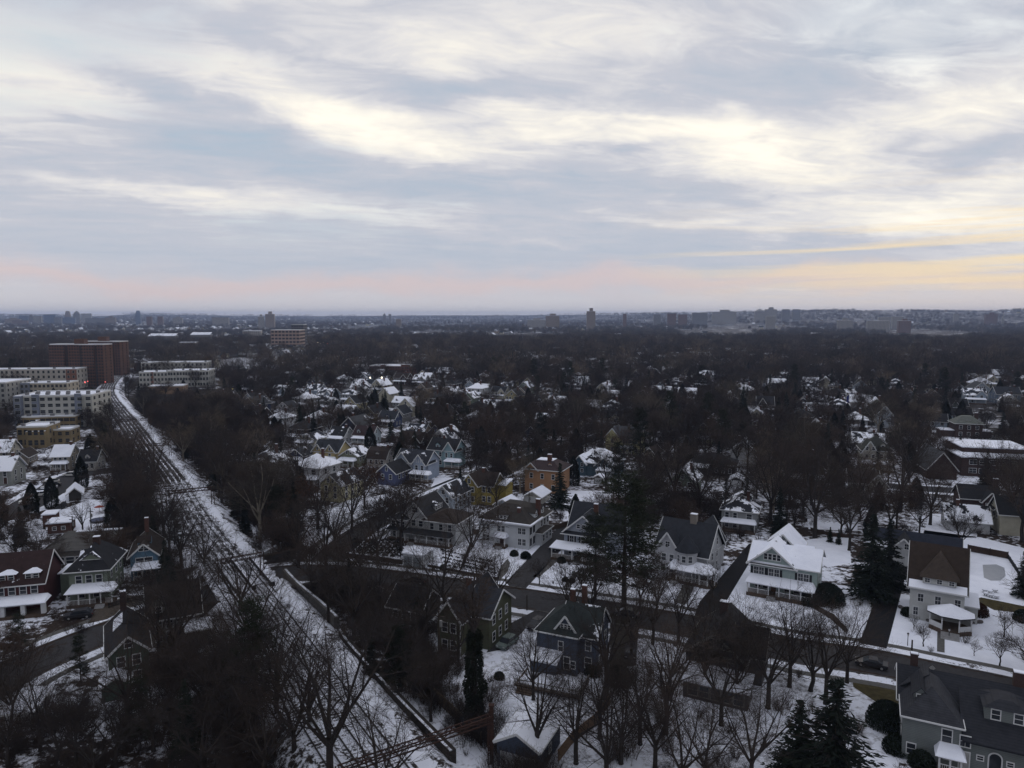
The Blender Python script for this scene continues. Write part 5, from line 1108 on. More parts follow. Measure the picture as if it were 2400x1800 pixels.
SKY = [(56,18,740,4200,'b','box','dark blue glass slab at the left end of the far skyline'),(72,14,738,4300,'g','step','blue slab with a stepped top among the far left towers'),(88,16,741,4300,'w','box','pale tower with small mast right of the blue slab'),
 (117,24,737,4300,'b','box','widest dark glass block of the far left skyline'),(136,14,744,4300,'g','box','grey block leaning against the widest glass block'),(158,32,743,4400,'b','step','long blue block beneath the two pointed towers'),
 (159,11,729,4600,'t','taper','tan pointed tower of the far downtown'),(180,13,728,4600,'g','dome','dome topped dark tower of the far downtown'),(203,20,735,5200,'w','box','pale broad tower right of the domed tower'),
 (228,48,746,4200,'g','box','long grey institution low on the far left skyline'),(259,21,741,4200,'t','step','tan block at the right end of the long grey institution'),(30,30,745,4100,'t','step','low tan block with roof house near the left edge'),(47,30,751,4000,'r','box','low reddish block in front of the dark glass slab'),
 (324,11,728,4400,'b','taper','lone slim dark blue glass tower'),(350,11,742,3600,'r','box','left one of two small red brick towers'),(376,11,742,3600,'r','box','right one of two small red brick towers'),(417,20,742,3900,'w','step','pale stepped block right of the small brick towers'),
 (517,36,744,3600,'w','box','low wide pale block right of centre left'),(612,12,737,3000,'w','step','small pale tower beside the pinkish twin tower'),(633,20,730,3000,'t','step','pinkish stepped tower left of centre on the horizon'),
 (901,8,734,5000,'g','dome','small round topped building on the horizon'),(914,6,736,5000,'g','box','tiny block beside the small round topped building'),(934,12,748,3000,'t','box','small tan block below the horizon'),
 (1257,42,746,2900,'w','step','row of pale apartment slabs left of the brown tower'),(1295,32,735,2900,'t','step','broad brown apartment tower left of the lone pale tower'),(1385,20,722,2700,'t','step','lone tall pale tower near the centre of the horizon'),
 (1464,8,736,3300,'r','box','slim brown tower right of the lone pale tower'),(1540,16,737,3300,'g','box','small dark striped office block'),(1574,20,735,3300,'r','box','reddish block right of the striped office block'),(1600,20,737,3300,'r','box','second lower reddish block on the horizon'),
 (1697,54,726,3700,'w','step','wide pale hospital like block on the ridge'),(1640,34,733,3500,'g','box','low grey block left of the wide pale ridge block'),(1780,22,723,3900,'w','dome','pale tower with rounded top on the ridge'),(1806,26,720,3900,'w','step','tallest pale block of the ridge skyline'),(1841,16,725,4100,'g','box','small dark block right of the tallest ridge block'),(1866,16,725,4100,'g','box','last small dark block on the ridge'),(1806,20,741,2700,'w','box','white mansion like building below the ridge blocks'),
 (1981,32,746,2500,'w','step','cream apartment block on red brick base on the right'),(2058,46,752,2300,'w','box','long pale green striped office on the right'),(2120,26,747,2400,'r','step','dark red brick block with snowy top on the right'),(2072,24,743,2900,'w','box','pale low block behind the striped office'),(2103,22,742,3000,'w','box','white flat block behind the brick block'),(2323,24,732,3300,'r','step','reddish tower near the right edge of the horizon'),(2240,10,736,3500,'w','box','tiny white house like block near the church spire'),(2350,5,731,3300,'w','spire','thin white church spire at the far right'),(2016,5,733,4200,'w','spire','tiny church spire on the ridge right of centre'),
 (590,40,776,1500,'w','box','low white industrial shed in the left distance'),(470,44,781,1400,'g','gsteps','grey factory with snowy sawtooth roof in the left distance'),(380,60,784,1350,'g','gsteps','long low works with snowy stepped roofs'),(440,36,803,1050,'t','box','low tan store with snowy roof near the left railway bend')]
def skybuild(px, pw, pyt, dist, c, shape, label):
    p = D(px, dist); gz = ground_z(p.x, p.y)-1.5; wd = pw/PF*dist; lo, hi = gz, 300
    for _ in range(30):
        mid = (lo+hi)/2
        if I(p.x, p.y, mid)[1] > pyt: lo = mid
        else: hi = mid
    H_ = max(lo-gz, 5); dp = min(wd, 30); m = SC[c]; az = math.atan2(p.x, p.y)
    t = root('church' if shape == 'spire' else 'distant_building', (p.x, p.y, gz), -az*.6, label, 'church' if shape == 'spire' else 'building')
    a, b = -wd/2, wd/2
    if shape in ('box', 'step', 'gsteps'):
        hh = H_ if shape == 'box' else H_*.86
        MB().box(a, b, 0, dp, 0, hh).build('wall', m, t); MB().box(a, b, 0, dp, hh, hh+.6).build('roof', M_snowroof if dist < 3200 and c != 'b' else M_grey, t)
        if shape == 'step': MB().box(a*.35, b*.45, dp*.2, dp*.8, hh+.6, H_).build('roof_house', m, t)
        if shape == 'gsteps':
            for i in range(6): MB().slab([(a+wd*i/6, 1, hh+.6), (a+wd*(i+.9)/6, 1, hh+.6), (a+wd*(i+.9)/6, dp, H_+1), (a+wd*i/6, dp, H_+1)], .4).build('roof_monitor', M_snowroof, t)
    elif shape == 'taper':
        MB().box(a, b, 0, dp, 0, H_*.7).build('wall', m, t); MB().prism([(a*.95, 1, H_*.7), (b*.95, 1, H_*.7), (b*.95, dp-1, H_*.7), (a*.95, dp-1, H_*.7)], [(a*.6, dp*.2, H_), (b*.6, dp*.2, H_), (b*.6, dp*.8, H_), (a*.6, dp*.8, H_)]).build('roof', m, t)
    elif shape == 'dome':
        MB().box(a, b, 0, dp, 0, H_*.78).build('wall', m, t); c0 = Vector((0, dp/2, 0)); d = MB(); rr = wd*.45
        for i in range(4):
            r0 = rr*math.cos(i*math.pi/8); r1 = rr*math.cos((i+1)*math.pi/8)+.05; d.cyl(c0+Vector((0, 0, H_*(.78+.055*i))), c0+Vector((0, 0, H_*(.78+.055*(i+1)))), r0, r1, 10)
        d.build('dome', m, t)
    else:
        MB().box(-wd/2-6, wd/2+6, 4, 26, 0, 10).build('nave', m, t); MB().box(-wd/2, wd/2, 0, wd, 0, H_*.5).build('tower', m, t); MB().cyl((0, wd/2, H_*.5), (0, wd/2, H_), wd*.5, .1, 6).build('spire', m, t)
for s_ in SKY: skybuild(*s_)
# ------------------------------------------------------------------ generic houses behind: copies of a few builds, each its own thing
KIND = []
def proto(kind, wc, wn, rm, rn):
    w, d, ze = {'gable': (8, 11, 5.6), 'wide': (11, 8.5, 5.4), 'hip': (9.5, 9.5, 5.8), 'cape': (10, 8, 3.2)}[kind]
    A = (0, 0); h = House({'gable': 'gabled_house', 'wide': 'gabled_house', 'hip': 'hipped_house', 'cape': 'cottage'}[kind], '', 'house', A, 0, None, w, wc, rm, clear=False, loc=Vector((0, -900, 0)))
    h.block(0, w, 0, d, 0, ze)
    if kind == 'gable': h.gable(0, w, 0, d, ze, 3.6, 'y').win('f', w*.5, ze+.6, .9, 1.2)
    elif kind == 'hip': h.hip(0, w, 0, d, ze+.06, 3.2, .6)
    else: h.gable(0, w, 0, d, ze, 3.4, 'x'); h.dormer(w*.3, .8, ze+.3, 1.7, 1.2, 2.6, .8) if kind == 'cape' else h.gable(w*.55, w, -.8, 4, ze, 2.6, 'y').block(w*.55, w, -.8, 1, 0, ze)
    off = -.8 if kind == 'wide' else 0
    h.wins('f', .4, w*.5, 2, [1.0] if ze < 4 else [1.0, 3.7], w=1.0)
    h.wins('f', w*.6, w-.3, 1, [1.0] if ze < 4 else [3.7], off=off, w=1.4)
    for f_, o_ in (('l', 0), ('r', w)): h.wins(f_, 1, d-1, 2, [1.0] if ze < 4 else [3.7], off=o_)
    if kind != 'cape': h.porch(.2, w-.2, 2.1, n=3, rail=False, y=off)
    h.chimney(w*.7, d*.55, ze, ze+4.6); r = h.done(); OPEN.pop()
    KIND.append((r, wn, {'gable': 'front gabled', 'wide': 'broad gabled', 'hip': 'hip roofed', 'cape': 'low'}[kind], rn)); return r
RS = {'snow covered': roofing('slate', (.026, .029, .037), .95, 8), 'snow streaked': roofing('slate', (.026, .029, .037), .45, 3), 'dark': M_dark, 'brown': M_brown, 'grey': roofing('grey', (.055, .058, .065), .15, 2), 'half melted': roofing('charcoal', (.018, .019, .023), .62, 6)}
WS = {'white': WHT, 'cream': CRM, 'pale blue': C(.30, .36, .44), 'grey': C(.24, .25, .26), 'tan': C(.27, .22, .17), 'brick': M_brickdark, 'yellow': C(.30, .27, .16), 'green': C(.15, .19, .15), 'navy': NAVY}
combo = [('gable','white','snow streaked'),('wide','cream','dark'),('hip','white','snow covered'),('cape','grey','snow covered'),('gable','pale blue','dark'),('wide','grey','half melted'),('gable','tan','brown'),('hip','brick','dark'),('cape','white','half melted'),
 ('wide','white','snow covered'),('gable','cream','snow covered'),('hip','grey','snow streaked'),('gable','navy','grey'),('wide','pale blue','snow streaked'),('cape','tan','snow streaked'),('gable','green','half melted'),('hip','cream','grey'),('gable','yellow','dark'),('wide','brick','brown'),('cape','pale blue','dark')]
for kd, wn, rn in combo: proto(kd, WS[wn], wn, RS[rn], rn)
def clash(x, y, rad):
    for q in OPEN:
        if inside(x, y, q): return True
        if rad and min((x-a)**2+(y-b)**2 for a, b in q) < rad*rad: return True
    return False
def near_poly(lst, x0, y0, x1, y1): return [q for q in lst if any(x0 <= a <= x1 and y0 <= b <= y1 for a, b in q)]
AZ_WORD = lambda px: 'far left' if px < 400 else 'left' if px < 850 else 'centre left' if px < 1150 else 'centre' if px < 1400 else 'centre right' if px < 1750 else 'right' if px < 2100 else 'far right'
def dist_word(y): return 'near middle distance' if y < 300 else 'middle distance' if y < 420 else 'farther middle distance' if y < 600 else 'distance'
LM = []       # landmarks: (world x, y, short phrase)
for o in list(COL.objects):
    if o.parent is None and o.get('label') and o.get('category') in ('house', 'garage', 'apartments', 'school', 'hall', 'workshop', 'shop', 'pavilion', 'office', 'hut') and o.location.y > 20:
        LM.append((o.location.x, o.location.y, ' '.join(o['label'].split()[:5])))
def strip_tail(s):
    w = s.split()
    while w and w[-1] in ('with', 'and', 'a', 'the', 'of', 'in', 'at', 'under', 'its', 'behind', 'beside', 'whose', 'on', 'one', 'into', 'long', 'small', 'right', 'left', 'three', 'by', 'below', 'dark', 'flat', 'broad', 'half', 'white', 'pale', 'tall', 'low', 'grey', 'black', 'white-trimmed', 'snow', 'brown', 'steep', 'ornate', 'two', 'twin', 'set', 'slate', 'light', 'matching', 'front', 'striped'): w.pop()
    return ' '.join(w)
USED = {}
def relabel(prefix, x, y):
    """place a thing by the nearest named building; falls back on a finer description when taken"""
    c = sorted(LM, key=lambda l: (l[0]-x)**2+(l[1]-y)**2)[:6]; px = I(x, y)[0]
    for l in c:
        ph = strip_tail(l[2]); lx = I(l[0], l[1])[0]
        if len(ph.split()) < 2: continue
        rel = ['behind', 'in front of'][y < l[1]] if abs(y-l[1]) > abs(x-l[0]) else ['right of', 'left of'][px < lx]
        for ad in ('', 'well '):
            s_ = '%s %s%s the %s' % (prefix, ad, rel, ph)
            if s_ not in USED and len(s_.split()) <= 16: USED[s_] = 1; return s_
    s_ = '%s in the %s, %s' % (prefix, dist_word(y), AZ_WORD(px)); return s_
HS = []
def place_generic():
    rr = random.Random(5); n = 0; used = set(); U = Vector((math.cos(R(-22)), math.sin(R(-22)))); V = Vector((-U.y, U.x))
    cand = []
    for j in range(-40, 46):
        row = j*31.0
        for i in range(-70, 71):
            a = U*(i*19.0+(j % 2)*5)+V*row; a += Vector((rr.uniform(-3, 3), rr.uniform(-2.5, 2.5)))
            if a.y < 165 or a.y > 1150: continue
            px = I(a.x, a.y)[0]
            if px < -60 or px > 2460+(350 if a.y < 330 else 0): continue
            if px < 520 and a.y < 900 and a.y > 235 and abs(px-250) < 290 and a.y < 700: continue
            cand.append((a.y, a.x, j))
    cand.sort()
    for y, x, j in cand:
        if rr.random() < .22: continue
        if clash(x, y, 9): continue
        if any((x-a)**2+(y-b)**2 < 13**2 for a, b, *_ in HS): continue
        HS.append((x, y, j))
    big = HS[:230]
    for x, y, j in big:
        k = rr.randrange(len(KIND)); r, wn, kn, rn = KIND[k]; yaw = R(-22)+(math.pi if j % 2 else 0)+rr.choice((0, 0, 0, math.pi/2))*0+R(rr.uniform(-3, 3))
        if rr.random() < .6: yaw = R(-22)+R(rr.uniform(-4, 4))
        px = I(x, y)[0]; o = r if k not in used else dup(r, (0, 0, 0)); used.add(k)
        o.location = (x, y, 0); o.rotation_euler = (0, 0, yaw); sc = rr.uniform(.9, 1.12); o.scale = (sc, sc, sc)
        o['category'] = 'house'; o['group'] = 'houses among the trees'
        o['label'] = relabel('%s %s house with %s roof' % (wn, kn, rn), x, y)
        cx, cy = x+4*math.cos(yaw)-5*math.sin(yaw), y+4*math.sin(yaw)+5*math.cos(yaw)
        q = [(x+math.cos(yaw)*a-math.sin(yaw)*b, y+math.sin(yaw)*a+math.cos(yaw)*b) for a, b in ((-1, -3), (11, -3), (11, 11), (-1, 11))]; HB.append(q)
    for k, t in enumerate(KIND):
        if k not in used:
            for c in list(t[0].children_recursive)+[t[0]]: bpy.data.objects.remove(c)
    return HS[230:]
HB = []
REST = place_generic()
# ------------------------------------------------------------------ trees
def tubes(segs, sides_for):
    """list of (p0, p1, r0, r1) -> verts, faces of open prisms"""
    v = []; f = []
    for p0, p1, r0, r1 in segs:
        d = p1-p0
        if d.length < 1e-4: continue
        d.normalize(); e = Vector((0, 0, 1)) if abs(d.z) < .9 else Vector((1, 0, 0)); a = d.cross(e).normalized(); b = d.cross(a); n = sides_for(r0); k = len(v)
        for c, r in ((p0, r0), (p1, r1)):
            for i in range(n):
                t = 2*math.pi*i/n; v.append(c+a*(math.cos(t)*r)+b*(math.sin(t)*r))
        for i in range(n): j = (i+1) % n; f.append((k+i, k+j, k+n+j, k+n+i))
    return v, f
def mk(name, segs, m, sides=lambda r: 6 if r > .12 else 4 if r > .05 else 3):
    v, f = tubes(segs, sides); me = bpy.data.meshes.new(name); me.from_pydata([tuple(p) for p in v], [], f); me.materials.append(m)
    for p in me.polygons: p.use_smooth = True
    return me
def bare_tree(seed, h=17.0, spread=.75, fork=.28, lean=0.0, levels=4, dens=1.0, limbs=6, up=.25, tw=.026):
    r = random.Random(seed); big = []; small = []
    def jit(d, a): return (d+Vector((r.uniform(-a, a), r.uniform(-a, a), r.uniform(-a, a)))).normalized()
    def grow(p, d, L, rad, lvl):
        n = 4 if lvl <= 1 else 3 if lvl == 2 else 2; step = L/n; pts = [p]; rs = [rad]; q = p; dd = d
        for i in range(n):
            dd = jit(dd, .16 if lvl < 3 else .22); dd = (dd+Vector((0, 0, up*(.5 if lvl < 3 else .28)*.5))).normalized()
            q = q+dd*step; pts.append(q); rs.append(max(rad*(1-.78*(i+1)/n), tw*.6))
        for i in range(n): (big if lvl <= 1 else small).append((pts[i], pts[i+1], rs[i], rs[i+1]))
        if lvl >= levels: return
        nc = int({0: 0, 1: 7, 2: 7, 3: 7}.get(lvl, 4)*dens+r.random())
        for c in range(nc):
            t = .22+.78*(c+r.random()*.8)/nc; k = min(int(t*n), n-1); f = t*n-k; bp = pts[k].lerp(pts[k+1], min(f, 1)); br = lerp(rs[k], rs[k+1], f)
            ax = (pts[k+1]-pts[k]).normalized(); s = jit(ax.cross(Vector((r.uniform(-1, 1), r.uniform(-1, 1), r.uniform(-1, 1)))).normalized(), .1)
            ang = R(r.uniform(28, 58)); nd = (ax*math.cos(ang)+s*math.sin(ang)).normalized()
            if nd.z < -.25: nd.z *= -.4; nd.normalize()
            grow(bp, nd, L*r.uniform(.42, .66)*(1.1-.35*t), max(br*.62, tw), lvl+1)
        # the leader carries on as a twig
        grow(pts[-1], dd, L*.4, max(rs[-1], tw), levels)
    H0 = h*fork; R0 = h*.019; top = Vector((lean*H0, lean*.5*H0, H0)); mid = Vector((lean*H0*.4+r.uniform(-.15, .15), r.uniform(-.15, .15), H0*.5))
    big += [(Vector((0, 0, -.3)), Vector((0, 0, .5)), R0*1.5, R0*1.12), (Vector((0, 0, .5)), mid, R0*1.12, R0), (mid, top, R0, R0*.88)]
    a0 = r.uniform(0, 6.28)
    for i in range(limbs):
        a = a0+i*6.283/limbs+r.uniform(-.35, .35); t = spread*r.uniform(.65, 1.1) if i else spread*.2
        d = Vector((math.cos(a)*t, math.sin(a)*t, 1)).normalized(); grow(top-Vector((0, 0, r.uniform(0, H0*.3 if i else 0))), d, (h-H0)*r.uniform(.62, .8), R0*r.uniform(.45, .62), 1)
    return big, small
def bush_segs(seed, h=2.5, n=26, tw=.018):
    r = random.Random(seed); s = []
    for i in range(n):
        a = r.uniform(0, 6.28); b = Vector((math.cos(a), math.sin(a), 0))*r.uniform(0, h*.25); d = Vector((math.cos(a)*r.uniform(.1, .7), math.sin(a)*r.uniform(.1, .7), 1)).normalized(); L = h*r.uniform(.6, 1)
        m = b+d*L*.5; e = m+(d+Vector((r.uniform(-.3, .3), r.uniform(-.3, .3), 0)))*L*.5; s += [(b, m, tw*1.6, tw), (m, e, tw, tw*.6)]
        for k in range(5):
            t = r.uniform(.3, 1); p = b.lerp(e, t); dd = Vector((r.uniform(-1, 1), r.uniform(-1, 1), r.uniform(0, 1.2))).normalized(); s.append((p, p+dd*L*.32, tw*.7, tw*.4))
            if k < 3: q = p+dd*L*.2; d3 = Vector((r.uniform(-1, 1), r.uniform(-1, 1), r.uniform(0, 1))).normalized(); s.append((q, q+d3*L*.2, tw*.6, tw*.35))
    return s
def blades(pts, name, m):
    """pts: (centre, direction, length, width) leaf sprays as folded two-faced blades"""
    v = []; f = []
    for c, d, L, w in pts:
        e = Vector((rnd.uniform(-1, 1), rnd.uniform(-1, 1), rnd.uniform(-1, 1))); a = d.cross(e)
        if a.length < 1e-3: continue
        a.normalize(); n = d.cross(a)*w*.35; k = len(v); v += [c-d*L*.5, c+a*w*.5+n, c+d*L*.5, c-a*w*.5+n]; f += [(k, k+1, k+2), (k, k+2, k+3)]
    me = bpy.data.meshes.new(name); me.from_pydata([tuple(p) for p in v], [], f); me.materials.append(m); return me
def conifer(seed, h=15.0, rad=3.2, m=None, kind='spruce'):
    r = random.Random(seed); pts = []; seg = [(Vector((0, 0, -.2)), Vector((0, 0, h*.97)), h*.016, .03)]
    if kind == 'spruce':
        z = h*.05
        while z < h*.99:
            t = z/h; R1 = rad*(1-t)**.85*r.uniform(.8, 1.12)+.12; n = max(4, int(9*(1-t))+3)
            for i in range(n):
                a = r.uniform(0, 6.28); L = R1*r.uniform(.7, 1.1); d = Vector((math.cos(a), math.sin(a), -.18)); seg.append((Vector((0, 0, z)), Vector((0, 0, z))+d*L, .035, .012))
                k = max(5, int(L*10))
                for q in range(k):
                    s_ = (q+r.random())/k; c = Vector((0, 0, z))+d*L*s_+Vector((r.uniform(-.2, .2), r.uniform(-.2, .2), r.uniform(-.22, .12)))
                    dd = (d+Vector((r.uniform(-.8, .8), r.uniform(-.8, .8), r.uniform(-.5, .2)))).normalized(); pts.append((c, dd, r.uniform(.4, .8), r.uniform(.13, .24)))
            z += h*.024*r.uniform(.7, 1.2)
    elif kind == 'column':
        for i in range(int(h*rad*230)):
            z = h*r.random()**.9; t = z/h; R1 = rad*(.55+.45*math.sin(min(t*2.4+.5, 1.57)))*(1-t**3)*r.uniform(.72, 1.04); a = r.uniform(0, 6.28); lump = 1+.30*noise.noise((math.cos(a)*1.6, math.sin(a)*1.6, z*.7+seed)); c = Vector((math.cos(a)*R1*lump, math.sin(a)*R1*lump, z)); pts.append((c, Vector((math.cos(a)*r.uniform(.1, 1), math.sin(a)*r.uniform(.1, 1), r.uniform(.2, 1))).normalized(), r.uniform(.3, .75), r.uniform(.1, .24)))
    else:   # pine: irregular level plates of needle tufts on stout limbs
        z = h*.18
        while z < h:
            t = z/h; n = r.randint(2, 4)
            for i in range(n):
                a = r.uniform(0, 6.28); L = rad*(1.15-t)**.6*r.uniform(.5, 1.15); e = Vector((math.cos(a)*L, math.sin(a)*L, z+L*.18)); b = Vector((0, 0, z)); seg.append((b, e, .09*(1.2-t), .03))
                for q in range(int(5+L*4)):
                    s_ = .3+.75*r.random(); c = b.lerp(e, s_)+Vector((r.gauss(0, .5), r.gauss(0, .5), r.uniform(-.1, .5)))
                    for w_ in range(7): dd = Vector((r.uniform(-1, 1), r.uniform(-1, 1), r.uniform(-.2, 1))).normalized(); pts.append((c+dd*.3, dd, r.uniform(.3, .65), r.uniform(.07, .13)))
            z += h*.028
    return seg, pts
M_bark = plain('bark', (.036, .030, .027), .95, .35, 1.5); M_twig = plain('twigs', (.042, .034, .031), .95, .3, .08)
M_bark2 = plain('sycamore bark', (.21, .185, .15), .9, .45, .8); M_twig2 = plain('reddish twigs', (.046, .034, .029), .95, .3, .08); M_twig3 = plain('pale twigs', (.10, .084, .066), .95, .3, .08)
M_need = plain('spruce needles', (.012, .019, .013), .9, .45, .6); M_pine = plain('pine needles', (.016, .022, .012), .9, .45, .6); M_ivy = plain('ivy leaves', (.010, .014, .007), .7, .5, 1.0); M_oak = plain('withered oak leaves', (.075, .034, .016), .9, .5, .8)
TP = []
def tree_proto(name, cat, desc, parts, H_, rw):
    TP.append(dict(name=name, cat=cat, desc=desc, parts=parts, h=H_, r=rw))
def bt(desc, seed, bark, twig, **k):
    b, s = bare_tree(seed, **k); tree_proto('bare_tree', 'tree', desc, [('trunk', mk('trunk', b, bark)), ('crown', mk('crown', s, twig))], k.get('h', 17), k.get('h', 17)*.38)
bt('tall spreading bare tree', 1, M_bark, M_twig, h=17, spread=.8)
bt('wide crowned bare tree', 2, M_bark, M_twig, h=15, spread=1.05, limbs=7, fork=.22)
bt('narrow upright bare tree', 3, M_bark, M_twig, h=18, spread=.5, limbs=5, fork=.35)
bt('dense twiggy bare tree', 4, M_bark, M_twig2, h=14, spread=.8, dens=1.15, fork=.2)
bt('pale barked bare tree', 5, M_bark2, M_twig3, h=19, spread=.75, limbs=6, fork=.3, dens=.9)
bt('leaning bare tree', 6, M_bark, M_twig, h=16, spread=.85, lean=.3, limbs=5)
bt('reddish twigged bare tree', 7, M_bark, M_twig2, h=16, spread=.7, limbs=6)
bt('small open bare tree', 8, M_bark, M_twig, h=8, spread=.8, limbs=5, fork=.25, levels=4, dens=.8, tw=.014)      # 7
for kd, h_, rd, m_, ds, sd in (('spruce', 15, 3.3, M_need, 'dark conical spruce', 21), ('spruce', 11, 2.6, M_need, 'small dark spruce', 22), ('pine', 20, 4.6, M_pine, 'tall ragged dark pine', 23), ('column', 9, 1.7, M_need, 'dense columnar evergreen', 24), ('column', 12, 2.6, M_ivy, 'dark rounded evergreen', 25)):
    sg, pt = conifer(sd, h_, rd, kind=kd); parts = [('trunk', mk('trunk', sg, M_bark)), ('crown', blades(pt, 'crown', m_))]
    tree_proto('evergreen_tree', 'tree', ds, parts, h_, rd)       # 8 spruce 9 small 10 pine 11 column 12 rounded
def leafy_oak():
    b, s = bare_tree(31, h=13, spread=.8, dens=.8); r = random.Random(3); pts = [(p1+Vector((r.uniform(-.3, .3),)*3), Vector((r.uniform(-1, 1), r.uniform(-1, 1), r.uniform(-1, .3))).normalized(), .35, .22) for p0, p1, a, c in s if a < .03 and r.random() < .55]
    tree_proto('oak_tree', 'tree', 'oak still holding withered orange brown leaves', [('trunk', mk('trunk', b, M_bark)), ('crown', mk('crown', s, M_twig2)), ('leaves', blades(pts, 'leaves', M_oak))], 13, 5)
leafy_oak()                                                           # 13
def ivy_tree():
    b, s = bare_tree(41, h=19, spread=.45, limbs=5, fork=.62, dens=.8); r = random.Random(4); pts = []
    for i in range(5200):
        z = .4+11.5*r.random(); rr = (1.15+.55*noise.noise((0, 3, z*.45)))*r.uniform(.7, 1.1)*(1.05-.035*z); a = r.uniform(0, 6.28); rr *= 1+.3*noise.noise((math.cos(a)*1.5, math.sin(a)*1.5, z*.8)); pts.append((Vector((math.cos(a)*rr, math.sin(a)*rr, z)), Vector((math.cos(a), math.sin(a), r.uniform(-1, .4))).normalized(), r.uniform(.2, .4), .2))
    tree_proto('ivy_covered_tree', 'tree', 'bare tree whose trunk is wrapped in dark ivy', [('trunk', mk('trunk', b, M_bark)), ('crown', mk('crown', s, M_twig)), ('ivy', blades(pts, 'ivy', M_ivy))], 19, 3.5)
ivy_tree()                                                            # 14
bt('very large many branched bare tree', 51, M_bark, M_twig, h=23, spread=.85, limbs=7, fork=.25, levels=5, dens=.72, tw=.016)     # 15
bt('large gnarled bare tree', 52, M_bark, M_twig, h=20, spread=1.0, limbs=6, fork=.2, levels=5, dens=.72, lean=.15, tw=.016)     # 16
bt('large upright bare tree', 53, M_bark, M_twig, h=22, spread=.55, limbs=6, fork=.3, levels=5, dens=.7, tw=.016)               # 17
def thick(desc, seed, n, h, hue):
    s = []; r = random.Random(seed)
    for i in range(n):
        o = Vector((r.uniform(-2.5, 2.5), r.uniform(-2.5, 2.5), 0)); s += [(a+o, b+o, c, d) for a, b, c, d in bush_segs(seed*9+i, h*r.uniform(.6, 1), 14)]
    return mk('thicket', s, hue)
ME_BUSH = [mk('shrub', bush_segs(61, 2.2), M_twig), mk('shrub', bush_segs(62, 1.6, 34), M_twig2), thick('', 63, 9, 3.4, M_twig), thick('', 64, 9, 2.6, M_twig2), thick('', 65, 8, 5.0, M_twig)]
TREES = []
GROUPS = {'tree': 'trees of the suburb'}
tc_used = set()
def put_tree(k, x, y, h=None, rz=None, label=None, rr=rnd):
    t = TP[k]; s = (h/t['h']) if h else rr.uniform(.85, 1.15); e = root(t['name'], (x, y, 0), rr.uniform(0, 6.28) if rz is None else rz, label or relabel(t['desc'], x, y), 'tree', 'bare trees' if 'bare' in t['name'] or 'oak' in t['name'] or 'ivy' in t['name'] else 'evergreen trees')
    e.scale = (s, s, s)
    for nm, me in t['parts']: link(nm, me, e)
    TREES.append((x, y, t['h']*s)); return e
def T(k, px, py, ptop, label, z=0, rz=None, wide=1.0):
    """tree whose foot is seen at px,py and whose top reaches ptop"""
    p = P(px, py); H_ = HZ((px, py), ptop); e = put_tree(k, p.x, p.y, max(H_, 3), rz, label); e.scale = (e.scale[0]*wide, e.scale[1]*wide, e.scale[2])
# foreground and landmark trees (kind, foot x, foot y, top y)
T(14, 1112, 1720, 1330, 'thick trunk wrapped in dark ivy on the snow left of the blue house')
T(15, 775, 1845, 1370, 'tall bare tree in front of the railway tracks at the bottom')
T(16, 880, 1900, 1560, 'wide bare tree spreading over the railway tracks at the bottom edge')
T(15, 480, 1345, 1190, 'fan shaped bare tree with open branches against the snowy railway')
T(16, 1045, 1440, 1180, 'big leaning bare tree with thick curved trunk at the street edge')
T(17, 1258, 1800, 1500, 'dark bare tree growing beside the small blue garage')
T(10, 1462, 1430, 1120, 'tall ragged pine towering between the grey blue house and the street', wide=1.5)
T(10, 1395, 1405, 1210, 'second ragged pine low beside the grey blue house porch', wide=1.3)
T(8, 2040, 1405, 1205, 'tall dense spruce left of the steep brown roofed house', wide=1.35)
T(8, 2080, 1375, 1215, 'second dense spruce right behind the first beside the black driveway', wide=1.4)
T(8, 1950, 1905, 1590, 'huge dark spruce at the bottom right beside the sage grey house', wide=2.0)
T(8, 1868, 1860, 1640, 'dark spruce leaning on the huge one at the bottom right', wide=1.7)
T(8, 1312, 1192, 1085, 'tall narrow spruce right of the orange stucco house', wide=1.3)
T(16, 1900, 1620, 1380, 'low forked bare tree overhanging the street near the huge spruce')
T(15, 1800, 1660, 1385, 'many stemmed bare tree in front of the mint house lawn')
T(17, 1560, 1720, 1420, 'upright bare tree left of the dark taupe house')
T(16, 1660, 1850, 1570, 'branching bare tree in front of the snowy sunroom')
T(15, 1760, 1850, 1560, 'bare tree whose twigs hide the right end of the sunroom')
T(17, 1420, 1640, 1330, 'straight bare trunk right of the slate blue house')
T(17, 1480, 1560, 1330, 'slim bare tree beside the leafy gravel drive')
T(15, 650, 1700, 1400, 'large bare tree leaning towards the railway from the left')
T(10, 600, 1720, 1410, 'dark rounded evergreen left of the railway')
T(15, 540, 1760, 1440, 'bare tree in the dark wood at the bottom left')
T(16, 130, 1800, 1580, 'gnarled dark bare tree above snow in the bottom left corner')
T(16, 215, 1830, 1610, 'second gnarled bare tree in the bottom left corner')
T(15, 30, 1700, 1480, 'bare tree at the left edge above the snowy garage')
T(10, 50, 1560, 1440, 'rounded evergreen at the left edge below the maroon house')
T(10, 190, 1600, 1490, 'dark rounded pine left of the forest green house')
T(15, 410, 1575, 1270, 'tall bare tree in front of the grey cream house')
T(17, 375, 1560, 1330, 'forked bare tree left of the grey cream house gable')
T(10, 330, 1760, 1590, 'dense dark evergreen in the bottom left wood')
T(8, 440, 1790, 1590, 'broad dark evergreen at the bottom left')
T(4, 610, 1270, 1050, 'pale barked bare tree above the white corner wall')
T(0, 632, 1255, 1060, 'bare tree with thick trunk on the snowy corner lawn')
T(13, 855, 1190, 1070, 'orange leafed oak in front of the pale cream house')
T(13, 700, 1245, 1110, 'orange leafed oak by the side street corner')
T(0, 940, 1290, 1100, 'bare tree rising in front of the large white corner house')
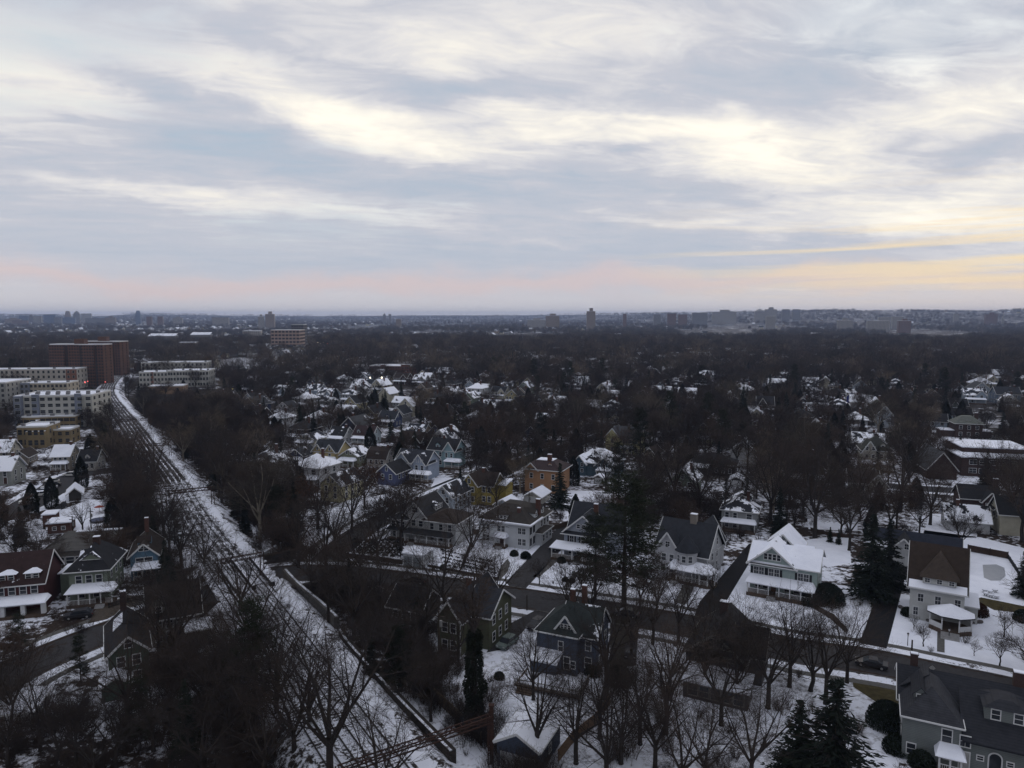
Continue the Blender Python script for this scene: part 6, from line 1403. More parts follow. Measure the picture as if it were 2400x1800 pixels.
T(5, 1085, 1330, 1130, 'bare tree leaning over the sunken white garage')
T(7, 1264, 1370, 1305, 'small bare street tree on the lawn near the stucco house')
T(7, 1365, 1385, 1320, 'small forked street tree near the garden path')
T(7, 1612, 1425, 1345, 'small street tree near the turret house path')
T(7, 1670, 1400, 1310, 'curved small tree right of the turret house path')
T(6, 1500, 1440, 1290, 'bare tree beside the ragged pine at the street')
T(6, 1540, 1450, 1300, 'thin bare tree in front of the turret house')
T(7, 2164, 1515, 1455, 'small forked tree on the lawn of the octagonal porch house')
T(7, 2353, 1493, 1420, 'low spreading tree on the lawn at the right edge')
T(7, 2283, 1537, 1500, 'tiny sapling on the lawn verge at the right')
T(7, 2343, 1560, 1480, 'slender upright sapling on the verge at the right')
T(7, 2142, 1475, 1440, 'little bare tree left of the octagonal porch house')
T(11, 1135, 1475, 1390, 'dark evergreen beside the olive green house drive')
T(11, 980, 1470, 1400, 'dark columnar evergreen beside the low bungalow')
T(8, 870, 1610, 1480, 'dark evergreen mass right of the railway wall')
T(10, 935, 1650, 1470, 'tall evergreen mass between railway wall and snowy yard')
T(9, 820, 1420, 1310, 'dark spruce left of the low bungalow')
T(17, 770, 1470, 1270, 'bare tree beside the railway wall above the bridge')
T(15, 830, 1500, 1250, 'tall bare tree over the low bungalow')
T(6, 730, 1400, 1230, 'reddish bare tree at the street by the railway')
T(6, 800, 1420, 1240, 'reddish twigged tree hiding the street left of the bungalow')
T(15, 940, 1620, 1380, 'bare tree among evergreens right of the railway wall')
T(0, 1010, 1690, 1500, 'bare tree at the snowy yard edge beside the fence')
T(8, 600, 1180, 1060, 'dark spruce right of the railway above the corner wall')
T(8, 560, 1215, 1110, 'dark evergreen leaning over the railway snow')
T(8, 575, 1260, 1170, 'dark evergreen mass at the railway edge near the bridge')
T(8, 1010, 990, 935, 'tall black spruce in the centre left middle distance')
T(10, 1270, 1070, 970, 'spreading black pine above the orange stucco house')
T(12, 1350, 1090, 1005, 'dark evergreen left of the teal blue house')
T(10, 1500, 1110, 960, 'dark pine right of the teal blue house')
T(8, 1740, 1010, 905, 'dense dark spruce left of the navy windowed house')
T(12, 1640, 1040, 955, 'rounded dark evergreen right of the pale yellow house')
T(8, 2248, 1085, 1020, 'spiky snow dusted spruce beside the school roof')
T(4, 1350, 1020, 920, 'pale branched sycamore left of the pale yellow house')
T(4, 1520, 1010, 910, 'pale sycamore with brownish crown behind the pale yellow house')
T(4, 1290, 985, 905, 'pale sycamore standing left of centre behind the pines')
T(4, 1572, 900, 830, 'pale sycamore high in the middle distance')
T(4, 635, 1110, 1050, 'pale bare sycamore left of the gabled row')
T(0, 1420, 1150, 1040, 'bare tree over the snowy back garden')
T(15, 1910, 1260, 1020, 'large bare tree behind the mint house')
T(15, 1805, 1230, 1010, 'large bare tree left behind the mint house')
T(16, 1700, 1230, 1060, 'bare tree with bent limb behind the turret house')
T(17, 2110, 1200, 1000, 'upright bare tree in front of the brick hall')
T(15, 2180, 1230, 1050, 'broad bare tree between brick hall and carriage house')
T(0, 1960, 1160, 1020, 'bare tree left of the white house with raised deck')
T(17, 2010, 1200, 1040, 'tall dark bare tree beside the raised deck')
T(7, 2320, 1240, 1170, 'thin tree on the snow behind the pond')
T(0, 2250, 1300, 1180, 'bare tree behind the carriage house snow')
T(0, 2395, 1270, 1060, 'bare tree at the right edge above the pond')
T(8, 2395, 1400, 1290, 'dark evergreen at the right edge beside the pond')
T(11, 2058, 1195, 1130, 'columnar evergreen right of the raised deck')
T(8, 1750, 1190, 1120, 'small dark spruce beside the grey green hut')
T(9, 1945, 1270, 1235, 'little spruce on the snow behind the mint house')
T(9, 1965, 1275, 1240, 'second little spruce on the snow behind the mint house')
T(15, 90, 1330, 1210, 'dark bare tree in front of the snowy verge left of the brick huts')
T(17, 195, 1255, 1160, 'bare tree in front of the playground snow')
T(17, 265, 1235, 1140, 'pair of dark trunks at the playground edge')
T(6, 300, 1260, 1100, 'bare tree at the right side of the playground')
T(0, 330, 1240, 1090, 'bare tree between playground and railway')
T(4, 430, 1090, 985, 'pale branched tree right of the railway')
T(7, 60, 1420, 1380, 'small twisted tree in front of the maroon house')
T(10, 410, 1290, 1200, 'dark pine beside the steel blue house')
for k_, a_, b_, c_ in ((15,1350,1790,1530),(17,1405,1730,1490),(15,1455,1790,1530),(17,1500,1745,1500),(15,1535,1810,1540),(15,1690,1700,1450),(17,1735,1630,1400),(15,1850,1610,1370),(17,1935,1650,1400),(15,1985,1600,1390),
  (17,1340,1480,1290),(17,1385,1475,1270),(17,1590,1505,1320),(15,1160,1440,1260),(15,1075,1560,1390),(15,1120,1430,1250),(17,1530,1510,1330),(15,1645,1560,1370),(15,1570,1640,1420),
  (15,560,1610,1340),(15,600,1560,1310),(15,95,1760,1530),(16,270,1800,1560),(15,360,1760,1530),(15,20,1800,1560),(16,480,1820,1540),(15,180,1800,1590),(16,620,1830,1500),(15,560,1700,1410),(15,1000,1500,1290),(17,950,1490,1300),(15,1725,1650,1430),(17,1650,1630,1410),(15,1250,1640,1440),(15,890,1440,1260),(16,1590,1850,1560),(15,1420,1850,1560),(17,650,1640,1380),(15,455,1490,1250),(15,690,1790,1480),(17,725,1730,1460),(15,565,1460,1240),(15,300,1700,1440),(6,400,1720,1530),(15,480,1700,1430),
  (15,385,1270,1080),(17,425,1340,1150),(15,345,1190,1020),(15,310,1110,960),(17,365,1150,990),(15,520,1180,1010),(17,560,1150,990),(15,500,1120,980),(15,645,1205,1040),(17,700,1150,1010),(15,745,1240,1060),(15,785,1300,1110),(17,825,1250,1080),(15,885,1320,1140),(15,765,1340,1140),(17,700,1330,1130),(15,845,1370,1170),
  (15,1510,1200,1020),(17,1580,1190,1010),(15,1640,1200,1030),(10,1450,1180,1040),(12,1490,1200,1120),(8,1700,1210,1120),(15,1850,1180,1010),(17,1930,1140,980),(15,2130,1130,970),(15,2320,1160,1020),(17,1990,1290,1120),(15,2050,1240,1060),(15,2370,1210,1020)):
    T(k_, a_, b_, c_, None)
# evenly scattered trees: fuller towards the woods, clear of houses, roads and the views onto the named houses
def tree_zone(px, y):
    return True
for q in HB:
    i0 = [I(x, y, z) for x, y in q for z in (2.5, 8)]; BOX.append((min(i[0] for i in i0), min(i[1] for i in i0), max(i[0] for i in i0), max(i[1] for i in i0), -sum(p[1] for p in q)/4, ''))
def scatter():
    rr = random.Random(77); out = []; cell = {}
    def ok(x, y, d):
        i, j = int(x//12), int(y//12)
        for a in (-1, 0, 1):
            for b in (-1, 0, 1):
                for q in cell.get((i+a, j+b), ()):
                    if (q[0]-x)**2+(q[1]-y)**2 < d*d: return False
        return True
    for t in TREES: cell.setdefault((int(t[0]//12), int(t[1]//12)), []).append(t)
    polys = OPEN+HB; grid = {}
    for q in polys:
        xs = [p[0] for p in q]; ys = [p[1] for p in q]
        for i in range(int(min(xs)//25), int(max(xs)//25)+1):
            for j in range(int(min(ys)//25), int(max(ys)//25)+1): grid.setdefault((i, j), []).append(q)
    n = 0
    for _ in range(125000):
        y = 78+(rr.random()**1.6)*1422; px = rr.uniform(-80-(40000/y), 2480+40000/y); p = D(px, y)
        if not ok(p.x, y, ((8.5 if px < 760 else 5.0) if y < 150 else 5.8) if y < 450 else 7.4 if y < 700 else 9.5): continue
        if any(inside(p.x, y, q) for q in grid.get((int(p.x//25), int(y//25)), ())): continue
        con = rr.random() < (.15 if y < 500 else .08); k = rr.choice((8, 8, 9, 10, 12, 12)) if con else rr.choice((0, 1, 2, 3, 3, 4, 5, 6, 6, 0, 1, 2))
        if y > 380 and noise.noise((p.x*.012, y*.005, 2.2)) < -.02 and rr.random() < .8: continue
        h = TP[k]['h']*rr.uniform(.72, 1.12)*(.9 if y < 260 else 1); w = TP[k]['r']*h/TP[k]['h']
        # keep lawns of the front rows open
        t0 = I(p.x, y, h); b0 = I(p.x, y, 0); s = PF/y; bx0, bx1 = t0[0]-w*s*.9, t0[0]+w*s*.9
        if y < 172 and b0[0] > 700 and (con or rr.random() < .93 or b0[0] > 1500) and b0[0] < 2440: continue
        if y < 240 and b0[0] < 250 and rr.random() < .6: continue
        bad = False
        for (hx0, hy0, hx1, hy1, hd, lb) in BOX:
            soft = hd < 0; hd = abs(hd)
            if hd > y and bx1 > hx0 and bx0 < hx1 and t0[1] < hy1-(hy1-hy0)*.12 and b0[1] > hy0:
                if rr.random() < ((.32 if hd < 420 else .36) if soft else .88 if hd < 420 else .86): bad = True; break
        if bad: continue
        q = (p.x, y, h, k); out.append(q); cell.setdefault((int(p.x//12), int(y//12)), []).append(q)
        if len(out) > 9500: break
    return out
SCAT = scatter()
SCAT.sort(key=lambda q: q[1])
NIND = max(0, 296-sum(1 for _ in TREES))
rest = []
cb = ce = 0
for o in TREES: pass
nb = sum(1 for o in COL.objects if o.parent is None and o.get('group') == 'bare trees'); ne = sum(1 for o in COL.objects if o.parent is None and o.get('group') == 'evergreen trees')
for x, y, h, k in SCAT:
    if k in (8, 9, 10, 11, 12):
        if ne < 200: put_tree(k, x, y, h); ne += 1
        else: rest.append((x, y, 0, h, k))
    elif nb < 290: put_tree(k, x, y, h); nb += 1
    else: rest.append((x, y, 0, h, k))
print('trees', len(TREES), 'rest', len(rest), 'houses rest', len(REST))
# ------------------------------------------------------------------ instanced stuff: woods, far houses, undergrowth
def instancer(name, pts, meshes, kind='stuff', zrot=True):
    """one object: points with a scale, a turn and a choice of mesh"""
    me = bpy.data.meshes.new(name); me.from_pydata([p[:3] for p in pts], [], [])
    a = me.attributes.new('sc', 'FLOAT', 'POINT'); a.data.foreach_set('value', [p[3] for p in pts])
    b = me.attributes.new('idx', 'INT', 'POINT'); b.data.foreach_set('value', [p[4] for p in pts])
    c = me.attributes.new('turn', 'FLOAT', 'POINT'); c.data.foreach_set('value', [p[5] for p in pts])
    o = link(name, me); o['kind'] = kind
    col = bpy.data.collections.new(name+' shapes')
    for i, parts in enumerate(meshes):
        if len(parts) == 1: mm = parts[0]
        else:
            bm = bmesh.new(); mats = []
            for q in parts:
                n0 = len(bm.faces); bm.from_mesh(q); bm.faces.ensure_lookup_table()
                if q.materials[0] not in mats: mats.append(q.materials[0])
                for f in bm.faces[n0:]: f.material_index = mats.index(q.materials[0])
            mm = bpy.data.meshes.new('shape'); bm.to_mesh(mm); bm.free()
            for m_ in mats: mm.materials.append(m_)
        k = bpy.data.objects.new('%s shape %02d' % (name, i), mm); col.objects.link(k)
    ng = bpy.data.node_groups.new(name, 'GeometryNodeTree'); ng.interface.new_socket('Geometry', in_out='INPUT', socket_type='NodeSocketGeometry'); ng.interface.new_socket('Geometry', in_out='OUTPUT', socket_type='NodeSocketGeometry')
    N = ng.nodes; L = ng.links; gi = N.new('NodeGroupInput'); go = N.new('NodeGroupOutput'); m2 = N.new('GeometryNodeMeshToPoints'); L.new(gi.outputs[0], m2.inputs[0])
    ci = N.new('GeometryNodeCollectionInfo'); ci.inputs[0].default_value = col; ci.inputs['Separate Children'].default_value = True; ci.inputs['Reset Children'].default_value = True
    ip = N.new('GeometryNodeInstanceOnPoints'); L.new(m2.outputs[0], ip.inputs['Points']); L.new(ci.outputs[0], ip.inputs['Instance']); ip.inputs['Pick Instance'].default_value = True
    def at(nm, ty):
        n = N.new('GeometryNodeInputNamedAttribute'); n.data_type = ty; n.inputs[0].default_value = nm; return n.outputs[0]
    L.new(at('idx', 'INT'), ip.inputs['Instance Index']); L.new(at('sc', 'FLOAT'), ip.inputs['Scale'])
    cx = N.new('ShaderNodeCombineXYZ'); L.new(at('turn', 'FLOAT'), cx.inputs[2]); L.new(cx.outputs[0], ip.inputs['Rotation']); L.new(ip.outputs[0], go.inputs[0])
    md = o.modifiers.new('instances', 'NODES'); md.node_group = ng; return o
def far_tree(seed, m, h=14, n=190, big=1.0):
    """distant bare crown: short coarse twigs filling a domed volume above a stem"""
    r = random.Random(seed); s = [(Vector((0, 0, 0)), Vector((0, 0, h*.45)), .3, .22)]
    for i in range(n):
        a = r.uniform(0, 6.28); u = r.random()**.6; z = h*(.30+.62*r.random()); w = h*.36*math.sqrt(max(.05, 1-((z/h-.52)/.5)**2))*u; p = Vector((math.cos(a)*w, math.sin(a)*w, z)); d = Vector((math.cos(a)*.6+r.uniform(-.5, .5), math.sin(a)*.6+r.uniform(-.5, .5), r.uniform(.3, 1.2))).normalized(); s.append((p, p+d*r.uniform(1.4, 2.8), .10*big, .04*big))
    return mk('far tree', s, m, lambda q: 3)
FT = [[far_tree(201, M_twig)], [far_tree(202, M_twig2, 12)], [far_tree(203, M_twig, 16)], [far_tree(204, M_twig3, 15, 150)], [blades(conifer(205, 13, 3)[1][::3], 'far spruce', M_need)]]
shapes = [[me for nm, me in t['parts']] for t in TP[:13]]
rr = random.Random(8)
near = [(x, y, 0, h/TP[k]['h'], k, rr.uniform(0, 6.28)) for x, y, z, h, k in rest if y < 620]
mid = [(x, y, ground_z(x, y), h/14*1.1, (4 if k in (8, 9, 10, 11, 12) else rr.randrange(4)), rr.uniform(0, 6.28)) for x, y, z, h, k in rest if y >= 620]
instancer('woods', near, shapes)
far = []
for _ in range(30000):
    t = rr.random(); y = 1450*(8800/1450)**t; px = rr.uniform(-60, 2460); p = D(px, y)
    if noise.noise((p.x*.004, p.y*.002, .5)) < -.12: continue
    far.append((p.x, y, ground_z(p.x, y)-1, rr.uniform(.8, 1.2)*(1+.5*t), 4 if rr.random() < .06 else rr.randrange(4), rr.uniform(0, 6.28)))
instancer('far_woods', mid+far, FT)
# distant houses: beyond what one can tell apart
FH = []
for i, (wm, rm) in enumerate(((WHT, RS['half melted']), (CRM, RS['dark']), (WHT, RS['grey']), (C(.24, .25, .26), M_snowroof), (M_brickdark, RS['dark']), (C(.27, .22, .17), RS['snow streaked']))):
    m = MB().box(-4.5, 4.5, -5, 5, 0, 5.5).prism([(-4.5, -5, 5.5), (4.5, -5, 5.5), (0, -5, 9)], [(-4.5, 5, 5.5), (4.5, 5, 5.5), (0, 5, 9)]).mesh('w', wm)
    q = MB().slab([(-5, -5.4, 5.1), (0, -5.4, 9), (0, 5.4, 9), (-5, 5.4, 5.1)], .25).slab([(5, 5.4, 5.1), (0, 5.4, 9), (0, -5.4, 9), (5, -5.4, 5.1)], .25).mesh('r', rm); FH.append([m, q])
pts = [(x, y, 0, rr.uniform(.9, 1.2), rr.randrange(6), R(-22)+rr.choice((0, math.pi/2))) for x, y, j in REST]
for _ in range(2100):
    t = rr.random()**.8; y = 1150*(6500/1150)**t; px = rr.uniform(-40, 2440); p = D(px, y)
    if px > 800 and (rr.random() < .55 or noise.noise((p.x*.003, p.y*.0015, 7)) < .05): continue
    pts.append((p.x, y, ground_z(p.x, y), rr.uniform(.9, 1.3)*(1+.5*t), rr.randrange(6), R(-22)+rr.choice((0, math.pi/2))))
instancer('distant_houses', pts, FH)
# undergrowth along the railway and in the yards
ug = []
L1 = offset_line(RAIL, -14.5); L2 = offset_line(RAIL, 12.5)
for Lx, wd in ((L1, 3.5), (L2, 4.5)):
    for a, b in zip(Lx, Lx[1:]):
        n = int((b-a).length/1.5)+1
        for i in range(n):
            q = a.lerp(b, rr.random())
            if near_main(q) or q.y > 420: continue
            ug.append((q.x+rr.gauss(0, wd*.5), q.y+rr.gauss(0, wd*.5), .2, rr.uniform(.6, 1.2), rr.choice((2, 3, 4, 4)), rr.uniform(0, 6.28)))
zone = [[(830,1395),(1000,1400),(1060,1560),(1040,1690),(960,1640),(840,1500)], [(300,1600),(640,1500),(760,1800),(250,1850)], [(0,1620),(250,1640),(300,1830),(-50,1830)], [(1430,1560),(1600,1600),(1760,1760),(1820,1830),(1380,1830),(1400,1700)], [(540,1100),(620,1100),(700,1200),(590,1220)], [(700,1340),(930,1390),(900,1440),(740,1420)], [(230,1180),(340,1080),(400,1200),(400,1300),(290,1270)], [(1500,1180),(1760,1160),(1800,1240),(1660,1290),(1520,1230)]]
zc = [90, 60, 30, 18, 90, 22, 130, 110]
for z_, n_ in zip(zone, zc):
    wz = [tuple(P(*p).xy) for p in z_]; xs = [p[0] for p in wz]; ys = [p[1] for p in wz]; c = 0; g_ = 0
    while c < n_ and g_ < 8000:
        g_ += 1; x = rr.uniform(min(xs), max(xs)); y = rr.uniform(min(ys), max(ys))
        if not inside(x, y, wz): continue
        if any(inside(x, y, q) for q in OPEN): continue
        c += 1; ug.append((x, y, 0, rr.uniform(.5, 1.2), rr.choice((0, 1, 2, 3, 4)), rr.uniform(0, 6.28)))
for _ in range(1800):
    y = rr.uniform(80, 330); px = rr.uniform(-50, 2450); p = D(px, y)
    if any(inside(p.x, y, q) for q in OPEN) or (y < 175 and px > 1150 and rr.random() < .8): continue
    ug.append((p.x, y, 0, rr.uniform(.4, .9), rr.choice((0, 1, 3)), rr.uniform(0, 6.28)))
instancer('undergrowth', ug, [[m] for m in ME_BUSH])
# ------------------------------------------------------------------ cars
def paint(name, col): return plain('car paint '+name, col, .3, .05)
def car(px, py, yaw, col, cname, label, snow=False, z=0, kind='suv'):
    p = P(px, py); t = root('parked_car', (p.x, p.y, z), R(yaw), label, 'car', 'parked cars'); L, W_ = (4.6, 1.85); pm = paint(cname, col)
    hb = .95 if kind == 'suv' else .85
    prof = [(-2.3, .35), (-2.28, hb-.12), (-1.35, hb), (-.55, hb+.55), (1.35, hb+.58), (2.1, hb+.02), (2.3, hb-.1), (2.3, .35)] if kind == 'suv' else [(-2.3, .35), (-2.28, .7), (-1.2, .85), (-.4, 1.35), (.9, 1.38), (1.6, .95), (2.3, .88), (2.3, .35)]
    low = [q for q in prof if q[1] <= hb+.05]
    b = MB().prism([(x, -W_/2, z_) for x, z_ in low], [(x, W_/2, z_) for x, z_ in low]).build('body', pm, t)
    cb = [prof[2], prof[3], prof[4], prof[5]]; MB().prism([(x, -W_/2+.12, z_) for x, z_ in cb], [(x, W_/2-.12, z_) for x, z_ in cb]).build('cabin_glass', M_glass, t)
    rf = MB().prism([(prof[3][0]-.02, -W_/2+.16, prof[3][1]), (prof[4][0]+.02, -W_/2+.16, prof[4][1]), (prof[4][0]+.02, W_/2-.16, prof[4][1]), (prof[3][0]-.02, W_/2-.16, prof[3][1])], [(prof[3][0]+.05, -W_/2+.2, prof[3][1]+.06), (prof[4][0]-.05, -W_/2+.2, prof[4][1]+.06), (prof[4][0]-.05, W_/2-.2, prof[4][1]+.06), (prof[3][0]+.05, W_/2-.2, prof[3][1]+.06)]); rf.build('roof', M_snow if snow else pm, t)
    pl = MB()
    for x in (prof[3][0]+.9,):
        for s in (-1, 1): pl.box(x, x+.12, s*(W_/2-.14)-.02, s*(W_/2-.14)+.02, hb, prof[3][1])
    pl.build('pillars', pm, t)
    for x in (-1.45, 1.45):
        for s in (-1, 1):
            w = MB().cyl((x, s*(W_/2-.22), .34), (x, s*(W_/2+.01), .34), .34, n=14).build('wheel', plain('tyre', (.015, .015, .016)), t); MB().cyl((x, s*(W_/2+.01), .34), (x, s*(W_/2+.03), .34), .2, n=10).build('rim', plain('alloy', (.3, .3, .31), .4), w)
    for s in (-1, 1):
        MB().box(-2.32, -2.29, s*.65-.2, s*.65+.2, .6, .74).build('headlight', plain('lamp glass', (.5, .5, .5), .2), t); MB().box(2.3, 2.32, s*.7-.13, s*.7+.13, .62, .84).build('tail_light', plain('red lamp', (.25, .01, .01), .3), t)
    return t
car(165, 1116, 8, (.5, .5, .5), 'white', 'white car parked across the end of the parking street', z=.02)
car(120, 1132, 20, (.55, .55, .55), 'white', 'white car at the top of the angled parking row', z=.02)
car(124, 1140, 22, (.02, .02, .025), 'black', 'black car in the angled parking row below the white one', z=.02)
car(115, 1146, 24, (.35, .36, .38), 'silver', 'silver car in the middle of the angled parking row', z=.02)
car(101, 1156, 26, (.30, .34, .40), 'pale blue', 'pale blue car low in the angled parking row', z=.02)
car(90, 1163, 26, (.4, .4, .4), 'white', 'snow topped car at the lower end of the parking row', True, z=.02)
car(66, 1180, 24, (.4, .4, .4), 'white', 'snow buried car below the parking row', True, z=.02)
car(976, 1366, -22, (.018, .018, .02), 'black', 'black car on the street in front of the sunken white garage', z=.03)
car(1258, 1470, 55, (.02, .022, .024), 'black', 'black car in the drive left of the slate blue house', z=.04)
car(1190, 1513, 58, (.12, .15, .14), 'grey green', 'grey green car under trees beside the olive green house', z=.04)
car(1478, 1535, 78, (.02, .02, .022), 'black', 'black car on the leafy gravel drive right of the slate blue house', z=.04)
car(1468, 1445, -24, (.02, .02, .022), 'black', 'dark car on the street behind the pine trunks', z=.03)
car(2042, 1562, -28, (.03, .03, .035), 'charcoal', 'charcoal car parked on the street near the brown grass', z=.03, kind='sedan')
car(185, 1448, 20, (.03, .03, .035), 'charcoal', 'dark car with snowy windscreen in front of the sage green house', z=.04)
car(1308, 1289, 30, (.02, .02, .022), 'black', 'black car behind the white stucco house', z=.04)
car(1690, 1486, -26, (.45, .45, .46), 'white', 'small pale car on the street above the dark taupe house', z=.03, kind='sedan')
# ------------------------------------------------------------------ fences
def fence(pts, h, m, label, pickets=True, name='fence', gap=.16, base=0, posts=2.4):
    ln = [P(*p) for p in pts]; t = tag(link(name, None, None, (ln[0].x, ln[0].y, 0)), label, 'fence'); o = ln[0]; rails = MB(); pk = MB()
    for a, b in zip(ln, ln[1:]):
        L = (b-a).length; u = (b-a)/L; a = a-Vector((o.x, o.y, 0)); n = max(1, int(L/posts))
        for i in range(n+1): q = a+u*(L*i/n); MB().bar(q+Vector((0, 0, -.1)), q+Vector((0, 0, h+.12)), .12).build('post', m, t) if n < 90 else None
        if pickets:
            for z in (h*.25, h*.8): rails.bar(a+Vector((0, 0, z)), a+u*L+Vector((0, 0, z)), .06, .1)
            k = int(L/gap)
            for i in range(k): q = a+u*(L*(i+.5)/k); pk.bar(q+Vector((0, 0, .08)), q+Vector((0, 0, h)), gap*.55, .03)
        else: pk.prism([a+Vector((-u.y*.03, u.x*.03, .05)), a+u*L+Vector((-u.y*.03, u.x*.03, .05)), a+u*L+Vector((u.y*.03, -u.x*.03, .05)), a+Vector((u.y*.03, -u.x*.03, .05))], [a+Vector((-u.y*.03, u.x*.03, h)), a+u*L+Vector((-u.y*.03, u.x*.03, h)), a+u*L+Vector((u.y*.03, -u.x*.03, h)), a+Vector((u.y*.03, -u.x*.03, h))])
    rails.build('rails', m, t); pk.build('panel', m, t); return t
fence([(1308,1788),(1340,1745),(1395,1700),(1430,1650)], 1.7, M_fence, 'tan wooden board fence running up beside the small blue garage', False)
fence([(1000,1625),(1060,1680),(1128,1748)], 1.8, plain('light board fence', (.16, .12, .08), .8, .3, 3), 'light wooden fence between the railway and the snowy yard', False)
fence([(1505,1566),(1550,1572),(1600,1580)], 1.3, plain('grey pickets', (.20, .19, .17), .8, .3), 'short picket fence left of the dark taupe house')
fence([(2268,1292),(2320,1302),(2362,1310)], 1.6, plain('dark brown boards', (.05, .033, .025), .8, .3), 'dark brown board fence behind the pond', False)
fence([(2362,1310),(2385,1345),(2398,1385)], 1.2, M_iron, 'thin dark fence on the right side of the pond', True, gap=.3)
fence([(115,1218),(135,1200),(155,1188)], 1.8, M_iron, 'tall dark railing between playground and parking street', True, gap=.35)
fence([(150,1255),(205,1262),(280,1240)], 1.2, plain('weathered boards', (.11, .085, .065), .8, .3), 'low wooden fence below the playground')
fence([(1900,1245),(1950,1258),(2000,1262)], 1.0, plain('dark brown boards', (.05, .033, .025), .8, .3), 'dark low fence on the snow behind the mint house', False)
fence([(255,1425),(300,1412),(345,1402)], .9, M_iron, 'low dark fence along the drive beside the steel blue house', True, gap=.3)
fence([(1255,1252),(1290,1245),(1330,1232)], 1.3, M_deck, 'wooden fence in the snowy garden behind the stucco house', False)
# ------------------------------------------------------------------ poles, lamps and signs
def utility_pole(px, py, ptop, label, arm=True):
    p = P(px, py); h = HZ((px, py), ptop); t = root('utility_pole', (p.x, p.y, 0), R(-24), label, 'pole', 'utility poles'); wood = plain('pole wood', (.045, .035, .028))
    MB().cyl((0, 0, -.2), (0, 0, h), .16, .11).build('pole', wood, t)
    if arm:
        MB().box(-1.1, 1.1, -.06, .06, h-1.0, h-.85).build('crossarm', wood, t); MB().cyl((.35, 0, h-2.4), (.35, 0, h-1.5), .22, n=10).build('transformer', plain('transformer grey', (.2, .2, .2)), t)
    return t
utility_pole(215, 1258, 1190, 'dark utility pole beside the playground')
utility_pole(172, 1262, 1210, 'short pole with flat lamp head behind the brick huts')
utility_pole(1437, 1215, 1130, 'utility pole with pale transformer beside the snowy back garden')
utility_pole(1240, 1190, 1153, 'pole in front of the white garage below the orange house')
utility_pole(1030, 1620, 1430, 'pole left of the ivy covered trunk')
utility_pole(207, 1310, 1262, 'pole rising behind the sage green house')
utility_pole(2135, 1560, 1500, 'thin dark pole at the kerb by the brown grass', False)
utility_pole(1235, 1430, 1395, 'thin pole at the kerb above the slate blue house', False)
t = root('railway_mast', P(1152, 1790), 0, 'rust red steel mast standing next to the small blue garage', 'mast'); MB().box(-.25, .25, -.2, .2, 0, 7.5).build('mast', M_rust, t); MB().box(-.35, .35, -.3, .3, 7.5, 7.7).build('cap', M_rust, t)
def street_lamp(px, py, ptop, label):
    p = P(px, py); h = HZ((px, py), ptop); t = root('street_lamp', (p.x, p.y, 0), R(-24), label, 'lamp post', 'street lamps')
    MB().cyl((0, 0, 0), (0, 0, h-.4), .06, .05).build('pole', M_iron, t); MB().cyl((0, 0, h-.4), (0, 0, h), .10, .18, 6).build('lamp', plain('lamp glass', (.5, .5, .5), .2), t); MB().cyl((0, 0, h), (0, 0, h+.18), .22, .02, 6).build('lamp_cap', M_iron, t)
street_lamp(1325, 1352, 1335, 'small lamp post beside the steps of the grey blue house path')
street_lamp(2127, 1513, 1485, 'slim lamp post on the verge left of the octagonal porch house')
street_lamp(2224, 1495, 1474, 'short lamp post on the lawn right of the porch path')
t = root('street_sign', P(2183, 1600), R(-24), 'diamond shaped warning sign by the street behind the sage grey house', 'sign'); MB().cyl((0, 0, 0), (0, 0, 2.6), .035).build('post', M_iron, t); MB().prism([(0, -.06, 1.9), (.42, -.06, 2.32), (0, -.06, 2.74), (-.42, -.06, 2.32)], [(0, -.04, 1.9), (.42, -.04, 2.32), (0, -.04, 2.74), (-.42, -.04, 2.32)]).build('plate', plain('sign back grey', (.3, .3, .3), .5), t)
def lit_lamp(px, dist, z, col, label, e=14, rr_=.35):
    p = D(px, dist); t = root('street_lamp', (p.x, p.y, 0), 0, label, 'lamp post', 'lit lamps'); MB().cyl((0, 0, 0), (0, 0, z), .08).build('pole', M_iron, t)
    k = 'lit '+str(col)+str(e)
    if k not in MC: m, nt, b = newmat(k); b.inputs['Emission Color'].default_value = (*col, 1); b.inputs['Emission Strength'].default_value = e; MC[k] = m
    MB().cyl((0, 0, z), (0, 0, z+rr_*1.4), rr_, n=8).build('lamp', MC[k], t)
W1, R1_, Y1 = (1, .85, .62), (1, .06, .05), (1, .8, .45)
lit_lamp(868, 545, 8, W1, 'lit lamp in front of the red brick school, left one of two'); lit_lamp(895, 545, 8, W1, 'lit lamp in front of the red brick school, right one of two')
for i, (px, d, c, l) in enumerate(((200, 520, R1_, 'red traffic light beside the brick towers, left one'), (207, 525, R1_, 'red traffic light beside the brick towers, right one'), (201, 515, R1_, 'lower red traffic light beside the brick towers'), (248, 520, R1_, 'red light at the foot of the front brick tower'),
  (752, 1280, W1, 'white light of the lit forecourt in the left distance'), (760, 1290, W1, 'brightest white light of the distant lit forecourt'), (768, 1270, R1_, 'red light at the distant lit forecourt'), (778, 1300, Y1, 'yellowish light right of the distant lit forecourt'), (745, 1300, Y1, 'yellowish light left of the distant lit forecourt'), (544, 1500, (1, 1, .2), 'greenish yellow light among far left roofs'), (546, 470, (1, .9, .2), 'yellow light near the snowy field'))):
    lit_lamp(px, d, 7, c, l, 14 if d > 1000 else 3, .8 if d > 1000 else .28)
